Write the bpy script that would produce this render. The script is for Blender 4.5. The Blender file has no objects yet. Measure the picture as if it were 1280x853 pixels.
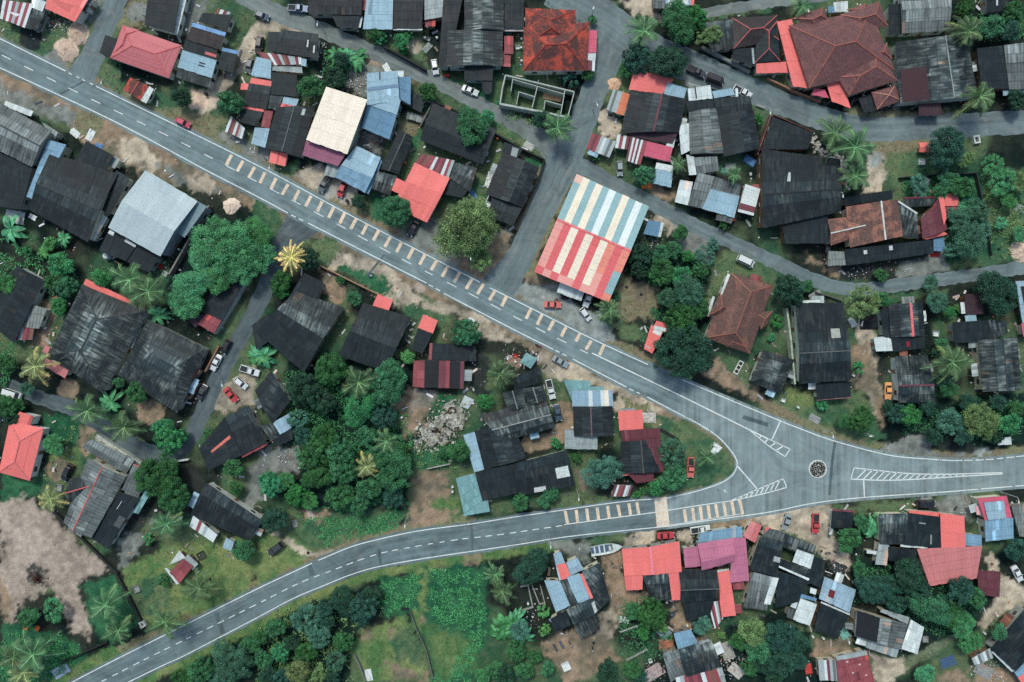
import bpy, math, random
import numpy as np
from mathutils import Vector, Matrix
random.seed(7)
RNG = np.random.default_rng(7)
SC = bpy.context.scene
COL = SC.collection
CAM_H = 170.0
SCALE = 0.2
# ------------------------------------------------------------------ plan coordinates
XO = {'a': 0, 'ab': 160, 'b': 320, 'bc': 480, 'c': 640, 'cd': 800, 'd': 960}
YO = {'1': 0, '12': 106, '2': 213, '23': 319, '3': 426, '34': 532, '4': 639, '5': 600}
def px(tile, X, Y):
    """survey sheet -> plan units"""
    i = 0
    while tile[i].isalpha(): i += 1
    return XO[tile[:i]] + X / 3.9875, YO[tile[i:]] + Y / 3.986
def at(x, y, h=0.0):
    k = SCALE * (CAM_H - h) / CAM_H
    return Vector(((x - 640) * k, (426.5 - y) * k, h))
def T(tile, X, Y, h=0.0):
    return at(*px(tile, X, Y), h)
def quad(tile, p, hs):
    return [T(tile, p[2*i], p[2*i+1], hs[i]) for i in range(4)]
# ------------------------------------------------------------------ objects
def tag(o, label=None, cat=None, group=None, kind=None):
    if label: o['label'] = label
    if cat: o['category'] = cat
    if group: o['group'] = group
    if kind: o['kind'] = kind
    return o
def empty(name, loc=(0, 0, 0), rz=0.0):
    o = bpy.data.objects.new(name, None); COL.objects.link(o)
    o.location = loc; o.rotation_euler = (0, 0, rz); o.empty_display_size = 0.2
    return o
def link(name, me, parent=None, mat=None):
    o = bpy.data.objects.new(name, me); COL.objects.link(o)
    if parent is not None: o.parent = parent
    if mat is not None:
        if len(me.materials) == 0: me.materials.append(mat)
    return o
def paint(o, mat):
    """give one object its own material although the mesh is shared"""
    o.material_slots[0].link = 'OBJECT'; o.material_slots[0].material = mat
class MB:
    def __init__(s): s.v = []; s.f = []; s.uv = []; s.c = []
    def face(s, pts, uv=None, c=(1, 1, 1)):
        n = len(s.v); s.v += [tuple(p) for p in pts]; s.f.append(tuple(range(n, n + len(pts))))
        s.uv += uv if uv else [(p[0], p[1]) for p in pts]
        s.c += [c] * len(pts)
    def box(s, c, size, rz=0.0, col=(1, 1, 1), taper=1.0):
        hx, hy, hz = size[0] / 2, size[1] / 2, size[2] / 2
        ca, sa = math.cos(rz), math.sin(rz)
        P = []
        for z, k in ((-hz, 1), (hz, taper)):
            for x, y in ((-hx, -hy), (hx, -hy), (hx, hy), (-hx, hy)):
                x *= k; y *= k
                P.append((c[0] + x * ca - y * sa, c[1] + x * sa + y * ca, c[2] + z))
        for q in ((0, 3, 2, 1), (4, 5, 6, 7), (0, 1, 5, 4), (1, 2, 6, 5), (2, 3, 7, 6), (3, 0, 4, 7)):
            s.face([P[i] for i in q], c=col)
    def bar(s, a, b, w, h, col=(1, 1, 1)):
        """square bar from a to b, width w, height h (centred)"""
        a, b = Vector(a), Vector(b); d = (b - a)
        if d.length < 1e-5: return
        d.normalize()
        up = Vector((0, 0, 1)) if abs(d.z) < .95 else Vector((1, 0, 0))
        sx = d.cross(up).normalized() * (w / 2); sz = sx.cross(d).normalized() * (h / 2)
        A = [a - sx - sz, a + sx - sz, a + sx + sz, a - sx + sz]; B = [b - sx - sz, b + sx - sz, b + sx + sz, b - sx + sz]
        for i in range(4):
            j = (i + 1) % 4; s.face([A[i], A[j], B[j], B[i]], c=col)
        s.face(A[::-1], c=col); s.face(B, c=col)
    def tube(s, pts, rad, n=8, col=(1, 1, 1)):
        rings = []
        for i, p in enumerate(pts):
            p = Vector(p); d = (Vector(pts[min(i + 1, len(pts) - 1)]) - Vector(pts[max(i - 1, 0)])).normalized()
            u = d.cross(Vector((0.31, 0.95, 0.1))).normalized(); w = d.cross(u)
            r = rad[i] if isinstance(rad, (list, tuple)) else rad
            rings.append([p + u * r * math.cos(6.2832 * k / n) + w * r * math.sin(6.2832 * k / n) for k in range(n)])
        for A, B in zip(rings, rings[1:]):
            for k in range(n):
                s.face([A[k], A[(k + 1) % n], B[(k + 1) % n], B[k]], c=col)
        s.face(rings[0][::-1], c=col); s.face(rings[-1], c=col)
    def lathe(s, c, prof, n=12, col=(1, 1, 1)):
        R = [[(c[0] + r * math.cos(6.2832 * k / n), c[1] + r * math.sin(6.2832 * k / n), c[2] + z) for k in range(n)] for r, z in prof]
        for A, B in zip(R, R[1:]):
            for k in range(n): s.face([A[k], A[(k + 1) % n], B[(k + 1) % n], B[k]], c=col)
        s.face(R[-1], c=col); s.face(R[0][::-1], c=col)
    def mesh(s, name, smooth=False):
        me = bpy.data.meshes.new(name); me.from_pydata(s.v, [], s.f); 
        if s.f:
            uv = me.uv_layers.new(name='UVMap'); uv.data.foreach_set('uv', np.array(s.uv, 'f').ravel())
            ca = me.color_attributes.new('tint', 'FLOAT_COLOR', 'CORNER')
            cc = np.ones((len(s.c), 4), 'f'); cc[:, :3] = np.array(s.c, 'f'); ca.data.foreach_set('color', cc.ravel())
            if smooth: me.polygons.foreach_set('use_smooth', [True] * len(s.f))
        me.update(); return me
    def build(s, name, mat, parent=None, smooth=False):
        return link(name, s.mesh(name, smooth), parent, mat)
def np_mesh(name, V, F4, mat=None, col=None, smooth=False):
    """quads from numpy arrays"""
    me = bpy.data.meshes.new(name)
    n = len(F4)
    me.vertices.add(len(V)); me.vertices.foreach_set('co', np.ascontiguousarray(V, 'f').ravel())
    k = F4.shape[1]
    me.loops.add(n * k); me.loops.foreach_set('vertex_index', np.ascontiguousarray(F4, 'i').ravel())
    me.polygons.add(n); me.polygons.foreach_set('loop_start', np.arange(0, n * k, k, dtype='i'))
    if col is not None:
        ca = me.color_attributes.new('tint', 'FLOAT_COLOR', 'POINT')
        cc = np.ones((len(V), 4), 'f'); cc[:, :3] = col; ca.data.foreach_set('color', cc.ravel())
    me.update(calc_edges=True); me.validate()
    if mat: me.materials.append(mat)
    return me
# ------------------------------------------------------------------ materials
def lin(c, k=0.9):
    o = []
    for v in c[:3]:
        v /= 255.0
        o.append((v / 12.92 if v <= .04045 else ((v + .055) / 1.055) ** 2.4) * k)
    return (o[0] * .95, o[1] * 1.03, o[2] * .96)
class NT:
    def __init__(s, name):
        s.m = bpy.data.materials.new(name); s.m.use_nodes = True; s.t = s.m.node_tree
        s.t.nodes.clear(); s.out = s.n('ShaderNodeOutputMaterial'); s.b = s.n('ShaderNodeBsdfPrincipled')
        s.l(s.b.outputs[0], s.out.inputs[0]); s.b.inputs['Specular IOR Level'].default_value = .25
    def n(s, t, **k):
        o = s.t.nodes.new(t)
        for a, b in k.items(): setattr(o, a, b)
        return o
    def l(s, a, b): s.t.links.new(a, b)
    def put(s, sock, v):
        if hasattr(v, 'is_linked') or hasattr(v, 'links'): s.l(v, sock)
        else: sock.default_value = v
    def math(s, op, a, b=0.0, clamp=False):
        o = s.n('ShaderNodeMath', operation=op, use_clamp=clamp); s.put(o.inputs[0], a); s.put(o.inputs[1], b); return o.outputs[0]
    def mix(s, f, a, b, mode='MIX'):
        o = s.n('ShaderNodeMix', data_type='RGBA', blend_type=mode)
        s.put(o.inputs[0], f)
        for i, v in ((6, a), (7, b)):
            s.put(o.inputs[i], (v[0], v[1], v[2], 1) if isinstance(v, tuple) else v)
        return o.outputs[2]
    def noise(s, vec, scale, detail=3.0, rough=.55, dist=0.0):
        o = s.n('ShaderNodeTexNoise'); s.l(vec, o.inputs['Vector'])
        o.inputs['Scale'].default_value = scale; o.inputs['Detail'].default_value = detail
        o.inputs['Roughness'].default_value = rough; o.inputs['Distortion'].default_value = dist
        return o.outputs['Fac']
    def ramp(s, v, lo, hi, a=0.0, b=1.0):
        o = s.n('ShaderNodeMapRange'); s.l(v, o.inputs[0]); o.inputs[1].default_value = lo; o.inputs[2].default_value = hi
        o.inputs[3].default_value = a; o.inputs[4].default_value = b; return o.outputs[0]
    def attr(s, name): return s.n('ShaderNodeAttribute', attribute_name=name).outputs['Color']
    def mapped(s, vec, sc=(1, 1, 1), loc=None):
        o = s.n('ShaderNodeMapping'); s.l(vec, o.inputs[0]); o.inputs['Scale'].default_value = sc
        if loc is not None: s.l(loc, o.inputs['Location'])
        return o.outputs[0]
    def objrand(s): return s.n('ShaderNodeObjectInfo').outputs['Random']
    def obj(s): return s.n('ShaderNodeTexCoord').outputs['Object']
    def geo(s): return s.n('ShaderNodeNewGeometry').outputs['Position']
    def uv(s): return s.n('ShaderNodeTexCoord').outputs['UV']
    def bump(s, h, st=.3, d=.05):
        o = s.n('ShaderNodeBump'); o.inputs['Strength'].default_value = st; o.inputs['Distance'].default_value = d
        s.l(h, o.inputs['Height']); s.l(o.outputs[0], s.b.inputs['Normal'])
    def base(s, c): s.put(s.b.inputs['Base Color'], (c[0], c[1], c[2], 1) if isinstance(c, tuple) else c)
    def rough(s, v): s.put(s.b.inputs['Roughness'], v)
_mats = {}
ROOFC = dict(  # colour, weather colour, weather amount
    blk=((26, 38, 43), (74, 84, 86), .3), blk2=((30, 42, 47), (92, 100, 100), .42), chr=((38, 50, 54), (150, 158, 154), .55),
    gry=((122, 130, 131), (46, 54, 57), .66), lgr=((160, 170, 172), (112, 118, 118), .5), wht=((214, 222, 224), (160, 166, 164), .4),
    lbl=((156, 186, 204), (122, 144, 158), .4), blu=((102, 142, 172), (86, 114, 138), .35), sbl=((130, 166, 192), (104, 132, 152), .4),
    teal=((126, 168, 172), (94, 126, 130), .45), cor=((242, 124, 120), (216, 118, 116), .45), cor2=((204, 116, 122), (186, 112, 118), .5), crm=((212, 98, 122), (180, 92, 112), .4),
    crp=((194, 116, 144), (172, 108, 134), .5), cpk=((208, 128, 130), (182, 118, 120), .5), mar=((108, 60, 68), (78, 52, 58), .5), mrd=((150, 78, 84), (104, 68, 72), .55),
    pmar=((158, 98, 122), (138, 90, 112), .3), purp=((70, 50, 58), (52, 46, 50), .6), rust=((146, 94, 78), (104, 72, 62), .7),
    cream=((252, 236, 218), (236, 222, 206), .35), hang=((184, 197, 203), (158, 178, 188), .35), hangd=((126, 148, 158), (114, 134, 144), .3), lgb=((156, 182, 200), (128, 148, 162), .45),
    org=((216, 128, 98), (180, 108, 86), .5), dbr=((52, 46, 48), (76, 68, 66), .45), con=((130, 136, 134), (96, 100, 98), .7))
def roofmat(key):
    k = 'roof_' + key
    if k in _mats: return _mats[k]
    t = NT(k); c, w, amt = ROOFC.get(key, ((255, 255, 255), (255, 255, 255), 0))
    base, wea = (lin(c), lin(w)) if key != 'plain' else ((.9, .9, .9), (.62, .6, .58))
    if key == 'plain': amt = .35
    off = t.n('ShaderNodeCombineXYZ'); r = t.objrand(); t.l(t.math('MULTIPLY', r, 91.0), off.inputs[0]); t.l(t.math('MULTIPLY', r, 57.0), off.inputs[1])
    uv = t.uv()
    streak = t.noise(t.mapped(uv, (1.7, .22, 1), off.outputs[0]), 1.0, 4, .6)
    patch = t.noise(t.mapped(uv, (.22, .22, 1), off.outputs[0]), 1.0, 3, .6, .4)
    f = t.math('MULTIPLY', t.ramp(streak, .4, .7), t.ramp(patch, .42, .64), True)
    f = t.math('MULTIPLY', f, amt * 1.5, True)
    col = t.mix(f, base, wea)
    speck = t.noise(t.mapped(uv, (2.4, 2.4, 1), off.outputs[0]), 1.0, 2, .5)
    g = t.ramp(speck, .3, .7, .86, 1.1)
    x = t.n('ShaderNodeSeparateXYZ'); t.l(uv, x.inputs[0])
    fr = t.math('FRACT', t.math('DIVIDE', x.outputs[0], .8))
    seam = t.math('LESS_THAN', fr, .2 if key in ('chr', 'gry', 'blk2', 'con') else .09)
    lap_shade = t.math('LESS_THAN', t.math('FRACT', t.math('DIVIDE', x.outputs[1], 2.2)), .07)  # shadow line under each sheet row, painted into the roof colour
    g = t.math('MULTIPLY', g, t.math('SUBTRACT', 1.0, t.math('MULTIPLY', t.math('MAXIMUM', seam, lap_shade), .42 if key in ('chr', 'gry', 'con') else .25 if key not in ('cream', 'hang', 'plain', 'cor') else .07)))
    gg = t.n('ShaderNodeCombineColor'); [t.l(g, gg.inputs[i]) for i in range(3)]
    col = t.mix(1.0, col, gg.outputs[0], 'MULTIPLY'); col = t.mix(1.0, col, t.attr('tint'), 'MULTIPLY')
    t.base(col); t.rough(t.ramp(patch, .3, .7, .5, .75))
    wv = t.math('ABSOLUTE', t.math('SUBTRACT', t.math('FRACT', t.math('DIVIDE', x.outputs[0], .2)), .5))
    t.bump(wv, .25, .03)
    _mats[k] = t.m; return t.m
def tilemat(key, c, w, amt):
    k = 'tile_' + key
    if k in _mats: return _mats[k]
    t = NT(k); uv = t.uv(); base, wea = lin(c), lin(w)
    off = t.n('ShaderNodeCombineXYZ'); r = t.objrand(); t.l(t.math('MULTIPLY', r, 91.0), off.inputs[0])
    m = t.mapped(uv, (1, 1, 1), off.outputs[0])
    p = t.noise(m, .3, 6, .7, .8); s = t.noise(t.mapped(m, (2.6, 1.6, 1)), 1.0, 3, .6)
    col = t.mix(t.math('MULTIPLY', t.ramp(p, .4, .54), amt, True), base, wea)
    x = t.n('ShaderNodeSeparateXYZ'); t.l(uv, x.inputs[0])
    row = t.math('FRACT', t.math('DIVIDE', x.outputs[1], .38)); cl = t.math('FRACT', t.math('DIVIDE', x.outputs[0], .34))
    g = t.math('MULTIPLY', t.ramp(s, .28, .72, .62, 1.3), t.ramp(row, 0, 1, .8, 1.08))
    gg = t.n('ShaderNodeCombineColor'); [t.l(g, gg.inputs[i]) for i in range(3)]
    col = t.mix(1.0, col, gg.outputs[0], 'MULTIPLY'); col = t.mix(1.0, col, t.attr('tint'), 'MULTIPLY')
    t.base(col); t.rough(.8)
    t.bump(t.math('ADD', row, t.math('MULTIPLY', t.math('ABSOLUTE', t.math('SUBTRACT', cl, .5)), 1.2)), .7, .06)
    _mats[k] = t.m; return t.m
def plain(key, c, rough=.6, var=.18, scale=1.2, metal=0.0, k=.9):
    """weathered painted / concrete / wood surface"""
    kk = 'paint_' + key
    if kk in _mats: return _mats[kk]
    t = NT(kk); b = lin(c, k); o = t.obj()
    n = t.noise(o, scale, 5, .6); n2 = t.noise(o, scale * 6, 2, .5)
    g = t.math('ADD', t.ramp(n, .3, .7, 1 - var, 1 + var * .6), t.ramp(n2, .3, .7, -var * .3, var * .3))
    gg = t.n('ShaderNodeCombineColor'); [t.l(g, gg.inputs[i]) for i in range(3)]
    t.base(t.mix(1.0, t.mix(1.0, b, gg.outputs[0], 'MULTIPLY'), t.attr('tint'), 'MULTIPLY')); t.rough(rough)
    t.b.inputs['Metallic'].default_value = metal
    _mats[kk] = t.m; return t.m
def carpaint(key, c):
    kk = 'carpaint_' + key
    if kk in _mats: return _mats[kk]
    t = NT(kk); o = t.obj(); n = t.noise(o, 2.0, 4, .6)
    t.base(t.mix(t.ramp(n, .45, .8, 0, .25), lin(c), lin((120, 112, 104)))); t.rough(.3)
    t.b.inputs['Specular IOR Level'].default_value = .5; t.b.inputs['Coat Weight'].default_value = .4; t.b.inputs['Coat Roughness'].default_value = .08
    _mats[kk] = t.m; return t.m
def glassmat():
    if 'glass' in _mats: return _mats['glass']
    t = NT('dark_glass'); t.base((.012, .015, .018)); t.rough(.08); t.b.inputs['Specular IOR Level'].default_value = .6
    _mats['glass'] = t.m; return t.m
def leafmat(key, a, b, c=None):
    kk = 'leaf_' + key
    if kk in _mats: return _mats[kk]
    t = NT(kk); geo = t.n('ShaderNodeNewGeometry'); ri = geo.outputs['Random Per Island']
    col = t.mix(t.math('POWER', ri, 1.6), lin(tuple(v * .8 for v in a), 1), lin(tuple(min(255, v * 1.16) for v in b), 1))
    if c: col = t.mix(t.math('GREATER_THAN', ri, .93), col, lin(c, 1))
    cl = t.noise(t.obj(), 3.2, 2, .5)
    col = t.mix(t.ramp(cl, .35, .7, 0, .55), col, lin(tuple(min(255, v * 1.3) for v in b), 1))
    orr = t.objrand(); hs = t.n('ShaderNodeHueSaturation'); t.l(col, hs.inputs['Color'])
    t.l(t.ramp(orr, 0, 1, .47, .52), hs.inputs['Hue']); t.l(t.ramp(orr, 0, 1, .78, 1.2), hs.inputs['Value'])
    col = t.mix(1.0, hs.outputs[0], t.attr('tint'), 'MULTIPLY')
    t.base(col); t.rough(.55); t.b.inputs['Specular IOR Level'].default_value = .3
    _mats[kk] = t.m; return t.m
# ------------------------------------------------------------------ roofs and houses
WALLC = [(206, 204, 196), (186, 190, 186), (214, 206, 188), (150, 152, 150), (176, 188, 184), (120, 92, 72), (196, 186, 170), (134, 128, 120)]
def lerp(a, b, t): return a + (b - a) * t
class Piece:
    """one roof plane or ridge roof over a four-cornered plan; s runs p0->p1 (along the ridge), t runs p0->p3"""
    def __init__(s, kind, tile, p, h, dh, key, **k):
        s.kind, s.tile, s.p, s.h, s.dh, s.key, s.k = kind, tile, p, h + random.uniform(0, .07), dh, key, k
        hs = [s.h] * 4
        if kind == 'S': hs = [s.h + dh, s.h + dh, s.h, s.h]
        s.q = quad(tile, p, hs)
        s.f = k.get('f', .5); s.L = ((s.q[1] - s.q[0]).length + (s.q[2] - s.q[3]).length) / 2
        s.D = ((s.q[3] - s.q[0]).length + (s.q[2] - s.q[1]).length) / 2
        s.ins = min(.49, k.get('ins', .5 * s.D / max(s.L, .1) * .92)) if kind in 'HP' else 0
        if kind == 'P': s.ins = .5
    def plan(s, u, t):
        a = lerp(s.q[0], s.q[1], u); b = lerp(s.q[3], s.q[2], u); v = lerp(a, b, t); v.z = s.z(u, t); return v
    def z(s, u, t):
        if s.kind == 'S': return s.h + s.dh * (1 - t)
        if s.kind == 'F': return s.h
        r = t / s.f if t < s.f else (1 - t) / (1 - s.f)
        if s.kind in 'HP': r = min(r, u / s.ins, (1 - u) / s.ins)
        return s.h + s.dh * r
    def slopes(s):
        P = s.plan; f = s.f; i = s.ins
        if s.kind in 'SF': return [(P(0, 0), P(1, 0), P(1, 1), P(0, 1), 1)]
        if s.kind == 'G': return [(P(1, f), P(0, f), P(0, 0), P(1, 0), 1), (P(0, f), P(1, f), P(1, 1), P(0, 1), 1)]
        return [(P(1 - i, f), P(i, f), P(0, 0), P(1, 0), 0), (P(i, f), P(1 - i, f), P(1, 1), P(0, 1), 0),
                (P(i, f), P(i, f), P(0, 1), P(0, 0), 0), (P(1 - i, f), P(1 - i, f), P(1, 0), P(1, 1), 0)]
def add_slope(M, o, a, b, c, d, sheets, tile, stripes=None, w=.85, l=2.3, var=.12, rowk=0):
    """a,b upper edge, c,d lower edge (c below b, d below a): slab plus lapped roofing sheets"""
    a, b, c, d = a - o, b - o, c - o, d - o
    n = (b - a if (b - a).length > .05 else c - d).cross(d - a).normalized()
    if n.z < 0: n = -n
    e = (c - d).normalized(); sl = (n.cross(e)); 
    if sl.dot(d - a) < 0: sl = -sl
    def uv(p): q = p - a; return (q.dot(e), q.dot(sl))
    dn = n * -.1; ring = [a, b, c, d] if (b - a).length > .05 else [a, c, d]
    k = (.7, .7, .7)
    M.face([p + dn for p in ring][::-1], [uv(p) for p in ring][::-1], k)
    for i in range(len(ring)):
        p, q = ring[i], ring[(i + 1) % len(ring)]; M.face([p + dn, q + dn, q, p], [uv(p + dn), uv(q + dn), uv(q), uv(p)], k)
    M.face(ring, [uv(p) for p in ring], (.8, .8, .8))
    W = max((b - a).length, (c - d).length); L = ((d - a).length + (c - b).length) / 2
    rows = max(1, round(L / l)); cols = max(1, round(W / w)) if sheets else 1
    if stripes: cols = len(stripes)
    cv = [random.gauss(1, var * .5) for _ in range(cols)]
    for i in range(cols):
        s0, s1 = i / cols, (i + 1) / cols
        for j in range(rows):
            t0, t1 = j / rows, min(1.0, (j + 1) / rows + .12 / L)
            if j == rows - 1: t1 = 1 + (random.uniform(-.02, .12) / L if sheets else .03 / L)
            z0 = n * (.012 + random.random() * .004); z1 = n * (.045 + random.random() * .015)
            P = [lerp(lerp(a, b, s0), lerp(d, c, s0), t0) + z0, lerp(lerp(a, b, s1), lerp(d, c, s1), t0) + z0,
                 lerp(lerp(a, b, s1), lerp(d, c, s1), t1) + z1, lerp(lerp(a, b, s0), lerp(d, c, s0), t1) + z1]
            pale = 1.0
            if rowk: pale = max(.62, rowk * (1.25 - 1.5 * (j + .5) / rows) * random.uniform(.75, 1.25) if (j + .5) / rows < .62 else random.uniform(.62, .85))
            if stripes:
                st = stripes[i]
                st = st(j, rows) if callable(st) else st
                g = 1 + (cv[i] - 1) * .5 + random.gauss(0, .012); col = tuple(v * g for v in lin(st, 1))
            else:
                g = max(.5, cv[i] * random.gauss(1, var)) if sheets else random.gauss(1, .03)
                if sheets and random.random() < var * .25: g *= random.choice([.6, 1.45, 1.6])
                g *= pale; col = (g, g, g) if random.random() > .012 or not sheets or var < .05 else (g * 2.0, g * 1.25, g)
            if (b - a).length < .05 and j == 0: P = [P[0], P[2], P[3]]
            M.face(P, [uv(p) for p in P], col)
TILE = {'ter': ((136, 96, 88), (96, 76, 72), .8), 'tred': ((200, 88, 72), (98, 66, 64), 1.0), 'tbr': ((132, 90, 90), (104, 76, 78), .6), 'trust': ((164, 112, 98), (98, 78, 74), .9)}
def roof_material(key):
    if key in TILE: return tilemat(key, *TILE[key])
    return roofmat(key)
def build_piece(root, o, pc, idx, wallmat, posts=False):
    k = pc.k; tile = pc.key in TILE
    M = MB(); clean = pc.key in ('cor', 'crm', 'cream', 'hang', 'hangd', 'pmar', 'lbl', 'blu', 'crp', 'cpk', 'plain')
    sl = pc.slopes()
    for i, (a, b, c, d, par) in enumerate(sl):
        st = k.get('stripes')
        if st and isinstance(st[0], list): st = st[i]
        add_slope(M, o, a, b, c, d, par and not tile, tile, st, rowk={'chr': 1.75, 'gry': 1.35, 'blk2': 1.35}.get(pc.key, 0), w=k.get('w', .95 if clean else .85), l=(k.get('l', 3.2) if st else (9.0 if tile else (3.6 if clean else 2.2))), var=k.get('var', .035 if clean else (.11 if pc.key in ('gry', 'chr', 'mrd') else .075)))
    nm = k.get('n') or ('roof' if idx == 0 or pc.kind in 'GHP' else 'lean_to_roof')
    ob = M.build(nm, roof_material(pc.key), root)
    if k.get('lab'): ob['label'] = k['lab']
    f, i = pc.f, pc.ins
    cap = k.get('cap')
    if cap is None and pc.kind in 'GHP': cap = {'ter': (150, 96, 82), 'tred': (150, 52, 44), 'tbr': (156, 92, 80), 'trust': (150, 96, 80)}.get(pc.key, 0)
    if cap:
        C = MB(); lines = []
        if pc.kind in 'SF': lines = [(pc.plan(0, .02), pc.plan(1, .02))]
        elif pc.kind == 'G': lines = [(pc.plan(0, f), pc.plan(1, f))]
        else:
            r0, r1 = pc.plan(i, f), pc.plan(1 - i, f)
            lines = [] if k.get('ridge_only') else [(r0, pc.plan(0, 0)), (r0, pc.plan(0, 1)), (r1, pc.plan(1, 0)), (r1, pc.plan(1, 1))] + ([(r0, r1)] if (r1 - r0).length > .2 else [])
        for a, b in lines:
            up = Vector((0, 0, .05)); n = max(1, int((b - a).length / 1.6))
            for q in range(n):
                C.bar(lerp(a, b, q / n) - o + up, lerp(a, b, (q + 1.02) / n) - o + up * 1.1, k.get('capw', .26), .12, (random.gauss(1, .07),) * 3)
        co = C.build('ridge_cap', plain('cap%d_%d_%d' % cap, cap, .6, .25), ob)
    for (u0, t0, u1, t1, c) in k.get('lights', []):     # translucent or patched sheets lying on the roof
        S = MB(); ps = [pc.plan(u0, t0), pc.plan(u1, t0), pc.plan(u1, t1), pc.plan(u0, t1)]
        up = Vector((0, 0, .09)); S.face([p - o + up for p in ps])
        for a, b in zip(ps, ps[1:] + ps[:1]): S.face([a - o, b - o, b - o + up, a - o + up])
        S.build('roof_panel', plain('patch%d_%d_%d' % c, c, .5, .3, 2.0), ob)
    if k.get('walls', True) and not posts and nm not in ('awning', 'carport_roof', 'canopy_roof'):
        add_walls(root, o, pc, wallmat)
    elif k.get('walls', True):
        for u, t in ((.04, .06), (.96, .06), (.04, .94), (.96, .94)):
            P = pc.plan(u, t) - o; m = MB(); m.bar((P.x, P.y, -o.z), (P.x, P.y, P.z - .1), .1, .1)
            m.build('post', plain('steel', (140, 142, 142), .5), root)
def add_walls(root, o, pc, mat):
    es, et = min(.45 / max(pc.L, .5), .3), min(.45 / max(pc.D, .5), .3); f = pc.f
    ring = [(es, et), (1 - es, et)]
    if pc.kind == 'G': ring += [(1 - es, f)]
    ring += [(1 - es, 1 - et), (es, 1 - et)]
    if pc.kind == 'G': ring += [(es, f)]
    P = [pc.plan(*r) for r in ring]; M = MB()
    for a, b in zip(P, P[1:] + P[:1]):
        A, B = Vector((a.x, a.y, -.05)), Vector((b.x, b.y, -.05))
        ta, tb = a.copy(), b.copy(); ta.z -= .13; tb.z -= .13
        M.face([A - o, B - o, tb - o, ta - o])
    M.face([Vector((p.x, p.y, p.z - .13)) - o for p in P])
    w = M.build('wall', mat, root)
    c = sum(P, Vector()) / len(P)
    for a, b in zip(P, P[1:] + P[:1]):                   # openings in the walls that can be seen from the air
        d = b - a; d.z = 0
        if d.length < 2.6: continue
        n = Vector((d.y, -d.x, 0)).normalized(); m = (a + b) / 2
        if n.dot(m - c) < 0: n = -n
        tc = Vector((-m.x, -m.y, 0))
        if tc.length < 18 or n.dot(tc.normalized()) < .5: continue
        hz = min(a.z, b.z); cnt = min(3, max(1, int(d.length / 3.4))); e = d.normalized(); rz = math.atan2(e.y, e.x)
        for q in range(cnt):
            p = lerp(a, b, (q + .5) / cnt)
            door = (q == cnt // 2 and cnt > 1) or (cnt == 1 and random.random() < .4)
            wd, ht, zc = (.9, 2.0, 1.02) if door else (1.2, 1.0, min(hz - .9, 1.55))
            F = MB(); F.box((p.x + n.x * .03 - o.x, p.y + n.y * .03 - o.y, zc), (wd + .14, .08, ht + .14), rz)
            F.box((p.x + n.x * .06 - o.x, p.y + n.y * .06 - o.y, zc - (.06 if door else 0)), (wd, .06, ht), rz, (.42, .3, .22) if door else (.1, .12, .14))
            F.build('door' if door else 'window', plain('trim', (196, 190, 180), .6), w)
HOUSES = []   # (ref phrase, plan x, plan y, half size)
def house(label, ref, pieces, name='house', cat=None, wall=None, group=None, posts=False):
    pcs = [Piece(*p[:6], **(p[6] if len(p) > 6 else {})) for p in pieces]
    c = sum(pcs[0].q, Vector()) / 4; o = Vector((c.x, c.y, 0))
    root = empty(name, o); tag(root, label, cat or name.split('_')[-1], group)
    wc = wall or random.choice(WALLC)
    wm = plain('wall%d_%d_%d' % wc, wc, .8, .22, .6)
    for i, pc in enumerate(pcs): build_piece(root, o, pc, i, wm, posts)
    if pcs[0].L > 6 and pcs[0].D > 4 and name not in ('hall', 'hangar', 'gazebo', 'carport') and pcs[0].key not in ('cor', 'cor2', 'cream', 'lbl', 'tred', 'tbr'):
        R = random.Random(len(HOUSES) * 7 + 3); p0 = pcs[0]
        for e in R.sample(range(4), R.choice([1, 2, 2])):
            a, b = p0.q[e], p0.q[(e + 1) % 4]; d = b - a; d.z = 0; Ln = d.length
            if Ln < 4: continue
            d.normalize(); n = Vector((d.y, -d.x, 0)); cc = sum(p0.q, Vector()) / 4
            if n.dot((a + b) / 2 - cc) < 0: n = -n
            w, t, out = R.uniform(1.6, min(4.2, Ln * .5)), R.uniform(.1, .55), R.uniform(1.0, 2.0); m = a + d * Ln * t
            far = m + d * w / 2 + n * out
            if on_road(far.x, far.y, 4) or any(min(v.x for v in q.q) < far.x < max(v.x for v in q.q) and min(v.y for v in q.q) < far.y < max(v.y for v in q.q) for q in pcs[1:]): continue
            z1, z0 = 2.35, 2.1; A, B = m - n * .25, m + d * w - n * .25
            M = MB(); kk = R.choice(['wht', 'lgr', 'gry', 'mrd', 'lgr', 'lbl', 'rust', 'wht', 'con'])
            add_slope(M, o, Vector((A.x, A.y, z1)), Vector((B.x, B.y, z1)), Vector((B.x, B.y, 0)) + n * (out + .25) + Vector((0, 0, z0)), Vector((A.x, A.y, 0)) + n * (out + .25) + Vector((0, 0, z0)), 1, 0, w=.8, l=1.8, var=.2)
            M.build('lean_to_roof', roofmat(kk), root)
            for q in (A + d * .15, B - d * .15):
                g = q + n * (out + .1) - o; M = MB(); M.bar((g.x, g.y, 0), (g.x, g.y, z0 - .08), .08, .08); M.build('post', plain('steel', (140, 142, 142), .5), root)
    xs = [v.x for pc in pcs for v in pc.q]; ys = [v.y for pc in pcs for v in pc.q]
    if ref: HOUSES.append((ref, (min(xs) + max(xs)) / 2, (min(ys) + max(ys)) / 2, (max(xs) - min(xs) + max(ys) - min(ys)) / 4))
    return root, o
def S(t, p, h, dh, key, **k): return ('S', t, p, h, dh, key, k)
def G(t, p, h, dh, key, **k): return ('G', t, p, h, dh, key, k)
def Hp(t, p, h, dh, key, **k): return ('H', t, p, h, dh, key, k)
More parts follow.
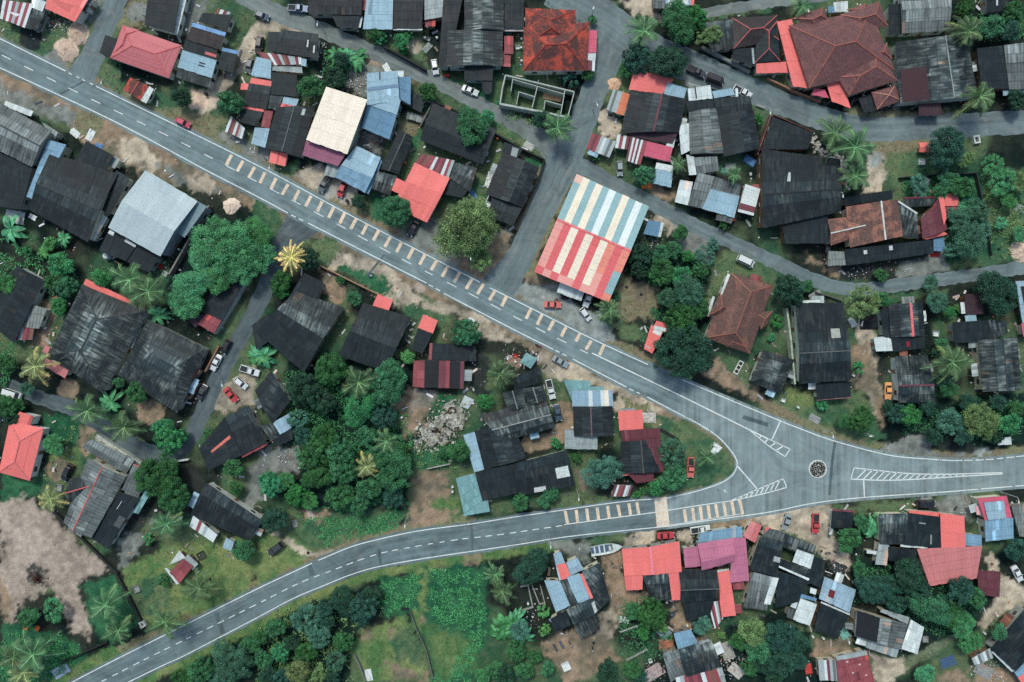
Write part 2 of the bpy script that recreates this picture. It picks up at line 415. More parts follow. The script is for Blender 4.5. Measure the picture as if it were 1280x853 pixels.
def Py(t, p, h, dh, key, **k): return ('P', t, p, h, dh, key, k)
def Fl(t, p, h, key, **k): return ('F', t, p, h, 0, key, k)
# ------------------------------------------------------------------ trees
def crown_mesh(name, n_clump, n_leaf, leaf, style, seed):
    r = np.random.default_rng(seed)
    lob = r.normal(0, 1, (5, 3)); lob /= np.linalg.norm(lob, axis=1)[:, None]
    amp = r.uniform(-.42, .22, 5); ex = r.uniform(.84, 1.12, 3) * np.array([1, 1, .8])
    C = []; RR = []
    for i in range(n_clump):
        d = r.normal(0, 1, 3); d[2] = abs(d[2]) * .9 - .25; d /= np.linalg.norm(d)
        k = 1 + sum(a * max(0, d @ l) ** 2 for a, l in zip(amp, lob))
        rc = r.uniform(.08, .23) if style == 'clump' else r.uniform(.08, .2)
        rad = (k - rc) * (r.uniform(.68, 1.04) if i % 5 else r.uniform(.2, .6))
        C.append(d * rad * ex); RR.append(rc)
    C = np.array(C); RR = np.array(RR); w = RR ** 2; w /= w.sum()
    ci = r.choice(n_clump, n_leaf, p=w)
    d = r.normal(0, 1, (n_leaf, 3)); d[:, 2] += .35; d /= np.linalg.norm(d, axis=1)[:, None]
    sh = r.uniform(.6, 1.12, n_leaf) if style == 'clump' else r.uniform(.35, 1.35, n_leaf)
    P = C[ci] + d * (RR[ci] * sh)[:, None]
    N = d * .8 + r.normal(0, .6, (n_leaf, 3)) + np.array([0, 0, .3]); N /= np.linalg.norm(N, axis=1)[:, None]
    A = np.cross(N, r.normal(0, 1, (n_leaf, 3))); A /= np.linalg.norm(A, axis=1)[:, None]; B = np.cross(N, A)
    s = leaf * r.uniform(.6, 1.25, n_leaf); asp = .55 if style == 'clump' else .38
    a = A * s[:, None]; b = B * (s * asp)[:, None]; dr = N * (s * .18)[:, None]
    V = np.empty((n_leaf, 4, 3)); V[:, 0] = P - a - dr; V[:, 1] = P - b; V[:, 2] = P + a - dr; V[:, 3] = P + b
    tint = np.repeat(np.clip(r.normal(1, .2, n_clump), .6, 1.6)[ci][:, None], 4, 0).reshape(-1, 1) * np.ones(3)
    return np_mesh(name, V.reshape(-1, 3), np.arange(n_leaf * 4).reshape(-1, 4), leafmat('mid', (32, 78, 52), (60, 112, 72)), tint)
def trunk_mesh(name, seed):
    r = random.Random(seed); M = MB()
    M.tube([(0, 0, -.1), (.02, .01, .3), (.05, -.03, .75), (.03, .02, 1.1)], [.075, .06, .05, .03], 8)
    for i in range(5):
        a = i * 1.256 + r.uniform(-.4, .4); z = r.uniform(.45, .8)
        M.tube([(.03, 0, z), (.25 * math.cos(a), .25 * math.sin(a), z + .22), (.55 * math.cos(a), .55 * math.sin(a), z + .4)], [.035, .024, .01], 6)
    return M.mesh(name)
def frond(M, a, tilt, L, droop, w, npair, r, colr, dry=0.0):
    """one feather leaf: rachis arching out, leaflets both sides"""
    ca, sa = math.cos(a), math.sin(a)
    def pt(t):
        rr = L * (t - .12 * t * t) * math.cos(tilt) ; z = L * (math.sin(tilt) * t - droop * t * t)
        return Vector((rr * ca, rr * sa, z))
    side = Vector((-sa, ca, 0)); prev = pt(0)
    for i in range(1, 7):
        q = pt(i / 6); M.bar(prev, q, .04 * (1.15 - i / 7), .03, tuple(c * 2.3 for c in colr)); prev = q
    for i in range(npair):
        t = .1 + .9 * (i + .5) / npair; p = pt(t); fw = (pt(min(1, t + .05)) - pt(t - .05)).normalized()
        ll = w * (math.sin(min(1, t * 1.35 + .12) * 3.14159) ** .6 * .8 + .3) * r.uniform(.85, 1.1) if t < .66 else w * (1.2 - t) * 1.7 * r.uniform(.85, 1.1)
        for sgn in (-1, 1):
            d = (side * sgn * .82 + fw * .62 + Vector((0, 0, -.28))).normalized()
            hw = fw * (L / npair * .27); tip = p + d * ll; g = r.uniform(.82, 1.15)
            u = max(0, t - .35) * dry; M.face([p - hw, p + hw, tip + hw * .25, tip - hw * .25], c=tuple(c * g * (1 + u * q) for c, q in zip(colr, (1.5, .75, .9))))
def palm_crown(name, seed, n=19, L=1.0, yellow=0.0, w=.23, drop=0):
    r = random.Random(seed); M = MB()
    for i in range(n):
        if drop and r.random() < .06 * drop: continue
        a = i * 2.39996 + r.uniform(-.15, .15); k = i / n
        tilt = .9 - k * .9 + r.uniform(-.15, .15)
        old = k > 1 - yellow; y = r.uniform(.7, 1.0) if old else 0
        c = (1 + .75 * y, 1 + .45 * y, 1 + .2 * y)
        frond(M, a, tilt, L * r.uniform(.7, 1.08), .26 + .36 * k + r.uniform(0, .15), w * L, 20, r, c, 1.6 * y)
    for i in range(4): M.lathe((.06 * math.cos(i * 1.6), .06 * math.sin(i * 1.6), -.06), [(.01, -.05), (.04, 0), (.01, .05)], 6, (1.2, .9, .5))
    return M.mesh(name)
def banana_crown(name, seed, n=9):
    r = random.Random(seed); M = MB()
    for i in range(n):
        a = i * 2.4 + r.uniform(-.2, .2); L = r.uniform(.75, 1.05); tilt = r.uniform(.2, .9); ca, sa = math.cos(a), math.sin(a); side = Vector((-sa, ca, 0)); g = r.uniform(.85, 1.2)
        P = [Vector((L * t * math.cos(tilt * .8) * ca, L * t * math.cos(tilt * .8) * sa, L * (math.sin(tilt) * t - .75 * t * t))) for t in (0, .12, .3, .5, .7, .88, 1)]
        W = [.02, .06, .13, .15, .14, .09, .015]
        for j in range(6):
            for sg in (-1, 1):
                u = Vector((0, 0, .35))
                M.face([P[j], P[j + 1], P[j + 1] + (side * sg + u) * W[j + 1], P[j] + (side * sg + u) * W[j]], c=(g, g, g))
        for j in range(6): M.bar(P[j], P[j + 1], .03, .02, (1.4 * g, 1.4 * g, 1.2 * g))
    return M.mesh(name)
PROTO = {}
def protos():
    for st in ('clump', 'feather'):
        for sz, (nc, nl, lf) in dict(big=(130, 25000, .03), mid=(80, 12000, .041), small=(40, 4600, .064)).items():
            PROTO[st, sz] = [crown_mesh('crown_%s_%s' % (st, sz), nc, nl, lf, st, 100 + i * 7 + len(st) + nl) for i in range(5)]
    PROTO['trunk'] = [trunk_mesh('trunk_branching', i) for i in range(3)]
    bark = plain('bark', (96, 84, 72), .9, .3, 3)
    for m in PROTO['trunk']: m.materials.append(bark)
    PROTO['palm'] = [palm_crown('crown_palm', 11 + i, 13 + i * 2, yellow=.12, drop=i) for i in range(5)]
    PROTO['palmy'] = [palm_crown('crown_palm_yellowing', 31 + i, 15, yellow=.5) for i in range(2)]
    PROTO['palmo'] = [palm_crown('crown_palm_dry', 41, 26, yellow=.95, w=.13)]
    PROTO['banana'] = [banana_crown('crown_banana', 51 + i, 9 + i) for i in range(3)]
    for k, m in (('palm', leafmat('palm', (38, 72, 50), (76, 106, 70))), ('palmy', leafmat('palmy', (84, 108, 68), (120, 134, 92))), ('palmo', leafmat('palmo', (110, 116, 74), (140, 134, 92))), ('banana', leafmat('banana', (40, 98, 66), (70, 128, 86)))):
        for me in PROTO[k]: me.materials.append(m)
    M = MB(); M.tube([(0, 0, -.1), (.06, .02, 1.5), (.1, .0, 3), (.06, -.04, 4.5), (0, 0, 6)], [.24, .17, .15, .13, .15], 8); PROTO['palmtrunk'] = M.mesh('trunk_palm'); PROTO['palmtrunk'].materials.append(bark)
LEAFK = {  # style, leaf material, descriptor
    'dark': ('clump', ('dark', (24, 56, 50), (42, 82, 66)), 'dark green', 'dense'),
    'mid': ('clump', ('mid', (30, 74, 52), (50, 104, 70)), 'mid green', 'bushy'),
    'bri': ('clump', ('bri', (36, 98, 62), (62, 132, 84)), 'bright green', 'leafy'),
    'olv': ('feather', ('olv', (66, 98, 62), (112, 138, 88), (146, 150, 104)), 'olive green', 'feathery'),
    'blu': ('feather', ('blu', (44, 88, 76), (76, 120, 100)), 'bluish green', 'feathery'),
    'fea': ('feather', ('fea', (44, 106, 70), (76, 140, 94)), 'fresh green', 'fluffy'),
    'lim': ('clump', ('lim', (56, 116, 66), (92, 146, 84)), 'light green', 'leafy')}
TREES = []
def tree(tile, X, Y, R, kind, grove=None):
    """R in sheet units"""
    r = R / 3.9875 * SCALE; h = r * 1.15 + (1.6 if r > 2.2 else .3)
    hz = h * .62
    p = T(tile, X, Y, hz); r *= (CAM_H - hz) / CAM_H
    small = r < 2.0
    nm = 'shrub' if small else 'tree'
    root = empty(nm, (p.x, p.y, 0), random.uniform(0, 6.28))
    st, lm, desc, tex = LEAFK[kind]
    sz = 'big' if r > 4.2 else ('mid' if r > 2.0 else 'small')
    me = random.choice(PROTO[st, sz])
    c = link('crown', me, root); paint(c, leafmat(*lm))
    c.location = (0, 0, hz); c.scale = (r * random.uniform(.95, 1.1), r * random.uniform(.88, 1.08), r * (.45 if kind == 'fea' else .8))
    t = link('trunk', random.choice(PROTO['trunk']), root); t.scale = (r * .95, r * .95, hz)
    TREES.append((root, nm, desc, tex, r, p.x, p.y, grove)); return root
def palm(tile, X, Y, R, kind='palm', hgt=None):
    r = R / 3.9875 * SCALE; ban = kind == 'banana'
    h = hgt or (1.4 if ban else 3.0 + r * .7); p = T(tile, X, Y, h); r *= (CAM_H - h) / CAM_H
    root = empty('banana_plant' if ban else 'palm_tree', (p.x, p.y, 0), random.uniform(0, 6.28))
    c = link('crown', random.choice(PROTO[kind]), root); c.location = (0, 0, h); c.scale = (r * 1.32, r * random.uniform(1.15, 1.34), r * random.uniform(.9, 1.2)); c.rotation_euler = (random.uniform(-.12, .12), random.uniform(-.12, .12), 0)
    t = link('trunk', PROTO['palmtrunk'], root); t.scale = (.55 if ban else 1, .55 if ban else 1, h / 6)
    d = {'palm': 'green', 'palmy': 'yellowing', 'palmo': 'orange and yellow', 'banana': 'green'}[kind]
    TREES.append((root, 'banana plant' if ban else 'palm tree', d, 'broad leaved' if ban else 'feather leaved', r, p.x, p.y, None)); return root
# ------------------------------------------------------------------ vehicles
def loft(M, st, col=(1, 1, 1)):
    """st: (x, half width, z bottom, z top)"""
    R = []
    for x, w, zb, zt in st:
        R.append([(x, -w * .94, zb), (x, -w, zb + (zt - zb) * .35), (x, -w * .97, zb + (zt - zb) * .8), (x, -w * .86, zt), (x, w * .86, zt), (x, w * .97, zb + (zt - zb) * .8), (x, w, zb + (zt - zb) * .35), (x, w * .94, zb)])
    for A, B in zip(R, R[1:]):
        for k in range(8): M.face([A[k], B[k], B[(k + 1) % 8], A[(k + 1) % 8]], c=col)
    M.face(R[0], c=col); M.face(R[-1][::-1], c=col)
def pane(q, m=.08, out=.012):
    M = MB(); q = [Vector(p) for p in q]; c = sum(q, Vector()) / 4
    n = (q[1] - q[0]).cross(q[3] - q[0]).normalized()
    if n.dot(c - Vector((c.x * .6, 0, .7))) < 0: n = -n
    a = [p + (c - p).normalized() * m for p in q]; t = [p + n * out for p in a]; b = [p - n * .02 for p in a]
    M.face(t); M.face(b[::-1])
    for i in range(4): j = (i + 1) % 4; M.face([b[i], b[j], t[j], t[i]])
    return M
CARDIM = {  # lower body stations, greenhouse: cowl x, roof front x, roof rear x, rear base x, roof z
    'sedan': ([(2.15, .62, .32, .58), (2.05, .78, .26, .68), (1.3, .85, .24, .84), (.95, .86, .24, .92), (-1.3, .86, .24, .95), (-1.95, .82, .26, .92), (-2.12, .72, .32, .85)], (.98, .3, -.75, -1.5, 1.42)),
    'hatch': ([(1.85, .6, .32, .6), (1.75, .75, .26, .72), (1.2, .82, .24, .88), (.95, .83, .24, .95), (-1.4, .83, .24, .98), (-1.75, .78, .26, .98), (-1.85, .68, .32, .9)], (.98, .4, -1.25, -1.72, 1.5)),
    'suv': ([(2.2, .7, .38, .8), (2.08, .84, .32, .9), (1.3, .9, .3, 1.02), (1.05, .91, .3, 1.08), (-1.8, .91, .3, 1.1), (-2.15, .86, .34, 1.08), (-2.25, .76, .4, 1.0)], (1.05, .5, -1.6, -2.1, 1.75)),
    'van': ([(2.2, .72, .34, .85), (2.12, .84, .3, 1.0), (1.8, .88, .28, 1.12), (1.6, .89, .28, 1.15), (-1.9, .89, .28, 1.15), (-2.2, .85, .3, 1.12), (-2.25, .8, .34, 1.05)], (1.85, 1.25, -2.05, -2.18, 1.95)),
    'pickup': ([(2.45, .7, .4, .82), (2.35, .84, .36, .92), (1.6, .88, .34, 1.02), (1.3, .9, .34, 1.06), (-.35, .9, .34, 1.06), (-.4, .88, .34, 1.0), (-2.4, .88, .36, 1.0), (-2.5, .84, .4, .95)], (1.3, .75, -.15, -.4, 1.7))}
CARP = {}
def car_proto(kind):
    st, (cx, rf, rr, rb, rz) = CARDIM[kind]; parts = []
    zb = [s[3] for s in st if abs(s[0] - cx) < .35][0] - .02; w0, w1 = .76, .6
    if kind == 'van': w0, w1 = .82, .72
    if kind == 'pickup': w1 = .66
    B = MB(); loft(B, st)
    base = [(cx, -w0, zb), (cx, w0, zb), (rb, w0, zb), (rb, -w0, zb)]; top = [(rf, -w1, rz - .05), (rf, w1, rz - .05), (rr, w1, rz - .05), (rr, -w1, rz - .05)]
    rt = [(rf - .08, -w1 + .08, rz), (rf - .08, w1 - .08, rz), (rr + .08, w1 - .08, rz), (rr + .08, -w1 + .08, rz)]
    for i in range(4):
        j = (i + 1) % 4; B.face([base[i], base[j], top[j], top[i]]); B.face([top[i], top[j], rt[j], rt[i]])
    B.face(rt)
    for s in (-1, 1): B.box((cx - .25, s * (w0 + .2), zb + .08), (.12, .2, .12))
    parts.append(('body', B.mesh('car_body'), 'paint'))
    gl = glassmat()
    parts.append(('windscreen', pane([base[0], base[1], top[1], top[0]]).mesh('windscreen'), gl))
    parts.append(('rear_window', pane([base[2], base[3], top[3], top[2]]).mesh('rear_window'), gl))
    for s in (1, -1):
        q = [base[1], base[2], top[2], top[1]] if s == 1 else [base[3], base[0], top[0], top[3]]
        parts.append(('side_window', pane(q).mesh('side_window'), gl))
    rub = plain('rubber', (30, 30, 31), .8)
    fx = st[0][0] - .78; bx = st[-1][0] + .75; wy = max(s[1] for s in st) - .1
    for x in (fx, bx):
        for s in (-1, 1):
            M = MB(); n = 14; r = .31
            for (ra, rbb, y0, y1) in ((r, r, -.1, .1), (r, r * .6, .1, .1), (r * .6, 0.01, .1, .07), (r, r * .6, -.1, -.1)):
                for k in range(n):
                    a, b = 6.2832 * k / n, 6.2832 * (k + 1) / n
                    c = (1, 1, 1) if ra == r else (14, 14, 14)
                    M.face([(x + ra * math.cos(a), s * (wy + y0), .31 + ra * math.sin(a)), (x + ra * math.cos(b), s * (wy + y0), .31 + ra * math.sin(b)), (x + rbb * math.cos(b), s * (wy + y1), .31 + rbb * math.sin(b)), (x + rbb * math.cos(a), s * (wy + y1), .31 + rbb * math.sin(a))], c=c)
            parts.append(('wheel', M.mesh('wheel'), rub))
    lamp = plain('lamp_lens', (225, 228, 226), .2); tail = plain('tail_lens', (150, 20, 22), .3)
    f0, b0 = st[1], st[-2]
    for s in (-1, 1):
        M = MB(); M.box((f0[0] + .04, s * f0[1] * .74, f0[3] - .08), (.16, .3, .14)); parts.append(('headlight', M.mesh('headlight'), lamp))
        M = MB(); M.box((b0[0] - .08, s * b0[1] * .8, b0[3] - .12), (.14, .22, .16)); parts.append(('tail_light', M.mesh('tail_light'), tail))
    if kind == 'pickup':
        M = MB(); x0, x1, w, z0, z1 = -2.38, -.5, .72, 1.004, 1.12
        M.face([(x0, -w, z0), (x1, -w, z0), (x1, w, z0), (x0, w, z0)])
        parts.append(('cargo_bed', M.mesh('cargo_bed'), plain('bed', (52, 54, 56), .7)))
        M = MB()
        for a, b in (((x0, -w), (x1, -w)), ((x0, w), (x1, w)), ((x0, -w), (x0, w)), ((x1, -w), (x1, w))): M.bar((a[0], a[1], 1.06), (b[0], b[1], 1.06), .1, .14)
        parts.append(('bed_rail', M.mesh('bed_rail'), 'paint'))
    return parts
CARS = []
CARCOL = {'red': (198, 66, 72), 'crimson': (204, 70, 98), 'coral': (224, 116, 104), 'white': (222, 226, 228), 'silver': (150, 160, 166), 'grey': (92, 100, 106), 'black': (26, 29, 33), 'dark grey': (56, 62, 68), 'blue': (76, 112, 150), 'slate blue': (62, 84, 104), 'orange': (246, 176, 116)}
def car(tile, X, Y, deg, kind, colour, extra=''):
    """deg: heading on the sheet, 0 to the right, clockwise"""
    if kind not in CARP: CARP[kind] = car_proto(kind)
    p = T(tile, X, Y, .7); nm = {'suv': 'suv', 'van': 'van', 'pickup': 'pickup_truck'}.get(kind, 'car')
    root = empty(nm, (p.x, p.y, .03), -math.radians(deg))
    for n, me, m in CARP[kind]:
        ob = link(n, me, root)
        if m == 'paint':
            if not me.materials: me.materials.append(None)
            paint(ob, carpaint(colour.replace(' ', '_'), CARCOL[colour]))
        elif not me.materials: me.materials.append(m)
    CARS.append((root, nm, kind, colour, p.x, p.y, extra)); return root
# ------------------------------------------------------------------ road lines
R1N = [(-40, 28.5), (0, 48.5), (80, 88), (120, 108), (320, 206), (445, 273), (598, 352), (640, 373.6), (745, 426), (810, 456), (853, 475), (960, 520)]
R1S = [(-40, 66), (0, 85), (140, 150.5), (259.6, 214), (320, 245), (385, 279), (533, 354), (640, 411), (718, 450), (783, 484), (810, 497), (848, 517), (873, 530)]
NOSE = [(873, 530), (896, 545), (912, 561.5), (921, 576), (920, 586.6), (913, 596.6), (896, 606), (866, 615.5), (833, 623)]
R2N = [(60, 870), (90, 853), (140, 827), (218, 788), (320, 737), (370, 713.5), (398, 700.5), (438, 684), (470.5, 675), (508, 666.6), (538, 661.6), (589.6, 655), (640, 647), (695, 639), (780, 627), (833, 623)]
R2S = [(130, 870), (160.5, 853), (205.6, 831), (233, 818.4), (320, 773), (365, 749), (405, 732), (440, 718), (475.5, 708), (538, 697), (640, 682), (705, 671.6), (778, 663.6), (835.6, 658), (891, 650), (960, 640.5), (1018, 629), (1080, 622), (1183, 615), (1280, 607), (1320, 604)]
EN = [(960, 520), (1000, 536), (1043, 551.5), (1110.5, 569), (1160.6, 574), (1193, 576), (1236, 574.5), (1280, 570), (1320, 566)]
LANE_TABLE = [([(152, -20), (143, 5), (128, 42), (113, 75), (96, 108)], [27, 27, 27, 30, 40], .012, 'AL'),
    ([(300, -8), (323, 5), (350, 18), (395, 35), (440, 54), (470, 67), (515, 88), (558, 108), (595, 128), (640, 152), (672, 172), (700, 197)], [24, 22, 21, 20, 18, 18, 18, 18, 18, 20, 24, 34], .010, 'AS'),
    ([(775, 22), (757, 85), (742, 115), (725, 160), (703, 205), (688, 240), (667, 285), (648, 325), (622, 362)], [48, 34, 31, 33, 42, 36, 33, 34, 46], .014, 'AL'),
    ([(690, -14), (725, 5), (765, 32), (800, 58), (850, 78), (900, 97), (950, 118), (1000, 138), (1050, 155), (1090, 162), (1150, 160), (1290, 152)], [44, 46, 50, 40, 34, 31, 30, 30, 31, 31, 31, 29], .018, 'AL'),
    ([(862, 22), (885, 16), (920, 10), (960, 4), (1040, -6)], [14, 13, 13, 13, 13], .011, 'AS'),
    ([(700, 207), (735, 217), (760, 229), (810, 252), (860, 278), (905, 299), (960, 324), (1010, 347), (1045, 359), (1075, 362), (1120, 357), (1180, 349), (1290, 333)], [40, 24, 20, 19, 18, 17, 17, 17, 16, 16, 16, 16, 17], .0125, 'AL'),
    ([(385, 271), (372, 285), (356, 305), (345, 330), (325, 375), (305, 415), (290, 440), (272, 475), (256, 510), (240, 543), (222, 564), (195, 569), (165, 556), (125, 531), (90, 510), (50, 498), (12, 482)], [44, 32, 22, 21, 20, 20, 20, 20, 21, 22, 23, 22, 20, 19, 19, 17, 15], .0105, 'AD')]
LANES = [(C, max(8, sum(w) / len(w) / 2 + 1)) for C, w, z, m in LANE_TABLE]
# ------------------------------------------------------------------ ground
PT = {  # ground cover: two colours
    'grass': ((62, 96, 72), (104, 118, 86)), 'lush': ((36, 82, 60), (60, 110, 78)), 'dry': ((122, 124, 96), (132, 118, 98)), 'dirt': ((196, 180, 162), (144, 134, 122)),
    'bdirt': ((158, 134, 114), (110, 104, 90)), 'gravel': ((136, 138, 134), (104, 108, 106)), 'conc': ((158, 164, 162), (136, 142, 140)), 'dark': ((40, 48, 49), (56, 60, 58)),
    'sand': ((222, 194, 174), (198, 176, 158)), 'pale': ((178, 161, 150), (148, 134, 124)), 'yard': ((18, 33, 31), (50, 54, 48)), 'under': ((20, 38, 36), (32, 54, 46)), 'moss': ((78, 112, 70), (124, 134, 88))}  # yard colour deepened for shade between houses, 'under' for shade between grove crowns
PATCH = []
def G_(kind, tile, pts, f=4.0, mix=1.0):
    P = [px(tile, pts[i], pts[i + 1]) for i in range(0, len(pts), 2)]; PATCH.append(('poly', kind, np.array(P), f, mix))
def B_(kind, pts, w, f=3.0, mix=1.0): PATCH.append(('band', kind, np.array(pts, float), w, f, mix))
def BT(kind, tile, pts, w, f=3.0, mix=1.0): B_(kind, [px(tile, pts[i], pts[i + 1]) for i in range(0, len(pts), 2)], w, f, mix)
def C_(kind, tile, X, Y, R, f=3.0, mix=1.0):
    x, y = px(tile, X, Y); B_(kind, [(x, y), (x + .1, y)], R / 3.9875, f, mix)
def vnoise(x, y, seed):
    r = np.random.default_rng(seed); g = r.random((64, 64))
    xi = np.floor(x).astype(int); yi = np.floor(y).astype(int); fx = x - xi; fy = y - yi
    fx = fx * fx * (3 - 2 * fx); fy = fy * fy * (3 - 2 * fy)
    a = g[yi % 64, xi % 64]; b = g[yi % 64, (xi + 1) % 64]; c = g[(yi + 1) % 64, xi % 64]; d = g[(yi + 1) % 64, (xi + 1) % 64]
    return (a * (1 - fx) + b * fx) * (1 - fy) + (c * (1 - fx) + d * fx) * fy
def fbm(x, y, seed, o=4):
    s = 0; a = .5
    for i in range(o): s = s + a * vnoise(x * 2 ** i + 13.7 * i, y * 2 ** i + 5.1 * i, seed + i); a *= .5
    return s / (1 - .5 ** o)
def sd_poly(x, y, P):
    d = np.full(x.shape, 1e9); ins = np.zeros(x.shape, bool); n = len(P)
    for i in range(n):
        a, b = P[i], P[(i + 1) % n]; e = b - a; wx, wy = x - a[0], y - a[1]
        t = np.clip((wx * e[0] + wy * e[1]) / (e @ e + 1e-9), 0, 1)
        d = np.minimum(d, np.hypot(wx - e[0] * t, wy - e[1] * t))
        if abs(b[1] - a[1]) > 1e-9:
            c = ((a[1] <= y) != (b[1] <= y)) & (x < (b[0] - a[0]) * (y - a[1]) / (b[1] - a[1]) + a[0]); ins ^= c
    return np.where(ins, -d, d)
def sd_line(x, y, P):
    d = np.full(x.shape, 1e9)
    for a, b in zip(P, P[1:]):
        e = b - a; wx, wy = x - a[0], y - a[1]; t = np.clip((wx * e[0] + wy * e[1]) / (e @ e + 1e-9), 0, 1)
        d = np.minimum(d, np.hypot(wx - e[0] * t, wy - e[1] * t))
    return d
COVER = {}
def make_ground():
    xs = np.concatenate([[-2500, -600, -250, -165], np.arange(-140, 140.01, .42), [165, 250, 600, 2500]])
    ys = np.concatenate([[-2500, -600, -250, -125], np.arange(-96, 96.01, .42), [125, 250, 600, 2500]])
    X, Y = np.meshgrid(xs, ys); x = X / SCALE + 640; y = 426.5 - Y / SCALE
    n1 = fbm(x / 26, y / 26, 1); n2 = fbm(x / 7, y / 7, 20); n3 = fbm(x / 60, y / 60, 40, 3); n4 = fbm(x / 3, y / 3, 60, 2)
    L = {k: (np.array(lin(a, .95)), np.array(lin(b, .95))) for k, (a, b) in PT.items()}
    def two(k, sel=slice(None)):
        a, b = L[k]; m = np.clip((n1[sel] * .6 + n2[sel] * .4 - .36) / .28, 0, 1)[..., None]; return a * (1 - m) + b * m
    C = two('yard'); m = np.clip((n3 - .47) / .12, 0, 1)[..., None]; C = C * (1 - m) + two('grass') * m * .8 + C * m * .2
    green = np.full(x.shape, .5)
    for p in PATCH:
        P = p[2]; pad = (p[3] if p[0] == 'band' else 0) + 16
        x0, x1, y0, y1 = P[:, 0].min() - pad, P[:, 0].max() + pad, P[:, 1].min() - pad, P[:, 1].max() + pad
        ix = np.where((x[0] > x0) & (x[0] < x1))[0]; iy = np.where((y[:, 0] > y0) & (y[:, 0] < y1))[0]
        if not len(ix) or not len(iy): continue
        sel = (slice(iy[0], iy[-1] + 1), slice(ix[0], ix[-1] + 1))
        if p[0] == 'poly': d = sd_poly(x[sel], y[sel], P); f, mx = p[3] * 1.5, p[4]
        else: d = sd_line(x[sel], y[sel], P) - p[3]; f, mx = p[4], p[5]
        d = d + (n2[sel] - .5) * f * 2.6 + (n1[sel] - .5) * f * 2 + (n4[sel] - .5) * f * 1.2
        al = np.clip(.5 - d / (f * .9), 0, 1) * mx; al = al * al * (3 - 2 * al)
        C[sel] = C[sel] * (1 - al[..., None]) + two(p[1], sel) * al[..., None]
        gv = {'grass': 1, 'lush': 1, 'dry': .55, 'yard': .5, 'moss': .8}.get(p[1], 0)
        green[sel] = green[sel] * (1 - al) + gv * al
    tuft = np.clip((n2 - .5) * 6, 0, 1) * np.clip((n4 - .42) * 5, 0, 1) * .35
    C = C * (1 - tuft[..., None] * (1 - green[..., None]) * .6) * (.74 + .52 * n4[..., None])
    far = np.clip((np.maximum(np.abs(X) / 1.45, np.abs(Y)) - 90) / 8, 0, 1)[..., None]; C = C * (1 - far) + L['grass'][0] * far
    COVER.update(green=green, C=C, x0=-140, y0=-96)
    for P, w in LANES + [(R1N[:11], 4), (R1S[:12], 4), (R2N, 4), (R2S, 4)]:
        q = resample(P, 12); q = q[(q[:, 0] > -80) & (q[:, 0] < 1360)]; d = sd_line(x, y, q); green[d < w] = 0
    ring = np.array(R1N + EN[1:] + R2S[::-1] + R2N[:1]); hole = np.array(R1S + NOSE[1:] + R2N[::-1][1:] + [(-40, 870)])
    green[(sd_poly(x, y, ring) < 0) & (sd_poly(x, y, hole) > 0)] = 0
    Z = np.zeros_like(X); V = np.stack([X, Y, Z], -1).reshape(-1, 3); nx = len(xs); ny = len(ys)
    i = np.arange(ny - 1)[:, None] * nx + np.arange(nx - 1)[None]; F = np.stack([i, i + 1, i + nx + 1, i + nx], -1).reshape(-1, 4)
    t = NT('ground_cover'); g = t.geo(); a = t.attr('tint')
    f1 = t.noise(g, 3.2, 4, .65); f2 = t.noise(g, .6, 4, .6)
    k = t.math('MULTIPLY', t.ramp(f1, .28, .72, .7, 1.3), t.ramp(f2, .3, .7, .85, 1.15))
    kk = t.n('ShaderNodeCombineColor'); [t.l(k, kk.inputs[q]) for q in range(3)]
    t.base(t.mix(1.0, a, kk.outputs[0], 'MULTIPLY')); t.rough(.95); t.b.inputs['Specular IOR Level'].default_value = .1; t.bump(f1, .7, .12)
    me = np_mesh('ground', V, F, t.m, C.reshape(-1, 3)); o = link('ground', me); tag(o, kind='structure'); 
def on_road(x, y, pad=2.0):
    px_, py_ = np.array([[x / SCALE + 640]]), np.array([[426.5 - y / SCALE]])
    for P, w in LANES:
        if sd_line(px_, py_, np.array(P, float))[0, 0] < w + pad: return True
    return sd_poly(px_, py_, np.array(R1N + EN[1:] + R2S[::-1] + R2N[:1]))[0, 0] < 4 + pad and sd_poly(px_, py_, np.array(R1S + NOSE[1:] + R2N[::-1][1:] + [(-40, 870)]))[0, 0] > -4 - pad
def cover_at(x, y):
    """sample green share and colour at plan metres"""
    i = np.clip(((y + 96) / .42).astype(int) + 4, 0, COVER['green'].shape[0] - 1); j = np.clip(((x + 140) / .42).astype(int) + 4, 0, COVER['green'].shape[1] - 1)
    return COVER['green'][i, j], COVER['C'][i, j]
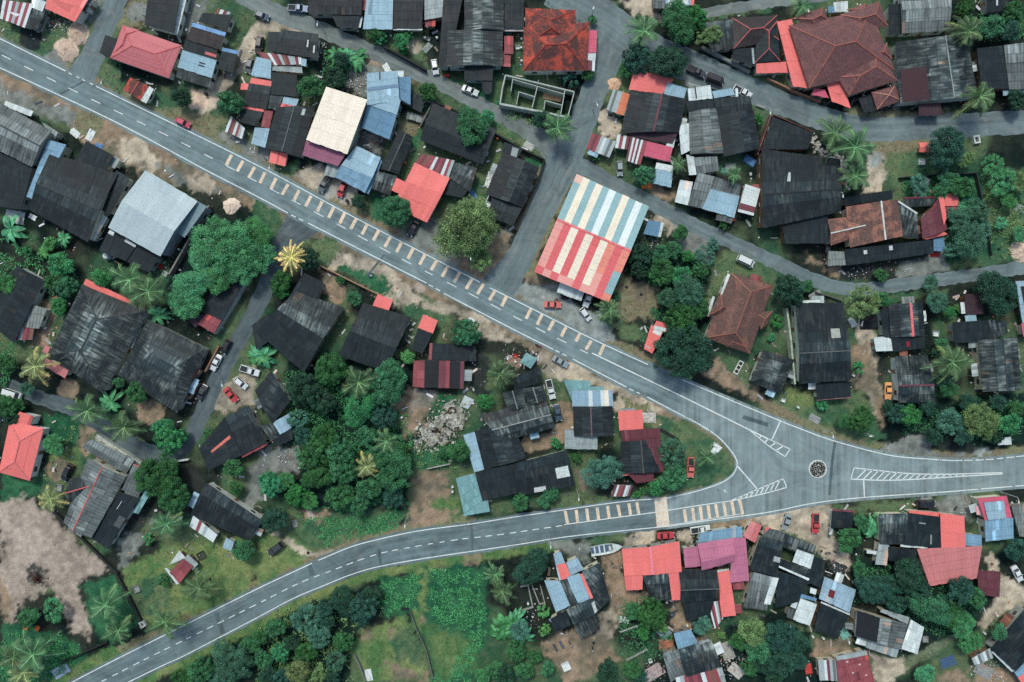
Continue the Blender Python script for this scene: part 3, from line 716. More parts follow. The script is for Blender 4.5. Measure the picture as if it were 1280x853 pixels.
# ------------------------------------------------------------------ roads
def asphalt(key, c, flow=0.0, dirt=.3):
    t = NT('asphalt_' + key); g = t.geo(); base = lin(c, .95)
    n1 = t.noise(g, .1, 6, .66, 1.6); n2 = t.noise(g, 5, 3, .6)
    uv = t.uv(); st = t.noise(t.mapped(uv, (1.1, .035, 1)), 1.0, 4, .6); w = t.noise(t.mapped(uv, (.5, .012, 1)), 1.0, 3, .5)
    k = t.math('ADD', t.ramp(n1, .32, .68, .72, 1.26), t.ramp(n2, .3, .7, -.06, .06)); k = t.math('ADD', k, t.ramp(st, .35, .7, -.16, .2)); k = t.math('ADD', k, t.ramp(w, .5, .7, 0, .3 * flow))
    ux = t.n('ShaderNodeSeparateXYZ'); t.l(uv, ux.inputs[0]); k = t.math('ADD', k, t.math('MULTIPLY', t.math('COSINE', t.math('MULTIPLY', ux.outputs[0], 3.5)), .055 * min(1, flow * 1.4)))
    kk = t.n('ShaderNodeCombineColor'); [t.l(k, kk.inputs[q]) for q in range(3)]
    col = t.mix(1.0, base, kk.outputs[0], 'MULTIPLY'); n3 = t.noise(g, .35, 4, .6, .4)
    col = t.mix(t.ramp(n3, .54, .74, 0, dirt), col, lin((164, 160, 154)))
    cr = t.n('ShaderNodeTexVoronoi', feature='DISTANCE_TO_EDGE'); cr.inputs['Scale'].default_value = .11; 
    wob = t.n('ShaderNodeVectorMath', operation='ADD'); nz = t.n('ShaderNodeTexNoise'); nz.inputs['Scale'].default_value = .5; nz.inputs['Detail'].default_value = 4; t.l(g, nz.inputs['Vector'])
    sc = t.n('ShaderNodeVectorMath', operation='SCALE'); t.l(nz.outputs['Color'], sc.inputs[0]); sc.inputs['Scale'].default_value = 5.0
    t.l(g, wob.inputs[0]); t.l(sc.outputs[0], wob.inputs[1]); t.l(wob.outputs[0], cr.inputs['Vector'])
    ck = t.math('MULTIPLY', t.math('LESS_THAN', cr.outputs['Distance'], .005), t.ramp(n1, .52, .66, 0, .3), True)
    col = t.mix(ck, col, lin((58, 62, 66)))
    t.base(col); t.rough(t.ramp(n1, .3, .7, .75, .9)); t.bump(n2, .4, .02); t.b.inputs['Specular IOR Level'].default_value = .2
    return t.m
def resample(P, step=6.0):
    """smooth curve through plan points"""
    P = [np.array(p, float) for p in P]; Q = [2 * P[0] - P[1]] + P + [2 * P[-1] - P[-2]]; out = []
    for i in range(1, len(Q) - 2):
        a, b, c, d = Q[i - 1:i + 3]; n = max(1, int(np.hypot(*(c - b)) / step))
        for k in range(n):
            t = k / n; out.append(.5 * (2 * b + (c - a) * t + (2 * a - 5 * b + 4 * c - d) * t * t + (3 * b - a - 3 * c + d) * t ** 3))
    out.append(P[-1]); return np.array(out)
def normals(P):
    d = np.gradient(P, axis=0); d /= np.hypot(d[:, 0], d[:, 1])[:, None] + 1e-9; return np.stack([d[:, 1], -d[:, 0]], 1)
def ribbon(name, Lf, Rt, z, mat, kind='structure', label=None, rag=0.0):
    """strip between two plan polylines of equal length"""
    M = MB(); s = 0; n = len(Lf)
    rg = [random.uniform(-rag, rag) for _ in range(2 * n)]
    L = [at(*(p + (p - q) / np.hypot(*(p - q)) * rg[i])) for i, (p, q) in enumerate(zip(Lf, Rt))]; R = [at(*(q + (q - p) / np.hypot(*(p - q)) * rg[n + i])) for i, (p, q) in enumerate(zip(Lf, Rt))]
    for i in range(n - 1):
        ds = ((L[i + 1] - L[i]).length + (R[i + 1] - R[i]).length) / 2; w = (R[i] - L[i]).length
        up = Vector((0, 0, z)); M.face([R[i] + up, R[i + 1] + up, L[i + 1] + up, L[i] + up], [(w, s), (w, s + ds), (0, s + ds), (0, s)])
        if rag or z > .015:
            for A in (L, R): M.face([A[i] + up, A[i + 1] + up, A[i + 1] - Vector((0, 0, .05)), A[i] - Vector((0, 0, .05))])
        s += ds
    o = M.build(name, mat); tag(o, kind=kind)
    return o
def lane(name, C, w, z, mat, rag=1.2):
    P = resample(C, 5); N = normals(P); W = np.interp(np.linspace(0, 1, len(P)), np.linspace(0, 1, len(w)), w) if isinstance(w, list) else np.full(len(P), w)
    return ribbon(name, P + N * W[:, None] / 2, P - N * W[:, None] / 2, z, mat, rag=rag)
def match(A, B, n):
    def rs(P):
        P = resample(P, 4); s = np.r_[0, np.cumsum(np.hypot(*np.diff(P, axis=0).T))]; u = np.linspace(0, s[-1], n); return np.stack([np.interp(u, s, P[:, 0]), np.interp(u, s, P[:, 1])], 1)
    return rs(A), rs(B)
def lineband(P, w, z, mat, name='road_marking', dash=None, M=None):
    """painted line along plan points, w in sheet px of the full survey"""
    own = M is None; M = M or MB(); P = resample(P, 2 if dash else 3); N = normals(P)
    s = np.r_[0, np.cumsum(np.hypot(*np.diff(P, axis=0).T))]
    for i in range(len(P) - 1):
        if dash and ((s[i] + s[i + 1]) / 2 + dash[2]) % (dash[0] + dash[1]) > dash[0]: continue
        q = [P[i] + N[i] * w / 2, P[i] - N[i] * w / 2, P[i + 1] - N[i + 1] * w / 2, P[i + 1] + N[i + 1] * w / 2]
        M.face([at(*p) + Vector((0, 0, z)) for p in q])
    if own: o = M.build(name, mat); tag(o, kind='structure'); return o
def paintmat(key, c, wear=.6):
    t = NT('paintmark_' + key); g = t.geo(); n = t.noise(g, 2.5, 5, .7); n2 = t.noise(g, .3, 3, .6)
    col = t.mix(t.math('MULTIPLY', t.ramp(n, .4, .62, 0, 1), t.ramp(n2, .35, .6, .3 * wear, wear), True), lin(c), lin((112, 118, 122)))
    t.base(col); t.rough(.7); return t.m
def make_roads():
    A1 = asphalt('main', (112, 128, 133), .9); A2 = asphalt('junction', (124, 138, 142), .5, .4); AL = asphalt('lane', (106, 119, 123), .4, .35); AD = asphalt('dark_lane', (84, 96, 101), .3, .2); AS = asphalt('track', (114, 122, 122), .4, .5)
    off = lambda P, k: resample(P, 6) + normals(resample(P, 6)) * k
    # junction apron, one sheet
    ring = [tuple(p) for p in off(R1N[9:11] + EN[1:], 3.5)] + [tuple(p) for p in off(R2S[14:], -4)[::-1]] + [(833, 662), (833, 619)] + [tuple(p) for p in (off(NOSE, -2.2))[::-1]] + [(848, 521), (806, 492)]
    from mathutils.geometry import tessellate_polygon
    P = [at(*p) for p in ring]; M = MB()
    for tri in tessellate_polygon([[Vector(p) for p in P]]):
        q = [P[i] + Vector((0, 0, .016)) for i in tri]
        if (q[1] - q[0]).cross(q[2] - q[0]).z < 0: q = q[::-1]
        M.face(q)
    tag(M.build('road_junction', A2), kind='structure')
    a, b = match(R1N[:11], R1S[:12], 150); ribbon('road', a + normals(a) * 3.6, b - normals(b) * 3.6, .024, A1, rag=1.1)
    a, b = match(R2N, R2S[:14], 150); ribbon('road', a + normals(a) * 3.2, b - normals(b) * 3.4, .028, asphalt('curve', (100, 116, 121), .5), rag=1.0)
    # lanes
    for (C, w, z, m) in LANE_TABLE: lane('lane', C, w, z, dict(AL=AL, AS=AS, AD=AD)[m])
    # cut and refilled trenches, worn spots
    M = MB(); RP = asphalt('repair', (84, 98, 103), .2, .15)
    for t, pts, w in [('b4', [612, 190, 625, 285], 4), ('b4', [1074, 55, 1078, 195], 3), ('b4', [262, 262, 285, 320], 6), ('a4', [1078, 505, 1112, 610], 6), ('d3', [335, 500, 318, 620, 306, 770], 3.5), ('a1', [300, 470, 430, 400], 2.5), ('c3', [1150, 380, 1276, 420], 5), ('b2', [640, 420, 560, 520], 2.5)]: lineband([px(t, pts[i], pts[i + 1]) for i in range(0, len(pts), 2)], w, .0292, RP, M=M)
    tag(M.build('road_repairs', RP), kind='structure')
    # painted lines
    W = paintmat('white', (234, 238, 238), .5); O = paintmat('orange', (246, 218, 192), .65); z1, z2, z3 = .030, .034, .022
    M = MB(); ln = lambda P, w=1.25, z=z1, dash=None: lineband(P, w, z, W, dash=dash, M=M)
    ln(R1N[:3] + [(82, 89)]); ln([(120, 108)] + R1N[4:7] + [(600, 353)]); ln([(86, 91.5), (118, 107)], 1.2, z1, (4.5, 5, 0))
    ln([(612, 360), (640, 373.6), (745, 426), (810, 456)]); ln(R1N[10:] + EN[1:6], 1.25); ln(EN[5:8], 1.25, z1, (10, 3, 0)); ln(EN[7:], 1.25)
    ln(R1S[:5] + [(360, 266.5)]); ln([(364, 269), (381, 277)], 1.2, z1, (5.5, 5, 0)); ln([(385, 279), (533, 354)]); ln([(536, 356), (552, 365)], 1.2, z1, (5.5, 5, 0)); ln([(555, 367), (640, 411), (692, 437)]); ln([(694, 438), (712, 447)], 1.2, z1, (5.5, 5, 0)); ln([(716, 449), (783, 484)]); ln([(786, 486), (806, 495)], 1.2, z1, (5.5, 5, 0)); ln([(809, 496.5), (848, 517), (873, 530)] + NOSE[1:])
    ln(R2N[:7] + [(390, 704)], 1.2, .033); ln([(398, 700.5)] + R2N[7:], 1.2, .033); ln(R2S[:14], 1.1, .033); ln(R2S[13:19], 1.2, .0325); ln(R2S[18:], 1.2, .0325, (40, 3, 0))
    # centre lines
    c1 = [(-22, 57), (27.5, 81.5), (120, 127), (215, 172.5), (283, 207.5), (404, 271), (504, 325), (620, 384), (662, 406), (735, 442)]
    ln(c1, 1.1, z1, (13, 18.2, 4))
    ln([(740, 441.5), (853, 496), (960, 549)], 1.5)
    ln([(60, 884), (127, 852), (178, 826), (241, 795), (318, 757), (372, 730), (413, 714), (468, 694), (512, 684.5), (570, 675), (628, 668), (703, 657)], 1.1, .033, (8, 6.8, 0))
    ln([(705, 656), (760, 648.5), (820, 640.5)], 1.2, .033); ln([(835, 638), (880, 631), (913, 626.5)], 1.2, .033); ln([(838, 656.5), (930, 642)], .8, .033)
    # hatched islands, stop lines
    tri = [(936, 537), (960, 548.5), (987.5, 561.5), (981.5, 571), (960, 557)]; 
    for a, b in zip(tri, tri[1:] + tri[:1]): ln([a, b], 1.2, z3)
    for t in (.3, .48, .66, .84): ln([(936 + 51.5 * t, 537 + 24.5 * t), (936 + 38 * t + 2, 537 + 29 * t + 2)], 1.6, z3)
    tri2 = [(910, 627.5), (979, 598.5), (983.5, 609.5), (960, 616)]
    for a, b in zip(tri2, tri2[1:] + tri2[:1]): ln([a, b], 1.2, z3)
    for k in range(9):
        t = .18 + k * .095; ln([(910 + 69 * t, 627.5 - 29 * t), (908 + 73 * t - 8 * t, 628 - 17 * t)], 1.3, z3)
    ln([(922, 583), (947, 612)], 1.6, z3); ln([(975.5, 526.5), (965, 549.5)], 1.6, z3); ln([(1079.5, 601), (1080.5, 621)], 1.6, z3)
    up = [(1067.5, 585), (1100, 588.6), (1135, 592), (1180, 593), (1253, 591)]; lo = [(1063.5, 599), (1100, 600.5), (1135, 599.8), (1180, 597), (1253, 592.5)]
    ln(up, 1.3, z3); ln(lo, 1.3, z3); ln([up[0], lo[0]], 1.3, z3)
    for k in range(17):
        x = 1071 + k * 8.2; yu = np.interp(x + 5, [p[0] for p in up], [p[1] for p in up]); yl = np.interp(x, [p[0] for p in lo], [p[1] for p in lo]); d = (yl - yu) * .9
        ln([(x + d, yu + .6), (x, yl - .6)], 1.3, z3)
    tag(M.build('road_markings', W), kind='structure')
    # rumble bars and the crossing
    M = MB(); bb = [(45, 10, 20, 65), (100, 40, 75, 92), (160, 70, 130, 122), (215, 100, 190, 150), (275, 128, 247, 180), (330, 155, 305, 207), (388, 185, 362, 237), (443, 212, 418, 265), (500, 242, 472, 293), (555, 268, 528, 320), (613, 298, 585, 350), (672, 328, 642, 382), (727, 357, 700, 410), (785, 387, 757, 440), (845, 415, 815, 470), (902, 447, 873, 498), (958, 475, 928, 530), (1017, 507, 988, 558), (1078, 540, 1047, 592), (1135, 566, 1103, 617), (1195, 595, 1162, 648), (1250, 625, 1225, 678)]
    L = [(px('b2', a, b), px('b2', c, d)) for a, b, c, d in bb] + [(px('a1', 1155, 772), px('a1', 1127, 826)), (px('a1', 1212, 802), px('a1', 1182, 855)), (px('a1', 1270, 832), px('a1', 1240, 886))]
    L += [(px('c2', a, b), px('c2', c, d)) for a, b, c, d in [(95, 690, 70, 740), (150, 718, 125, 770), (208, 750, 182, 798), (270, 780, 245, 828), (340, 812, 318, 853)]] + [(px('c3', a, b), px('c3', c, d)) for a, b, c, d in [(395, 0, 368, 45), (460, 20, 435, 72)]]
    for a, b in L: lineband([a, b], 4.0, .0335, O, M=M)
    for a, b, c, d in [(265, 155, 278, 222), (320, 150, 328, 216), (372, 143, 380, 207), (424, 137, 432, 200), (476, 130, 485, 193), (527, 124, 540, 186), (582, 117, 592, 177), (622, 112, 632, 170), (858, 147, 868, 210), (900, 140, 908, 206), (938, 133, 946, 200), (977, 127, 986, 195), (1015, 122, 1025, 188), (1055, 115, 1066, 183), (1095, 107, 1108, 178), (1133, 98, 1150, 172)]: lineband([px('c5', a, b), px('c5', c, d)], 3.8, .0355, O, M=M)
    tag(M.build('rumble_bars', O), kind='structure')
    q = [px('c5', 708, 90), px('c5', 770, 84), px('c5', 786, 228), px('c5', 722, 236)]; M = MB(); M.face([at(*p) + Vector((0, 0, .037)) for p in q][::-1]); tag(M.build('pedestrian_crossing', paintmat('crossing', (236, 224, 208), .5)), kind='structure')
    M = MB()
    for k in range(6):
        t0 = (k + .25) / 6; a = [q[0][i] + (q[3][i] - q[0][i]) * t0 for i in (0, 1)]; b = [q[1][i] + (q[2][i] - q[1][i]) * t0 for i in (0, 1)]; lineband([a, b], 2.2, .041, O, M=M)
    tag(M.build('crossing_stripes', O), kind='structure')
def scatter_leaves(name, polys, dens, leaf, hgt, mat, seed, kind='stuff', clump=.9):
    """low leafy growth over plan polygons"""
    r = np.random.default_rng(seed); VV = []; TT = []
    for P in polys:
        P = np.array(P); x0, y0 = P.min(0); x1, y1 = P.max(0); n = int((x1 - x0) * (y1 - y0) * SCALE ** 2 * dens)
        x = r.uniform(x0, x1, n); y = r.uniform(y0, y1, n); d = sd_poly(x, y, P) + (fbm(x / 13, y / 13, seed) - .5) * 34 + (fbm(x / 4, y / 4, seed + 7) - .5) * 10
        hn = fbm(x / 6, y / 6, seed + 3, 3); big = fbm(x / 22, y / 22, seed + 9, 3); k = (d < 0) & (hn + (big - .5) * .7 > .4); x, y, hn, d = x[k], y[k], hn[k], d[k]
        w = np.array([[(a - 640) * SCALE, (426.5 - b) * SCALE] for a, b in zip(x, y)]).reshape(-1, 2)
        z = np.clip((hn - .36) / .3, 0, 1.2) * hgt * r.uniform(.55, 1.05, len(x)) * np.clip(-d / 8, .12, 1)
        C = np.c_[w, z + .05]; N = r.normal(0, .5, C.shape) + [0, 0, .8]; N /= np.linalg.norm(N, axis=1)[:, None]
        A = np.cross(N, r.normal(0, 1, C.shape)); A /= np.linalg.norm(A, axis=1)[:, None]; B = np.cross(N, A); s = leaf * r.uniform(.55, 1.3, len(x))[:, None]
        V = np.stack([C - A * s, C - B * s * .5, C + A * s, C + B * s * .5], 1); VV.append(V.reshape(-1, 3))
        TT.append(np.repeat((.75 + .5 * fbm(x / 5, y / 5, seed + 31, 2) * 1.0)[:, None] * r.normal(1, .1, (len(x), 1)), 4, 0) * np.ones(3))
    V = np.concatenate(VV); me = np_mesh(name, V, np.arange(len(V)).reshape(-1, 4), mat, np.concatenate(TT)); o = link(name, me); tag(o, kind=kind); return o
def make_grass(n=90000):
    r = np.random.default_rng(5); x = r.uniform(-132, 132, n); y = r.uniform(-90, 90, n); g, c = cover_at(x, y); k = r.random(n) < g * .95; x, y, c = x[k], y[k], c[k]; m = len(x)
    a = r.uniform(0, 6.28, m); w = r.uniform(.06, .16, m); h = r.uniform(.08, .3, m); ln = r.uniform(.0, .22, m); dx, dy = np.cos(a), np.sin(a)
    V = np.zeros((m, 4, 3)); V[:, 0] = np.c_[x - dx * w, y - dy * w, np.full(m, .0)]; V[:, 1] = np.c_[x + dx * w, y + dy * w, np.full(m, .0)]
    V[:, 2] = np.c_[x + dx * w * .4 - dy * ln, y + dy * w * .4 + dx * ln, h]; V[:, 3] = np.c_[x - dx * w * .4 - dy * ln, y - dy * w * .4 + dx * ln, h]
    gr = np.array(lin((70, 104, 58), .95)); t = c * .55 + gr * .45; t = t * r.uniform(.65, 1.5, (m, 1)); t = np.repeat(t, 4, 0)
    nt = NT('grass_blades'); nt.base(nt.attr('tint')); nt.rough(.8)
    me = np_mesh('grass', V.reshape(-1, 3), np.arange(m * 4).reshape(-1, 4), nt.m, t); tag(link('grass', me), kind='stuff')

def make_weeds(n=120000):
    """low weeds and seedlings wherever the ground is green"""
    r = np.random.default_rng(8); x = r.uniform(-130, 130, n); y = r.uniform(-88, 88, n); g, c = cover_at(x, y)
    px_, py_ = x / SCALE + 640, 426.5 - y / SCALE; h = fbm(px_ / 5, py_ / 5, 91, 3) + (fbm(px_ / 30, py_ / 30, 95, 2) - .5) * .6
    k = (g > .42) & (h > .56); x, y, h, c = x[k], y[k], h[k], c[k]; m = len(x)
    C = np.c_[x, y, .04 + np.clip((h - .56) * 2.4, 0, .6) * r.uniform(.3, 1, m)]; N = r.normal(0, .5, C.shape) + [0, 0, .8]; N /= np.linalg.norm(N, axis=1)[:, None]
    A = np.cross(N, r.normal(0, 1, C.shape)); A /= np.linalg.norm(A, axis=1)[:, None]; B = np.cross(N, A); s = r.uniform(.08, .24, m)[:, None]
    V = np.stack([C - A * s, C - B * s * .5, C + A * s, C + B * s * .5], 1)
    gr = np.array(lin((46, 92, 66), 1)); t = c * .35 + gr * .65; t = np.repeat(t * r.uniform(.5, 1.5, (m, 1)), 4, 0)
    me = np_mesh('weeds', V.reshape(-1, 3), np.arange(m * 4).reshape(-1, 4), bpy.data.materials['grass_blades'], t); tag(link('weeds', me), kind='stuff')
# ------------------------------------------------------------------ the houses (sheet coordinates)
W_, MR, MD, LG, GY, RU, OR = (216, 224, 226), (118, 66, 76), (152, 78, 86), (170, 180, 182), (114, 120, 121), (132, 92, 80), (218, 128, 96)
TL, CR, WH, PK, CM, SP, SA = (150, 184, 190), (250, 234, 214), (234, 240, 242), (244, 168, 160), (232, 112, 116), (240, 146, 130), (240, 192, 178)
def make_houses():
    H = house
    H('shack under red and white striped tin sheets beside a black roof', 'the red and white striped shack', [S('a1', [15,0,165,20,125,138,0,92], 2.6, .4, 'plain', stripes=[W_,MD,W_,MD,LG,MD,W_,MD,W_]), S('a1', [165,25,225,60,185,150,125,138], 2.4, .3, 'chr'), S('a1', [160,-20,230,10,212,60,158,36], 2.9, .2, 'wht'), S('a1', [-30,-20,35,-12,0,60,-40,40], 2.7, .3, 'blk')])
    H('coral red shed roof cut off by the frame beside two heaps of sand', 'the coral roof by the sand heaps', [S('a1', [245,-70,455,-30,375,110,225,42], 2.9, .6, 'cor'), S('a1', [432,0,478,-10,425,62,408,50], 2.4, .2, 'gry'), S('a1', [228,55,240,60,196,165,182,158], 1.6, .05, 'con', walls=False, n='side_ledge')])
    H('coral red hipped house with white walls by the street corner', 'the coral hipped house', [Hp('a1', [618,130,905,228,840,390,550,290], 3.0, 1.3, 'cor2', cap=(206,104,108), ins=.3), Hp('a1', [560,275,612,128,690,150,655,260], 2.95, .9, 'cor2', cap=(206,104,108), n='porch_roof', walls=False), S('a1', [525,175,585,195,548,292,495,265], 2.4, .15, 'blk', n='carport_roof')], wall=(222, 222, 214))
    H('small hut with faded red roof and one white end sheet', 'the small faded red hut', [G('a1', [612,450,650,388,745,430,700,500], 2.2, .35, 'tred', cap=(176,86,76)), S('a1', [745,430,766,445,730,516,702,500], 2.1, .15, 'wht')], name='hut')
    H('black roofed house with a long white side wall at the top edge', 'the black house with white side wall', [S('a1', [745,-70,905,-60,868,165,720,125], 3.2, .5, 'blk'), S('a1', [905,-60,945,-60,885,172,866,166], 2.3, .1, 'wht')], wall=(210, 214, 212))
    H('long terrace house with dark maroon, black and pale blue roof sections', 'the pale blue and black terrace', [S('a1', [910,250,1080,302,1055,390,885,335], 2.9, .35, 'lbl', lights=[(.55,.35,.72,.42,(34,38,42)),(.55,.5,.72,.57,(34,38,42))]), S('a1', [1010,65,1162,75,1130,152,988,108], 2.9, .2, 'blk'), S('a1', [960,122,1125,172,1085,245,930,195], 3.1, .3, 'dbr', cap=(120,160,206), capw=1.0), S('a1', [925,198,1085,247,1075,302,910,252], 2.6, .2, 'blk', lights=[(.66,.5,1,.75,(206,104,106))]), S('a1', [885,338,1055,390,1050,440,878,386], 2.5, .25, 'chr'), S('a1', [1085,42,1150,62,1135,92,1072,72], 2.3, .2, 'plain', stripes=[RU,W_,MR,LG])])
    H('square black shed with a blue edged roof standing alone in the yard', 'the black shed with blue edge', [S('a1', [1108,245,1187,262,1160,362,1085,342], 2.5, .2, 'blk', cap=(110,150,190), capw=.9)], name='shed')
    H('wide warehouse with ribbed grey roof and blue side roof', 'the ribbed grey warehouse', [G('a1', [-80,470,258,655,160,832,-170,670], 4.2, 1.1, 'gry', cap=(60,64,66), f=.45, l=1.5), S('a1', [-170,690,165,830,105,1045,-240,1000], 3.0, .5, 'blk'), S('a1', [240,697,330,722,180,1000,132,980], 3.4, .3, 'sbl'), S('a1', [28,502,168,555,155,580,18,530], 2.6, .1, 'wht'), S('a1', [208,608,290,660,275,692,245,668], 2.6, .15, 'lgr')], name='warehouse', wall=(150, 152, 148))
    H('long black corrugated house between blue side roof and grey hangar', 'the long black corrugated house', [G('a2', [250,-85,588,18,440,358,145,195], 3.6, .9, 'blk2', cap=(56,60,62), f=.55), S('a2', [580,0,645,38,545,228,490,182], 3.0, .3, 'blk2'), S('a1', [430,703,568,776,528,850,372,800], 3.0, .3, 'blk'), S('a1', [570,775,600,795,572,842,540,822], 2.4, .1, 'lgr'), S('a2', [512,218,537,235,472,352,450,342], 1.8, .1, 'wht', n='lean_to_roof')])
    H('big pale grey metal hangar with folded gable roof', 'the pale grey hangar', [G('a2', [725,0,985,155,800,430,540,285], 5.2, 1.3, 'hang', f=.56), S('a2', [985,155,1032,180,920,336,868,302], 4.2, .4, 'hangd'), S('a2', [548,290,682,372,630,452,492,402], 3.0, .25, 'blk', lights=[(.02,.05,.2,.2,(214,218,218)),(.6,.02,1,.16,(206,210,210))]), S('a2', [690,372,796,430,745,512,628,452], 2.8, .25, 'blk')], name='hangar', wall=(148, 160, 168))
    H('black house with grey concrete porch and a maroon covered stall', 'the black house with maroon porch', [G('a2', [-110,700,88,475,218,545,70,860], 3.1, .8, 'blk', f=.5), Fl('a2', [145,665,235,690,195,790,98,775], 2.4, 'con', n='porch_roof'), S('a2', [88,788,170,775,160,845,72,845], 2.2, .15, 'plain', stripes=[MR,LG,MD,MR,RU], n='canopy_roof')])
    H('large weathered black house with a coral red front awning', 'the weathered house with coral awning', [Hp('a23', [240,500,410,148,738,280,515,690], 3.4, 1.5, 'chr', cap=(62,66,68), ins=.3, f=.45), S('a23', [428,118,660,228,645,254,416,146], 2.8, .15, 'cor', n='awning', lab='coral red awning along the front'), S('a23', [228,512,342,575,325,613,215,550], 2.6, .15, 'cpk', n='lean_to_roof', lab='faded coral side roof'), S('a23', [226,446,250,460,238,494,210,482], 2.5, .1, 'cpk'), Hp('a23', [300,520,330,440,400,480,405,560], 3.7, .7, 'chr', walls=False, n='porch_roof', cap=(62,66,68)), S('a23', [720,280,737,286,660,462,642,452], 2.7, .05, 'lgr', n='gutter', walls=False)])
    H('grey streaked hipped house beside the lane with parked cars', 'the streaked house by the lane', [Hp('a23', [740,322,1027,465,885,787,588,598], 3.4, 1.4, 'chr', cap=0, ins=.28, f=.42), S('a23', [985,565,1000,575,955,640,935,625], 2.5, .1, 'rust')])
    H('black roofed house half hidden by the vine covered tree, with maroon porch', 'the house under the vine covered tree', [S('a2', [1060,565,1228,530,1108,748,1010,705], 2.8, .3, 'blk'), S('a2', [1040,705,1106,745,1068,812,985,765], 2.5, .2, 'mrd', n='porch_roof'), S('a2', [935,742,1040,710,985,766,975,785], 2.3, .15, 'purp')])
    # ---- upper middle block
    H('black stepped roof beside the lane at the top, white edge boards', 'the black stepped roof by the lane', [S('b1', [258,-90,533,-90,525,76,262,68], 3.1, .5, 'blk2'), S('b1', [375,72,522,75,508,142,406,136], 2.7, .25, 'blk'), S('b1', [515,85,532,85,522,138,506,136], 2.5, .05, 'wht', walls=False)])
    H('pale blue metal roof between two black roofs at the top edge', 'the pale blue roof at the top edge', [S('b1', [560,-80,685,-80,680,146,533,146], 3.2, .5, 'lbl')])
    H('black roof with white eaves board next to the pale blue roof', 'the black roof with white eaves', [S('b1', [687,-80,838,-80,828,142,684,142], 3.0, .5, 'blk2'), S('b1', [684,140,830,140,829,150,684,150], 2.8, .03, 'wht', walls=False, n='fascia')])
    H('narrow pale grey tin roof with a small maroon end', 'the narrow pale grey roof', [S('b1', [840,-60,940,-60,938,82,840,100], 3.0, .4, 'lgr'), S('b1', [845,98,895,96,893,132,843,132], 2.4, .15, 'mrd')])
    H('huge rambling black house with arched grey roof bays', 'the rambling black house', [G('bc1', [315,335,318,155,592,155,590,328], 3.6, 1.0, 'chr', f=.45, cap=(96,98,98)), G('bc1', [402,152,400,-70,595,-70,597,152], 3.9, .9, 'chr', f=.45, cap=(86,90,90)), S('bc1', [405,-70,300,-70,272,338,318,335], 3.1, .6, 'blk'), S('bc1', [597,-70,700,-70,697,140,597,140], 3.0, .4, 'blk'), S('bc1', [400,330,545,330,540,402,400,402], 2.9, .3, 'blk'), S('bc1', [488,400,540,400,538,462,490,460], 2.5, .15, 'blk'), S('bc1', [598,180,645,180,645,268,600,268], 2.5, .2, 'mrd'), Fl('bc1', [643,88,704,88,704,104,643,104], 2.6, 'plain', stripes=[(226,176,168)], walls=False, n='ledge'), Fl('bc1', [585,140,704,140,704,156,585,156], 2.5, 'plain', stripes=[(206,196,190)], walls=False, n='ledge')])
    H('large orange red tiled hip roof house with moss dark patches', 'the orange red tiled house', [Hp('bc1', [697,140,1022,112,1010,352,693,355], 3.6, 2.0, 'tred', ins=.34), Hp('bc1', [703,230,705,42,955,52,958,230], 3.6, 1.9, 'tred', ins=.4), S('bc1', [1010,150,1062,152,1058,262,1008,262], 2.8, .25, 'crm', n='awning', lab='crimson red side awning'), S('bc1', [1010,264,1057,264,1054,300,1010,300], 2.6, .15, 'wht', n='awning'), S('bc1', [1010,302,1053,302,1050,355,1010,350], 2.5, .15, 'plain', stripes=[MR,MR,W_], n='awning')], wall=(214, 216, 210))
    H('black roofed house mostly covered by the round lane side tree', 'the black house under the round tree', [G('bc12', [245,92,560,225,495,397,180,275], 3.1, .8, 'blk', f=.6)])
    H('black house with faint grey ridge inside the walled corner plot', 'the black house on the walled corner', [G('bc12', [508,547,592,338,772,412,690,612], 3.1, .9, 'blk2', f=.62, cap=(66,70,72)), S('bc12', [600,285,690,322,665,368,588,342], 2.6, .2, 'blk'), S('bc12', [640,310,672,320,660,363,630,355], 2.75, .1, 'lgr', walls=False), S('bc12', [538,555,690,612,642,706,524,655], 2.6, .25, 'blk2')])
    H('tall cream roofed building with a plum coloured lower roof', 'the cream roofed building', [S('b12', [350,10,555,75,455,345,250,275], 5.6, .5, 'cream', w=1.2), S('b12', [250,278,447,346,410,405,231,352], 4.0, .4, 'pmar')], name='building', wall=(170, 176, 166))
    H('black gabled house with streaked ridge beside the cream building', 'the black gabled house by the cream building', [G('ab1', [685,737,742,535,930,535,862,785], 3.2, .9, 'blk2', cap=(98,100,98), f=.5, lights=[(.82,.72,.95,.8,(190,196,196))]), S('ab1', [775,482,852,495,838,530,768,515], 2.6, .1, 'lbl'), S('ab1', [765,515,838,530,826,568,752,555], 2.7, .2, 'cor'), S('ab1', [632,636,706,641,684,738,614,716], 2.6, .2, 'lgb')])
    H('red tin kiosk on the gravel beside the black gabled house', 'the red tin kiosk', [G('ab1', [703,810,714,752,795,766,780,830], 2.2, .25, 'cor', cap=(208,106,110))], name='kiosk')
    H('row of low black roofs edged with coral red strips', 'the black roofs with coral strips', [S('ab1', [605,415,714,432,690,546,568,525], 2.9, .3, 'blk2'), S('ab1', [615,388,718,405,712,436,606,416], 2.8, .15, 'cor'), S('ab1', [568,525,680,545,675,558,564,538], 2.7, .05, 'cor', walls=False), S('ab1', [565,540,674,558,642,630,554,606], 2.6, .2, 'blk2'), S('ab1', [680,550,724,555,705,638,664,632], 2.5, .2, 'mrd'), S('ab1', [565,415,602,418,595,450,560,445], 2.4, .1, 'cor'), S('ab1', [718,360,842,375,835,482,712,470], 3.0, .25, 'blk'), S('ab1', [706,475,772,482,750,552,700,540], 2.7, .2, 'chr'), S('ab1', [722,330,866,335,870,363,718,352], 2.6, .15, 'lgr')])
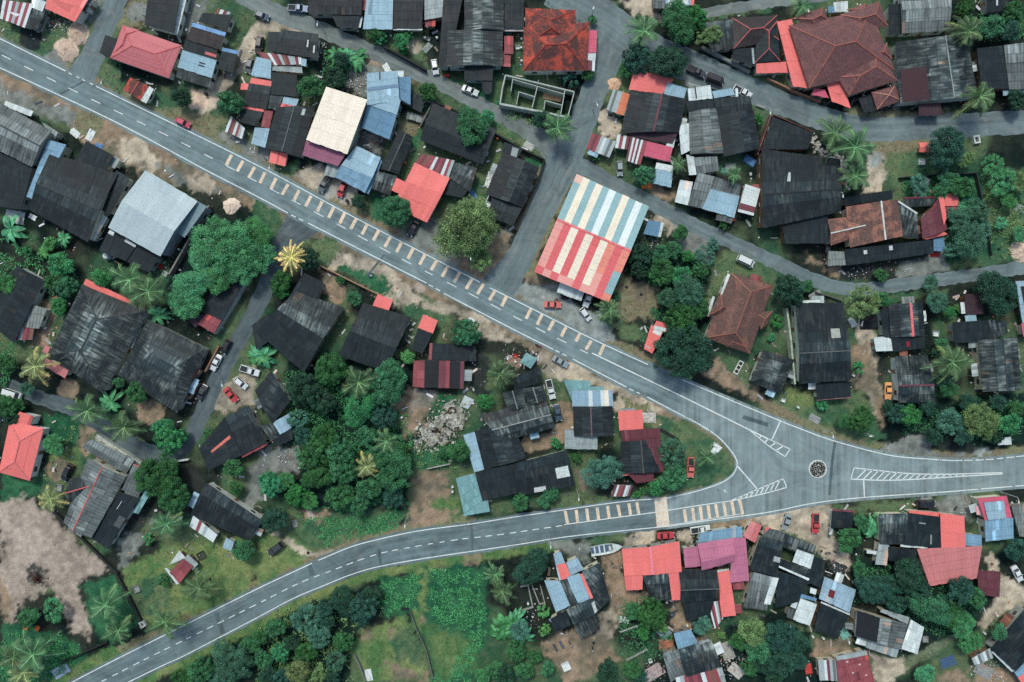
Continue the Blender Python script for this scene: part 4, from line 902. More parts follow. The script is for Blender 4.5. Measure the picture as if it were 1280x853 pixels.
    H('collapsing lean-to of loose red, white and rusty sheets by the road', 'the collapsing sheet lean-to', [S('ab1', [512,578,582,640,568,692,484,655], 1.9, .3, 'plain', stripes=[W_,MR,RU,W_,MD,LG,W_], var=.3)], name='lean_to_shack')
    H('shack roofed in pale blue sheets and patched rusty red strips', 'the patched blue and rust shack', [S('ab1', [765,148,950,170,938,292,750,262], 3.0, .3, 'blk2', lights=[(.72,.3,.76,.6,(206,208,206)),(.9,.5,.94,.8,(206,208,206))]), S('ab1', [700,160,768,160,762,266,690,252], 2.7, .2, 'blk2'), S('ab1', [642,258,864,286,866,322,690,325], 2.5, .2, 'plain', stripes=[MR,MD,RU,W_,MD,MR,LG,RU,MR,LG,LG,MR,W_]), S('ab1', [640,283,715,300,712,394,612,376], 2.7, .3, 'lbl'), S('ab1', [865,290,890,296,888,330,862,325], 2.4, .1, 'lbl')])
    H('tall blue and pale blue metal house with mismatched roof panels', 'the tall blue metal house', [S('b1', [553,365,705,353,715,500,553,525], 4.6, .4, 'lbl', lights=[(.02,.45,.98,.56,(110,140,170)),(.4,0,.44,.25,(52,58,62))]), S('b1', [705,385,772,382,770,522,712,492], 3.8, .4, 'blu'), S('b1', [600,448,722,500,702,572,556,522], 4.3, .5, 'lbl', l=1.2), S('b1', [555,525,702,572,665,695,526,636], 3.8, .4, 'blu'), Fl('b1', [700,353,738,353,735,385,704,385], 3.6, 'wht')], wall=(176, 184, 186))
    H('pale blue gabled house with a carport facing the main road', 'the pale blue gabled house', [S('b12', [580,465,425,400,500,305,622,365], 3.4, .7, 'lbl'), S('b12', [425,400,580,465,545,538,390,458], 3.4, .7, 'sbl'), S('b12', [622,368,628,385,562,545,548,538], 2.9, .2, 'blu'), S('b12', [355,395,422,408,392,462,338,450], 2.6, .2, 'lgr', n='carport_roof')])  # lower slope in deeper blue: its shading is put into the sheet colour
    H('long narrow black house with a lighter ridge line', 'the long narrow black house', [G('b12', [622,420,716,225,783,262,706,447], 2.9, .6, 'blk2', cap=(84,88,90)), S('b12', [600,430,702,455,668,552,568,515], 2.7, .4, 'chr')])
    H('bright coral red house beside a rusty red shed roof', 'the bright coral house', [S('b12', [930,542,745,482,790,390,965,468], 3.3, .6, 'cor'), S('b12', [745,482,930,542,853,686,678,606], 3.3, .6, 'cor', n='roof'), S('b12', [700,464,748,486,722,546,676,525], 3.2, .3, 'cor'), S('b12', [830,345,990,378,960,466,795,390], 2.7, .25, 'plain', stripes=[MD,MR,RU,MD,MD,W_,MR,MD,MR,W_,MD,LG]), S('b12', [990,388,1102,415,1068,536,965,465], 2.7, .35, 'chr'), S('b12', [962,472,1060,520,1030,562,928,545], 2.4, .2, 'blk')])
    H('small black roofed storage yard with low concrete walls', 'the small storage yard', [S('b1', [775,455,842,488,825,562,762,532], 2.3, .1, 'blk'), Fl('b1', [755,555,842,580,832,615,748,590], .9, 'con', n='low_wall_top')], name='storage_yard', cat='yard')
    # ---- right of the cross lane
    H('black house with maroon ridge and coral front, striped sheds behind', 'the black house with maroon ridge', [G('c1', [540,665,593,455,867,493,832,660], 3.2, 1.0, 'blk2', f=.55, cap=(112,66,74), capw=.5), S('c1', [610,345,808,395,750,468,582,447], 3.1, .5, 'cor', lab='bright coral front roof'), S('c1', [775,412,872,440,855,498,755,468], 3.2, .3, 'lbl'), S('c1', [640,612,832,655,800,715,585,680], 2.6, .3, 'purp'), S('c1', [675,704,802,735,785,806,655,775], 2.8, .3, 'crm', lab='crimson lower roof'), S('c1', [592,682,675,705,640,822,568,800], 2.5, .3, 'plain', stripes=[MR,W_,MD,W_,MR,W_,MD,MD]), S('c1', [527,668,588,680,575,746,513,736], 2.4, .2, 'plain', stripes=[(214,220,222)] * 1 + [MD, W_, MR], w=.8), S('c1', [780,685,815,690,805,737,768,725], 2.4, .1, 'wht'), S('c1', [603,608,634,612,626,656,597,650], 3.0, .05, 'wht', walls=False)])
    H('small stall with a white and pale blue roof by the lower lane', 'the white and pale blue stall', [S('cd12', [82,388,166,405,155,512,60,490], 2.4, .25, 'lbl', lights=[(.0,.0,1,.3,(222,226,226))])], name='stall')
    H('roadside shack roofed half in grey and half in orange sheets', 'the grey and orange shack', [S('c1', [505,445,588,470,557,577,470,547], 2.4, .3, 'plain', stripes=[LG,GY,LG,LG,OR,OR,OR])], name='shack')
    H('roadside shack of pale grey sheets with one maroon corner', 'the pale grey shack with maroon corner', [S('c1', [400,663,520,705,486,784,370,741], 2.4, .3, 'plain', stripes=[lambda j, n: MD if j == 0 else LG, lambda j, n: MR if j == 0 else W_, lambda j, n: MD if j == 0 else LG, LG, W_, LG, GY, LG])], name='shack')
    H('cluster of lichen grey roofs with white side sheets', 'the lichen grey roof cluster', [G('cd1', [250,770,243,560,380,540,415,765], 3.3, .8, 'gry', f=.42), S('cd1', [365,492,548,478,562,552,385,576], 3.2, .3, 'blk2'), G('cd1', [420,780,385,575,565,548,600,740], 3.1, .7, 'blk2', f=.55), S('cd1', [237,442,350,425,362,490,243,504], 3.0, .2, 'wht', lights=[(.3,0,.36,.9,(70,76,78))]), S('cd1', [358,455,455,440,475,472,370,490], 3.0, .2, 'lbl'), S('cd1', [230,506,372,494,375,546,240,560], 3.0, .2, 'blk'), S('cd1', [193,626,246,614,266,742,205,772], 2.7, .2, 'wht'), S('cd1', [270,785,385,780,392,850,282,870], 2.7, .3, 'gry'), S('cd1', [230,770,270,782,287,870,245,872], 2.6, .15, 'wht'), S('cd1', [475,440,488,440,490,515,478,515], 3.1, .05, 'wht', walls=False, n='gutter')])
    H('long shed of grey sheets with pale blue panels by the lower lane', 'the long grey and pale blue shed', [S('cd12', [375,458,502,500,493,562,340,515], 2.9, .3, 'gry'), S('cd12', [290,436,377,460,310,616,238,600], 2.8, .3, 'gry'), S('cd12', [332,514,497,556,470,662,303,615], 2.7, .3, 'lbl'), S('cd12', [200,474,264,485,240,600,173,584], 2.5, .2, 'wht'), S('cd12', [385,640,472,660,455,692,376,672], 2.3, .15, 'gry')], name='shed')
    H('white roofed trailer stall with a maroon stripe across it', 'the white stall with maroon stripe', [S('cd12', [525,495,600,520,566,652,488,632], 2.5, .15, 'plain', w=5, l=.75, stripes=[lambda j, n: MR if j in (n - 2, n - 3) else W_] * 3)], name='stall')
    H('very large black workshop with ribbed roof beside the white rock bed', 'the very large black workshop', [G('cd12', [605,322,998,372,1000,632,605,716], 4.4, .7, 'blk2', f=.58, cap=(44,48,50)), S('cd12', [660,160,866,240,835,322,610,322], 3.6, .3, 'blk'), S('cd12', [708,640,935,640,940,790,722,792], 3.3, .3, 'blk'), S('cd12', [740,437,750,437,750,480,733,480], 4.9, .03, 'wht', walls=False, n='roof_panel')], name='workshop')
    up = [TL, CR, TL, CR, TL, WH, TL, CR, TL, WH, TL]
    t0 = lambda j, n: SA if j >= n - 1 else TL
    H('great striped hall, coral and cream one side, teal and cream the other', 'the striped hall', [G('c2', [322,20,682,182,482,657,111,506], 5.0, 1.1, 'plain', f=.47, cap=(238,120,122), capw=.5, l=1.9, stripes=[[TL, WH, TL, CR, TL, WH, TL, CR, TL, CR, t0], [lambda j, n: CM if j >= n - 1 else PK, lambda j, n: PK if j == n - 1 else CM, lambda j, n: CM if j == n - 1 else CR, lambda j, n: PK if j == n - 1 else CM, lambda j, n: PK if j == n - 1 else CR, CM, lambda j, n: PK if j == n - 1 else CR, lambda j, n: PK if j > n // 2 else SP, CM, lambda j, n: TL if n // 2 <= j <= n - 2 else SP]]), S('c2', [240,560,362,602,345,652,223,606], 2.6, .25, 'wht', n='awning', lab='white canvas awning')], name='hall', wall=(176, 150, 136))
    H('tiny slate blue hut with a white edge behind the striped hall', 'the tiny slate blue hut', [S('c2', [680,247,742,260,727,330,655,315], 2.4, .2, 'blu'), S('c2', [742,258,757,262,742,332,727,330], 2.3, .05, 'wht')], name='hut')
    H('brown tiled hip house with small gablets on a lawn', 'the brown tiled house', [Hp('cd23', [323,412,455,90,662,152,547,492], 3.4, 1.9, 'ter', ins=.2, f=.52), Hp('cd23', [340,300,400,190,450,270,400,300], 3.6, 1.0, 'ter', n='porch_roof', walls=False), Hp('cd23', [573,285,658,280,632,345,603,368], 3.4, .8, 'ter', n='porch_roof', walls=False), Hp('cd23', [425,385,550,440,545,492,430,455], 3.2, .9, 'tbr', n='porch_roof', walls=False), S('cd23', [436,92,450,96,412,200,400,196], 2.6, .05, 'wht'), S('cd23', [362,205,374,208,345,305,328,300], 2.6, .05, 'wht')], wall=(216, 216, 208))
    H('small dark hip roofed hut with a white ridge', 'the small dark hut with white ridge', [Hp('cd23', [548,632,612,474,768,522,700,692], 2.8, .9, 'chr', cap=(206,212,212), capw=.45, ins=.4, ridge_only=1)], name='hut')
    H('small coral roofed shelter with white patch under the roadside tree', 'the coral roofed shelter', [S('cd23', [82,327,150,347,132,385,66,364], 2.6, .2, 'cor'), S('cd23', [55,348,120,372,62,490,20,466], 2.4, .25, 'cor', lights=[(.3,.02,.95,.28,(226,228,226)),(.1,.84,.6,.9,(180,190,190))]), S('cd23', [70,350,132,365,126,380,66,368], 2.75, .03, 'wht', walls=False)], name='shelter')
    # ---- top right
    H('dark hipped house with coral hip lines and a coral porch', 'the dark house with coral hip lines', [Hp('cd1', [460,92,682,78,692,200,468,242], 3.3, 1.1, 'dbr', cap=(190,98,96), capw=.2, ins=.36), Hp('cd1', [574,312,585,110,685,105,698,304], 3.3, 1.0, 'blk', cap=(190,98,96), capw=.2, ins=.28), S('cd1', [322,112,462,96,472,240,368,252], 3.0, .4, 'chr'), S('cd1', [470,244,576,238,578,336,452,290], 2.8, .3, 'blk'), S('cd1', [578,318,728,308,736,362,580,366], 2.7, .3, 'cor', n='porch_roof'), S('cd1', [556,240,566,240,572,318,562,318], 3.1, .05, 'lgr', walls=False, n='gutter')])
    H('very big brown tiled house with many hips and coral side roofs', 'the very big brown tiled house', [Hp('cd1', [742,128,1150,50,1265,345,843,438], 4.2, 2.4, 'tbr', ins=.38), Hp('cd1', [1000,75,1192,8,1235,130,1060,165], 4.1, 1.3, 'tbr', ins=.3), Hp('cd1', [985,385,1170,215,1282,402,1040,475], 4.15, 1.7, 'tbr', ins=.32), Hp('cd1', [762,92,905,40,940,100,880,150], 4.1, .9, 'tbr', ins=.3, walls=False), Py('cd1', [1150,265,1230,215,1256,292,1190,285], 4.3, .8, 'tbr', walls=False), Hp('cd1', [1032,50,1125,18,1135,45,1100,66], 3.6, .5, 'tbr', walls=False), S('cd1', [682,110,757,95,838,440,762,430], 3.2, .3, 'cor', lab='long coral side roof'), S('cd1', [928,413,1003,394,1050,540,955,505], 3.0, .3, 'cor', lab='coral carport roof', n='carport_roof'), S('cd1', [868,440,922,448,942,490,855,472], 2.5, .2, 'crm', n='porch_roof')], wall=(196, 176, 156))
    H('small square brown tiled gazebo with pale hip lines', 'the tiled gazebo', [Py('d1', [515,460,632,425,666,502,543,546], 2.8, 1.2, 'tbr', cap=(196,140,120), capw=.2)], name='gazebo', posts=True)
    H('open black carport between the coral carport and the gazebo', 'the open black carport', [Fl('d1', [448,488,512,468,538,552,478,562], 2.4, 'blk', n='carport_roof')], name='carport')
    H('grey ribbed barn at the top edge with a black side bay', 'the grey ribbed barn', [G('d1', [650,-70,908,-80,902,152,666,166], 3.4, .9, 'gry', f=.55, l=3), S('d1', [600,22,660,20,665,170,606,172], 2.8, .2, 'blk')], name='barn')
    H('weathered barn with a white streaked ridge and maroon corner panels', 'the weathered barn with maroon corner', [G('d1', [660,518,636,210,990,178,1045,485], 3.6, 1.1, 'chr', f=.66, cap=(150,154,152), lights=[(.02,.03,.55,.36,(66,42,48))]), S('d1', [750,518,862,514,866,575,752,577], 2.5, .2, 'purp', n='awning')], name='barn')
    H('black and grey roof at the right edge with a white gutter board', 'the black and grey roof at the edge', [S('d1', [1040,242,1180,226,1212,442,1065,445], 3.0, .4, 'blk'), S('d1', [1175,226,1350,205,1350,440,1202,448], 3.0, .6, 'gry'), S('d1', [1170,450,1350,432,1350,462,1172,478], 2.4, .05, 'lgb', walls=False, n='awning')])
    H('black corner roof showing a white flue at the top right', 'the black corner roof with white flue', [S('d1', [1088,-60,1205,-50,1190,52,1098,62], 3.0, .3, 'blk', lights=[(.42,.3,.5,.75,(206,208,208))])])
    H('little roof in white and blue sheets behind the brown tiled house', 'the little white and blue roof', [S('d1', [325,12,397,6,399,60,332,62], 2.5, .2, 'wht'), S('d1', [298,32,330,28,334,62,300,66], 2.4, .1, 'blu')], name='shed')
    H('grey, pale blue and red roof ends cut by the top edge', 'the cut off roof ends at the top', [S('c1', [698,-40,760,-40,762,42,704,40], 2.8, .3, 'gry'), S('c1', [762,-50,882,-50,892,25,765,42], 2.8, .3, 'lbl', lights=[(.1,.6,.9,.95,(222,224,224))]), S('c1', [884,-30,912,-30,906,25,884,27], 2.6, .1, 'cor')])
    H('rusty tiled house with white ridges and long black lean-to', 'the rusty tiled house', [G('d12', [410,812,388,608,650,572,672,755], 3.3, 1.2, 'trust', f=.62, cap=(212,212,208), capw=.4), G('d12', [296,672,482,652,488,742,312,802], 3.0, .8, 'trust', f=.55, cap=(206,206,202), capw=.3), S('d12', [648,578,742,640,752,770,672,756], 3.1, .5, 'chr', cap=(206,210,208), capw=.4), S('d2', [382,394,820,346,826,412,390,476], 2.6, .4, 'blk', lights=[(.21,.2,.25,.45,(206,208,208)),(.5,.1,.54,.4,(206,208,208))]), S('d12', [375,562,616,525,622,570,380,602], 2.6, .25, 'blk'), S('d12', [672,565,838,560,830,602,690,612], 2.9, .3, 'chr', cap=(110,44,54), capw=.4), Fl('d2', [300,402,386,406,390,471,298,476], 2.5, 'con', n='porch_roof')])
    H('small maroon gabled house trimmed in coral with a red annex', 'the maroon house with coral trim', [G('d12', [772,768,762,672,850,562,893,722], 3.2, .9, 'mar', f=.5), S('d12', [775,768,850,712,895,745,790,772], 2.9, .3, 'cor', n='porch_roof'), S('d12', [850,562,872,548,890,660,876,700], 3.4, .2, 'cor', walls=False), S('d12', [868,546,945,538,955,602,882,606], 2.6, .2, 'cor'), S('d12', [886,607,955,600,958,652,890,658], 2.3, .1, 'plain', stripes=[MD]*3, l=.6)])
    H('blue tarpaulin stall below the maroon house', 'the blue tarpaulin stall', [S('d2', [824,340,876,335,884,402,826,402], 2.1, .15, 'blu', n='canopy_roof')], name='stall', posts=True)
    # ---- right middle
    H('tall black barn with a pale streaked ridge and plum edged porch', 'the tall black barn with plum edged porch', [G('d23', [138,240,376,238,415,622,154,642], 4.0, 1.1, 'blk2', f=.62, cap=(96,98,98), lights=[(.66,.33,.84,.45,(172,172,164))]), S('d23', [240,640,412,630,412,706,244,720], 2.8, .25, 'blk'), S('d23', [243,706,412,695,413,710,244,724], 2.7, .03, 'plain', stripes=[(150, 104, 112)], walls=False, n='fascia'), S('d23', [170,226,260,222,262,243,172,247], 2.6, .08, 'wht')], name='barn', wall=(190, 200, 184))
    H('dark shed with a bright coral ridge strip and white porch', 'the dark shed with coral ridge', [G('d23', [614,412,600,245,770,238,782,402], 3.1, .7, 'chr', f=.6, cap=(226,116,120), capw=.6), S('d23', [560,270,600,260,613,415,575,405], 2.7, .2, 'blk'), S('d23', [615,412,782,402,785,462,624,482], 2.7, .3, 'blk', lights=[(.42,.35,.52,.75,(150,46,54))]), S('d23', [525,410,612,404,622,477,538,480], 2.5, .15, 'wht', n='porch_roof')], name='shed')
    H('dark gabled house with maroon ridge beside the orange car', 'the dark house by the orange car', [G('d23', [635,505,795,500,832,733,648,735], 3.1, .8, 'chr', f=.63, cap=(112,64,76), capw=.4)], wall=(200, 204, 200))
    H('black flat roof just above the grey slatted house', 'the black flat roof', [S('d23', [920,335,1096,325,1112,422,930,440], 2.8, .3, 'blk'), S('d23', [1098,322,1190,330,1192,392,1112,418], 2.5, .2, 'chr')])
    H('house with slatted dark grey roof at the right, pale side wall', 'the slatted grey house', [G('d23', [1070,682,1045,425,1240,408,1263,672], 3.4, .8, 'chr', f=.58, cap=(60,64,66), l=1.2)], wall=(206, 186, 160))
    H('tiny rusted plum shed under the tree by the lane', 'the tiny plum shed', [S('d23', [980,195,1075,190,1072,292,986,296], 2.4, .3, 'purp'), S('d23', [958,235,980,235,985,292,964,293], 2.2, .05, 'wht')], name='shed')
    H('pale lilac framed carport at the right edge with a coral corner', 'the lilac framed carport', [S('d23', [1232,130,1330,125,1340,150,1240,158], 2.5, .1, 'lgb'), S('d23', [1240,158,1258,156,1290,335,1268,338], 2.4, .1, 'lgb', walls=False), S('d23', [1262,340,1340,335,1340,400,1272,405], 2.4, .2, 'crm'), S('d23', [1258,158,1340,152,1340,335,1290,335], 2.3, .1, 'dbr')], name='carport')
    H('white box shelter standing in the verge by the main road', 'the white box shelter', [Fl('d3', [1140,486,1211,480,1214,518,1146,519], 2.3, 'wht')], name='shelter')
    # ---- centre
    H('house with teal, pale blue and white front sheets and black back roof', 'the teal and pale blue fronted house', [G('c3', [310,476,304,328,500,326,506,476], 3.2, .7, 'blk2', f=.44, cap=(120,84,88), capw=.3), S('c3', [300,250,500,247,506,332,300,330], 3.0, .3, 'plain', stripes=[(146,174,194)]*4 + [W_] + [(146,174,194)]*2 + [W_, CR, (146,174,194)]), S('c3', [255,195,390,200,392,258,298,300], 2.8, .3, 'teal'), S('c3', [390,228,458,228,458,252,390,252], 2.7, .1, 'teal'), S('c3', [262,443,320,443,322,538,262,538], 2.5, .2, 'lgr'), S('c3', [320,470,426,472,426,541,322,540], 2.5, .2, 'lgr')])
    H('dark red and black house with a bright coral top roof', 'the dark red house with coral top', [G('c3', [548,662,540,503,737,488,757,652], 3.2, .8, 'blk2', f=.5, cap=(96,90,88)), S('c3', [645,492,737,487,758,652,655,660], 3.3, .5, 'mar', walls=False, n='roof_patch'), S('c3', [528,350,650,345,655,440,535,448], 3.1, .3, 'cor', lab='bright coral front roof'), S('c3', [540,448,737,436,740,492,548,503], 3.0, .3, 'mar'), S('c3', [580,668,706,655,706,700,620,710], 2.6, .2, 'mar'), S('c3', [525,664,606,654,606,668,530,674], 2.5, .05, 'cor', walls=False), S('c3', [545,338,612,334,614,350,530,352], 2.6, .1, 'lgr')])
    H('patched shack of maroon and white sheets near the lower road', 'the patched maroon shack', [S('c3', [515,718,602,722,585,775,495,775], 2.2, .25, 'plain', stripes=[MR, W_, RU, MD, MR, W_, LG, MR])], name='shack')
    H('sprawling black complex with double gable, blue and teal side roofs', 'the sprawling black complex', [G('bc3', [475,372,802,285,855,432,592,500], 3.5, 1.1, 'chr', f=.55, cap=(150,152,150)), G('bc3', [622,350,590,258,690,240,710,330], 3.6, .8, 'chr', walls=False, cap=(130,132,130)), G('bc3', [720,322,690,240,792,222,812,300], 3.6, .8, 'chr', walls=False, cap=(130,132,130)), S('bc3', [640,185,776,130,792,202,650,252], 3.0, .4, 'blk2'), G('bc3', [535,632,478,430,650,430,708,588], 3.2, .8, 'blk2', f=.5), S('bc3', [450,450,487,442,537,632,500,645], 2.8, .3, 'blk'), S('bc3', [395,470,453,453,506,640,450,656], 2.7, .3, 'lbl', lab='pale blue side roof'), S('bc3', [358,685,453,663,490,796,398,862], 2.7, .4, 'teal', lab='teal grey side roof'), S('bc3', [400,800,518,795,528,852,398,872], 2.5, .15, 'teal'), S('bc3', [455,655,652,612,662,760,490,797], 2.9, .4, 'blk'), S('bc3', [652,612,910,545,955,722,662,772], 3.0, .5, 'blk2', lights=[(.72,.42,.95,.72,(206,212,212)),(.3,.86,.5,1.0,(196,200,200))])], name='house')
    H('teal tarpaulin canopy over a stall by the main road', 'the teal canopy', [Py('bc3', [710,60,763,90,731,139,679,108], 2.3, .4, 'teal', n='canopy_roof')], name='canopy_tent', cat='canopy', posts=True)
    H('low house with black and maroon striped roof and red edge', 'the black and maroon striped house', [S('bc3', [203,97,400,103,396,240,200,232], 2.8, .3, 'plain', stripes=[(36,40,43)] * 4 + [MR, MR, MD, (36,40,43), (36,40,43), (36,40,43), MR]), S('bc3', [148,100,204,98,202,232,142,230], 2.6, .25, 'mrd'), Fl('bc3', [228,12,455,20,460,102,224,94], 2.5, 'blk', n='porch_roof'), S('bc3', [228,12,242,12,238,95,222,94], 2.6, .05, 'plain', stripes=[MD], walls=False)])
    H('small coral flat roof over a narrow black house', 'the small coral flat roof', [S('b23', [835,296,906,326,882,390,806,362], 2.7, .2, 'cor'), S('b23', [808,365,880,392,830,492,773,470], 2.6, .3, 'blk')])
    H('big black house in a walled yard below the dry palm', 'the big black walled house', [S('b23', [335,417,105,270,200,180,440,264], 3.3, .9, 'chr'), S('b23', [105,270,335,417,240,585,0,380], 3.3, .9, 'blk', n='roof'), S('b23', [240,88,335,135,290,262,160,215], 3.2, .4, 'blk'), S('b23', [-20,350,60,290,110,400,0,470], 2.7, .3, 'blk')])
    H('black house with grey lower ridge band and coral porch roof', 'the black house with coral porch', [S('b23', [697,467,465,378,535,238,772,312], 3.3, .7, 'blk2'), S('b23', [465,378,697,467,645,580,410,500], 3.3, .8, 'blk', n='roof'), S('b23', [607,194,683,225,660,280,582,250], 2.7, .2, 'cor', n='porch_roof', lab='coral porch roof'), S('b23', [748,325,770,335,735,385,705,385], 2.6, .1, 'lgr')])
    H('smooth black house with a pale blue end roof beside the grove', 'the smooth black house by the grove', [G('b3', [-5,250,75,152,168,300,80,415], 3.1, .7, 'blk2', f=.5), S('b3', [82,408,166,362,178,432,120,468], 2.6, .3, 'lgb', lab='pale blue end roof'), S('b3', [20,425,78,412,120,470,78,500], 2.4, .2, 'chr'), S('b3', [80,470,175,435,185,490,95,530], 2.3, .2, 'blk')])
    H('black house with two thin coral beams across the roof', 'the black house with coral beams', [S('a3', [1120,382,1207,570,1040,646,990,538], 3.0, .4, 'blk', lights=[(.42,.08,.5,.72,(214,118,108)),(.02,.5,.06,.98,(60,60,60))]), S('a3', [1122,380,1238,322,1330,505,1207,570], 3.2, .3, 'blk2'), S('a3', [1200,565,1325,502,1332,520,1208,584], 2.8, .15, 'mrd')])
    H('black roof with white back wall beside a dark yard, white porch', 'the black house with white back wall', [S('ab34', [385,282,660,468,610,578,312,442], 3.1, .5, 'blk2'), S('ab34', [325,448,445,545,425,582,307,502], 2.7, .2, 'plain', stripes=[W_, W_, MD, W_, LG, W_, W_, W_]), S('ab34', [490,558,528,582,515,626,473,606], 2.4, .15, 'lgb')], wall=(206, 208, 204))
    H('grey streaked house with coral ridge lines and black back roof', 'the grey house with coral ridges', [G('a34', [318,482,440,162,627,255,455,562], 3.4, 1.2, 'gry', f=.45, cap=(200,104,98), capw=.25), G('a34', [345,268,470,240,482,345,330,400], 3.3, .9, 'chr', walls=False, cap=(208,104,98), capw=.25, n='porch_roof'), S('a34', [455,66,668,174,628,242,410,108], 2.9, .5, 'gry'), S('a34', [665,190,727,215,690,362,606,320], 2.8, .4, 'gry', cap=(200,104,98), capw=.25), S('a34', [602,330,692,365,540,616,455,560], 2.8, .4, 'blk', lights=[(.3,.15,.33,.32,(206,208,208)),(.6,.4,.95,.6,(84,88,90))]), S('a34', [725,324,746,346,690,442,660,430], 2.4, .15, 'teal', n='awning')])
    H('bright coral hipped house with white side wall at the left edge', 'the coral hipped house at the left edge', [Hp('a3', [-5,655,50,402,218,436,148,698], 3.2, 1.2, 'cor', cap=(216,122,124), ins=.3), S('a3', [97,354,166,376,152,430,60,410], 3.1, .4, 'cor')], wall=(224, 226, 222))
    H('little maroon roofed hut with white side sheets on the lawn', 'the little maroon hut', [S('a34', [910,664,962,702,895,787,846,731], 2.3, .3, 'mrd'), S('a34', [893,622,928,662,905,670,845,692], 2.1, .15, 'wht'), S('a34', [935,640,988,690,962,718,918,668], 2.0, .15, 'lgr'), S('a34', [818,710,836,712,896,785,880,792], 1.9, .05, 'wht', walls=False)], name='hut')
    # ---- lower middle and right
    H('patchwork house of pale blue, coral and grey roof panels', 'the patchwork blue and coral house', [S('c4', [240,350,272,340,327,456,290,470], 3.3, .2, 'chr'), S('c4', [160,345,240,350,292,470,218,502], 3.1, .3, 'lbl'), S('c4', [205,212,243,203,292,330,235,345], 3.0, .3, 'lbl'), S('c4', [222,270,268,258,293,330,245,342], 3.3, .15, 'cor', walls=False, lab='coral roof panel'), S('c4', [270,255,326,232,358,290,290,322], 3.0, .3, 'lgb'), S('c4', [272,330,336,310,390,436,322,461], 3.2, .3, 'lbl'), S('c4', [338,315,351,311,404,430,390,436], 3.5, .03, 'cor', walls=False), S('c4', [350,300,437,256,490,440,408,515], 3.1, .3, 'chr', lights=[(.0,.75,.2,1,(190,196,198))]), S('c4', [270,490,388,438,438,586,340,636], 3.0, .4, 'chr'), S('c4', [190,540,276,490,292,570,214,602], 2.7, .3, 'blk'), S('c4', [183,540,216,524,231,546,200,561], 2.2, .1, 'lgb')])
    H('wide coral roofed house with a pink ridge and dark back bay', 'the wide coral house', [S('c5', [547,345,690,334,702,472,560,478], 3.4, .25, 'cor', w=1.2), S('c5', [690,334,834,306,846,458,702,472], 3.4, .25, 'cor', cap=None, n='roof'), S('c5', [684,334,694,333,706,472,696,473], 3.75, .03, 'plain', stripes=[(244,140,160)], walls=False, n='ridge_cap'), S('c5', [558,470,652,470,650,546,568,549], 3.1, .25, 'cor'), S('c5', [780,465,844,455,838,596,797,599], 3.1, .25, 'cor'), S('c5', [650,478,782,466,791,600,693,600], 2.8, .3, 'chr')])
    H('magenta pink roofed house with a raised roof box and blue front', 'the magenta roofed house', [G('c5', [925,318,1104,290,1108,406,945,452], 3.9, .8, 'crp', f=.66), S('c5', [853,344,926,330,942,430,862,438], 3.1, .3, 'crp'), S('c5', [1098,292,1165,287,1182,500,1085,512], 3.2, .4, 'crp'), S('c5', [940,265,1146,231,1151,290,925,314], 2.9, .3, 'sbl', lab='pale blue front roof')])
    H('black arched roof between the coral and magenta houses, coral annex', 'the black arched roof', [G('c5', [830,445,1022,450,1036,596,845,612], 3.3, .7, 'blk2', f=.6, cap=(110,114,114), capw=.15), S('c5', [850,606,1008,600,982,692,868,702], 2.7, .3, 'blk'), S('c5', [1012,465,1084,450,1100,565,1030,575], 3.1, .2, 'cor'), S('c5', [1030,572,1100,562,1116,676,1046,682], 2.9, .2, 'cor'), S('c5', [1008,452,1081,443,1083,460,1013,472], 2.8, .05, 'wht'), S('c5', [975,612,1045,600,1052,690,1010,742], 2.3, .3, 'plain', stripes=[W_, MR, MD, W_, LG, MR, W_]), S('c5', [1110,622,1142,620,1146,664,1112,666], 2.0, .1, 'plain', stripes=[MD] * 2, l=.6), S('c5', [1098,515,1156,505,1160,545,1104,546], 2.4, .15, 'mrd')])
    H('small house with half coral, half pink gable beside the roadside bushes', 'the small coral and pink gable', [G('cd5', [513,280,555,205,607,225,572,314], 2.8, .5, 'cpk', f=.5, lights=[(.02,.55,.98,.98,(226,126,128))])])
    H('jumbled cluster of black, grey and white sheet roofs', 'the jumbled black and white cluster', [S('cd5', [600,283,716,310,682,482,542,446], 3.2, .4, 'blk2', lights=[(.75,.45,1,.6,(170,176,178))]), S('cd5', [645,243,727,262,712,316,604,283], 2.8, .3, 'gry'), S('cd5', [627,234,656,240,646,276,621,272], 2.6, .1, 'cor'), S('cd5', [725,268,880,330,850,388,708,332], 3.0, .4, 'chr', lights=[(.3,.1,.45,.9,(120,124,122))]), S('cd5', [690,388,850,446,832,498,678,432], 3.1, .3, 'chr'), S('cd5', [678,430,690,426,844,492,838,502], 3.2, .05, 'wht', walls=False, n='ridge_cap'), S('cd5', [782,345,868,376,850,442,760,408], 3.5, .2, 'wht', walls=False), S('cd5', [842,372,922,400,905,542,818,500], 2.9, .3, 'blk'), S('cd5', [692,455,842,502,806,602,672,640], 2.7, .3, 'blk'), S('cd5', [566,459,658,484,634,652,515,634], 2.9, .4, 'gry'), S('cd5', [660,484,692,490,650,622,618,616], 3.3, .1, 'wht', walls=False), S('cd5', [800,590,882,620,846,727,763,696], 2.7, .3, 'wht'), S('cd5', [735,640,800,650,775,700,732,685], 2.4, .2, 'gry'), S('cd5', [805,568,882,592,876,604,798,586], 2.8, .03, 'blu', walls=False), S('cd5', [765,604,787,610,776,642,748,632], 2.5, .05, 'wht'), S('cd5', [850,536,882,546,876,570,846,562], 2.9, .05, 'wht', walls=False)])
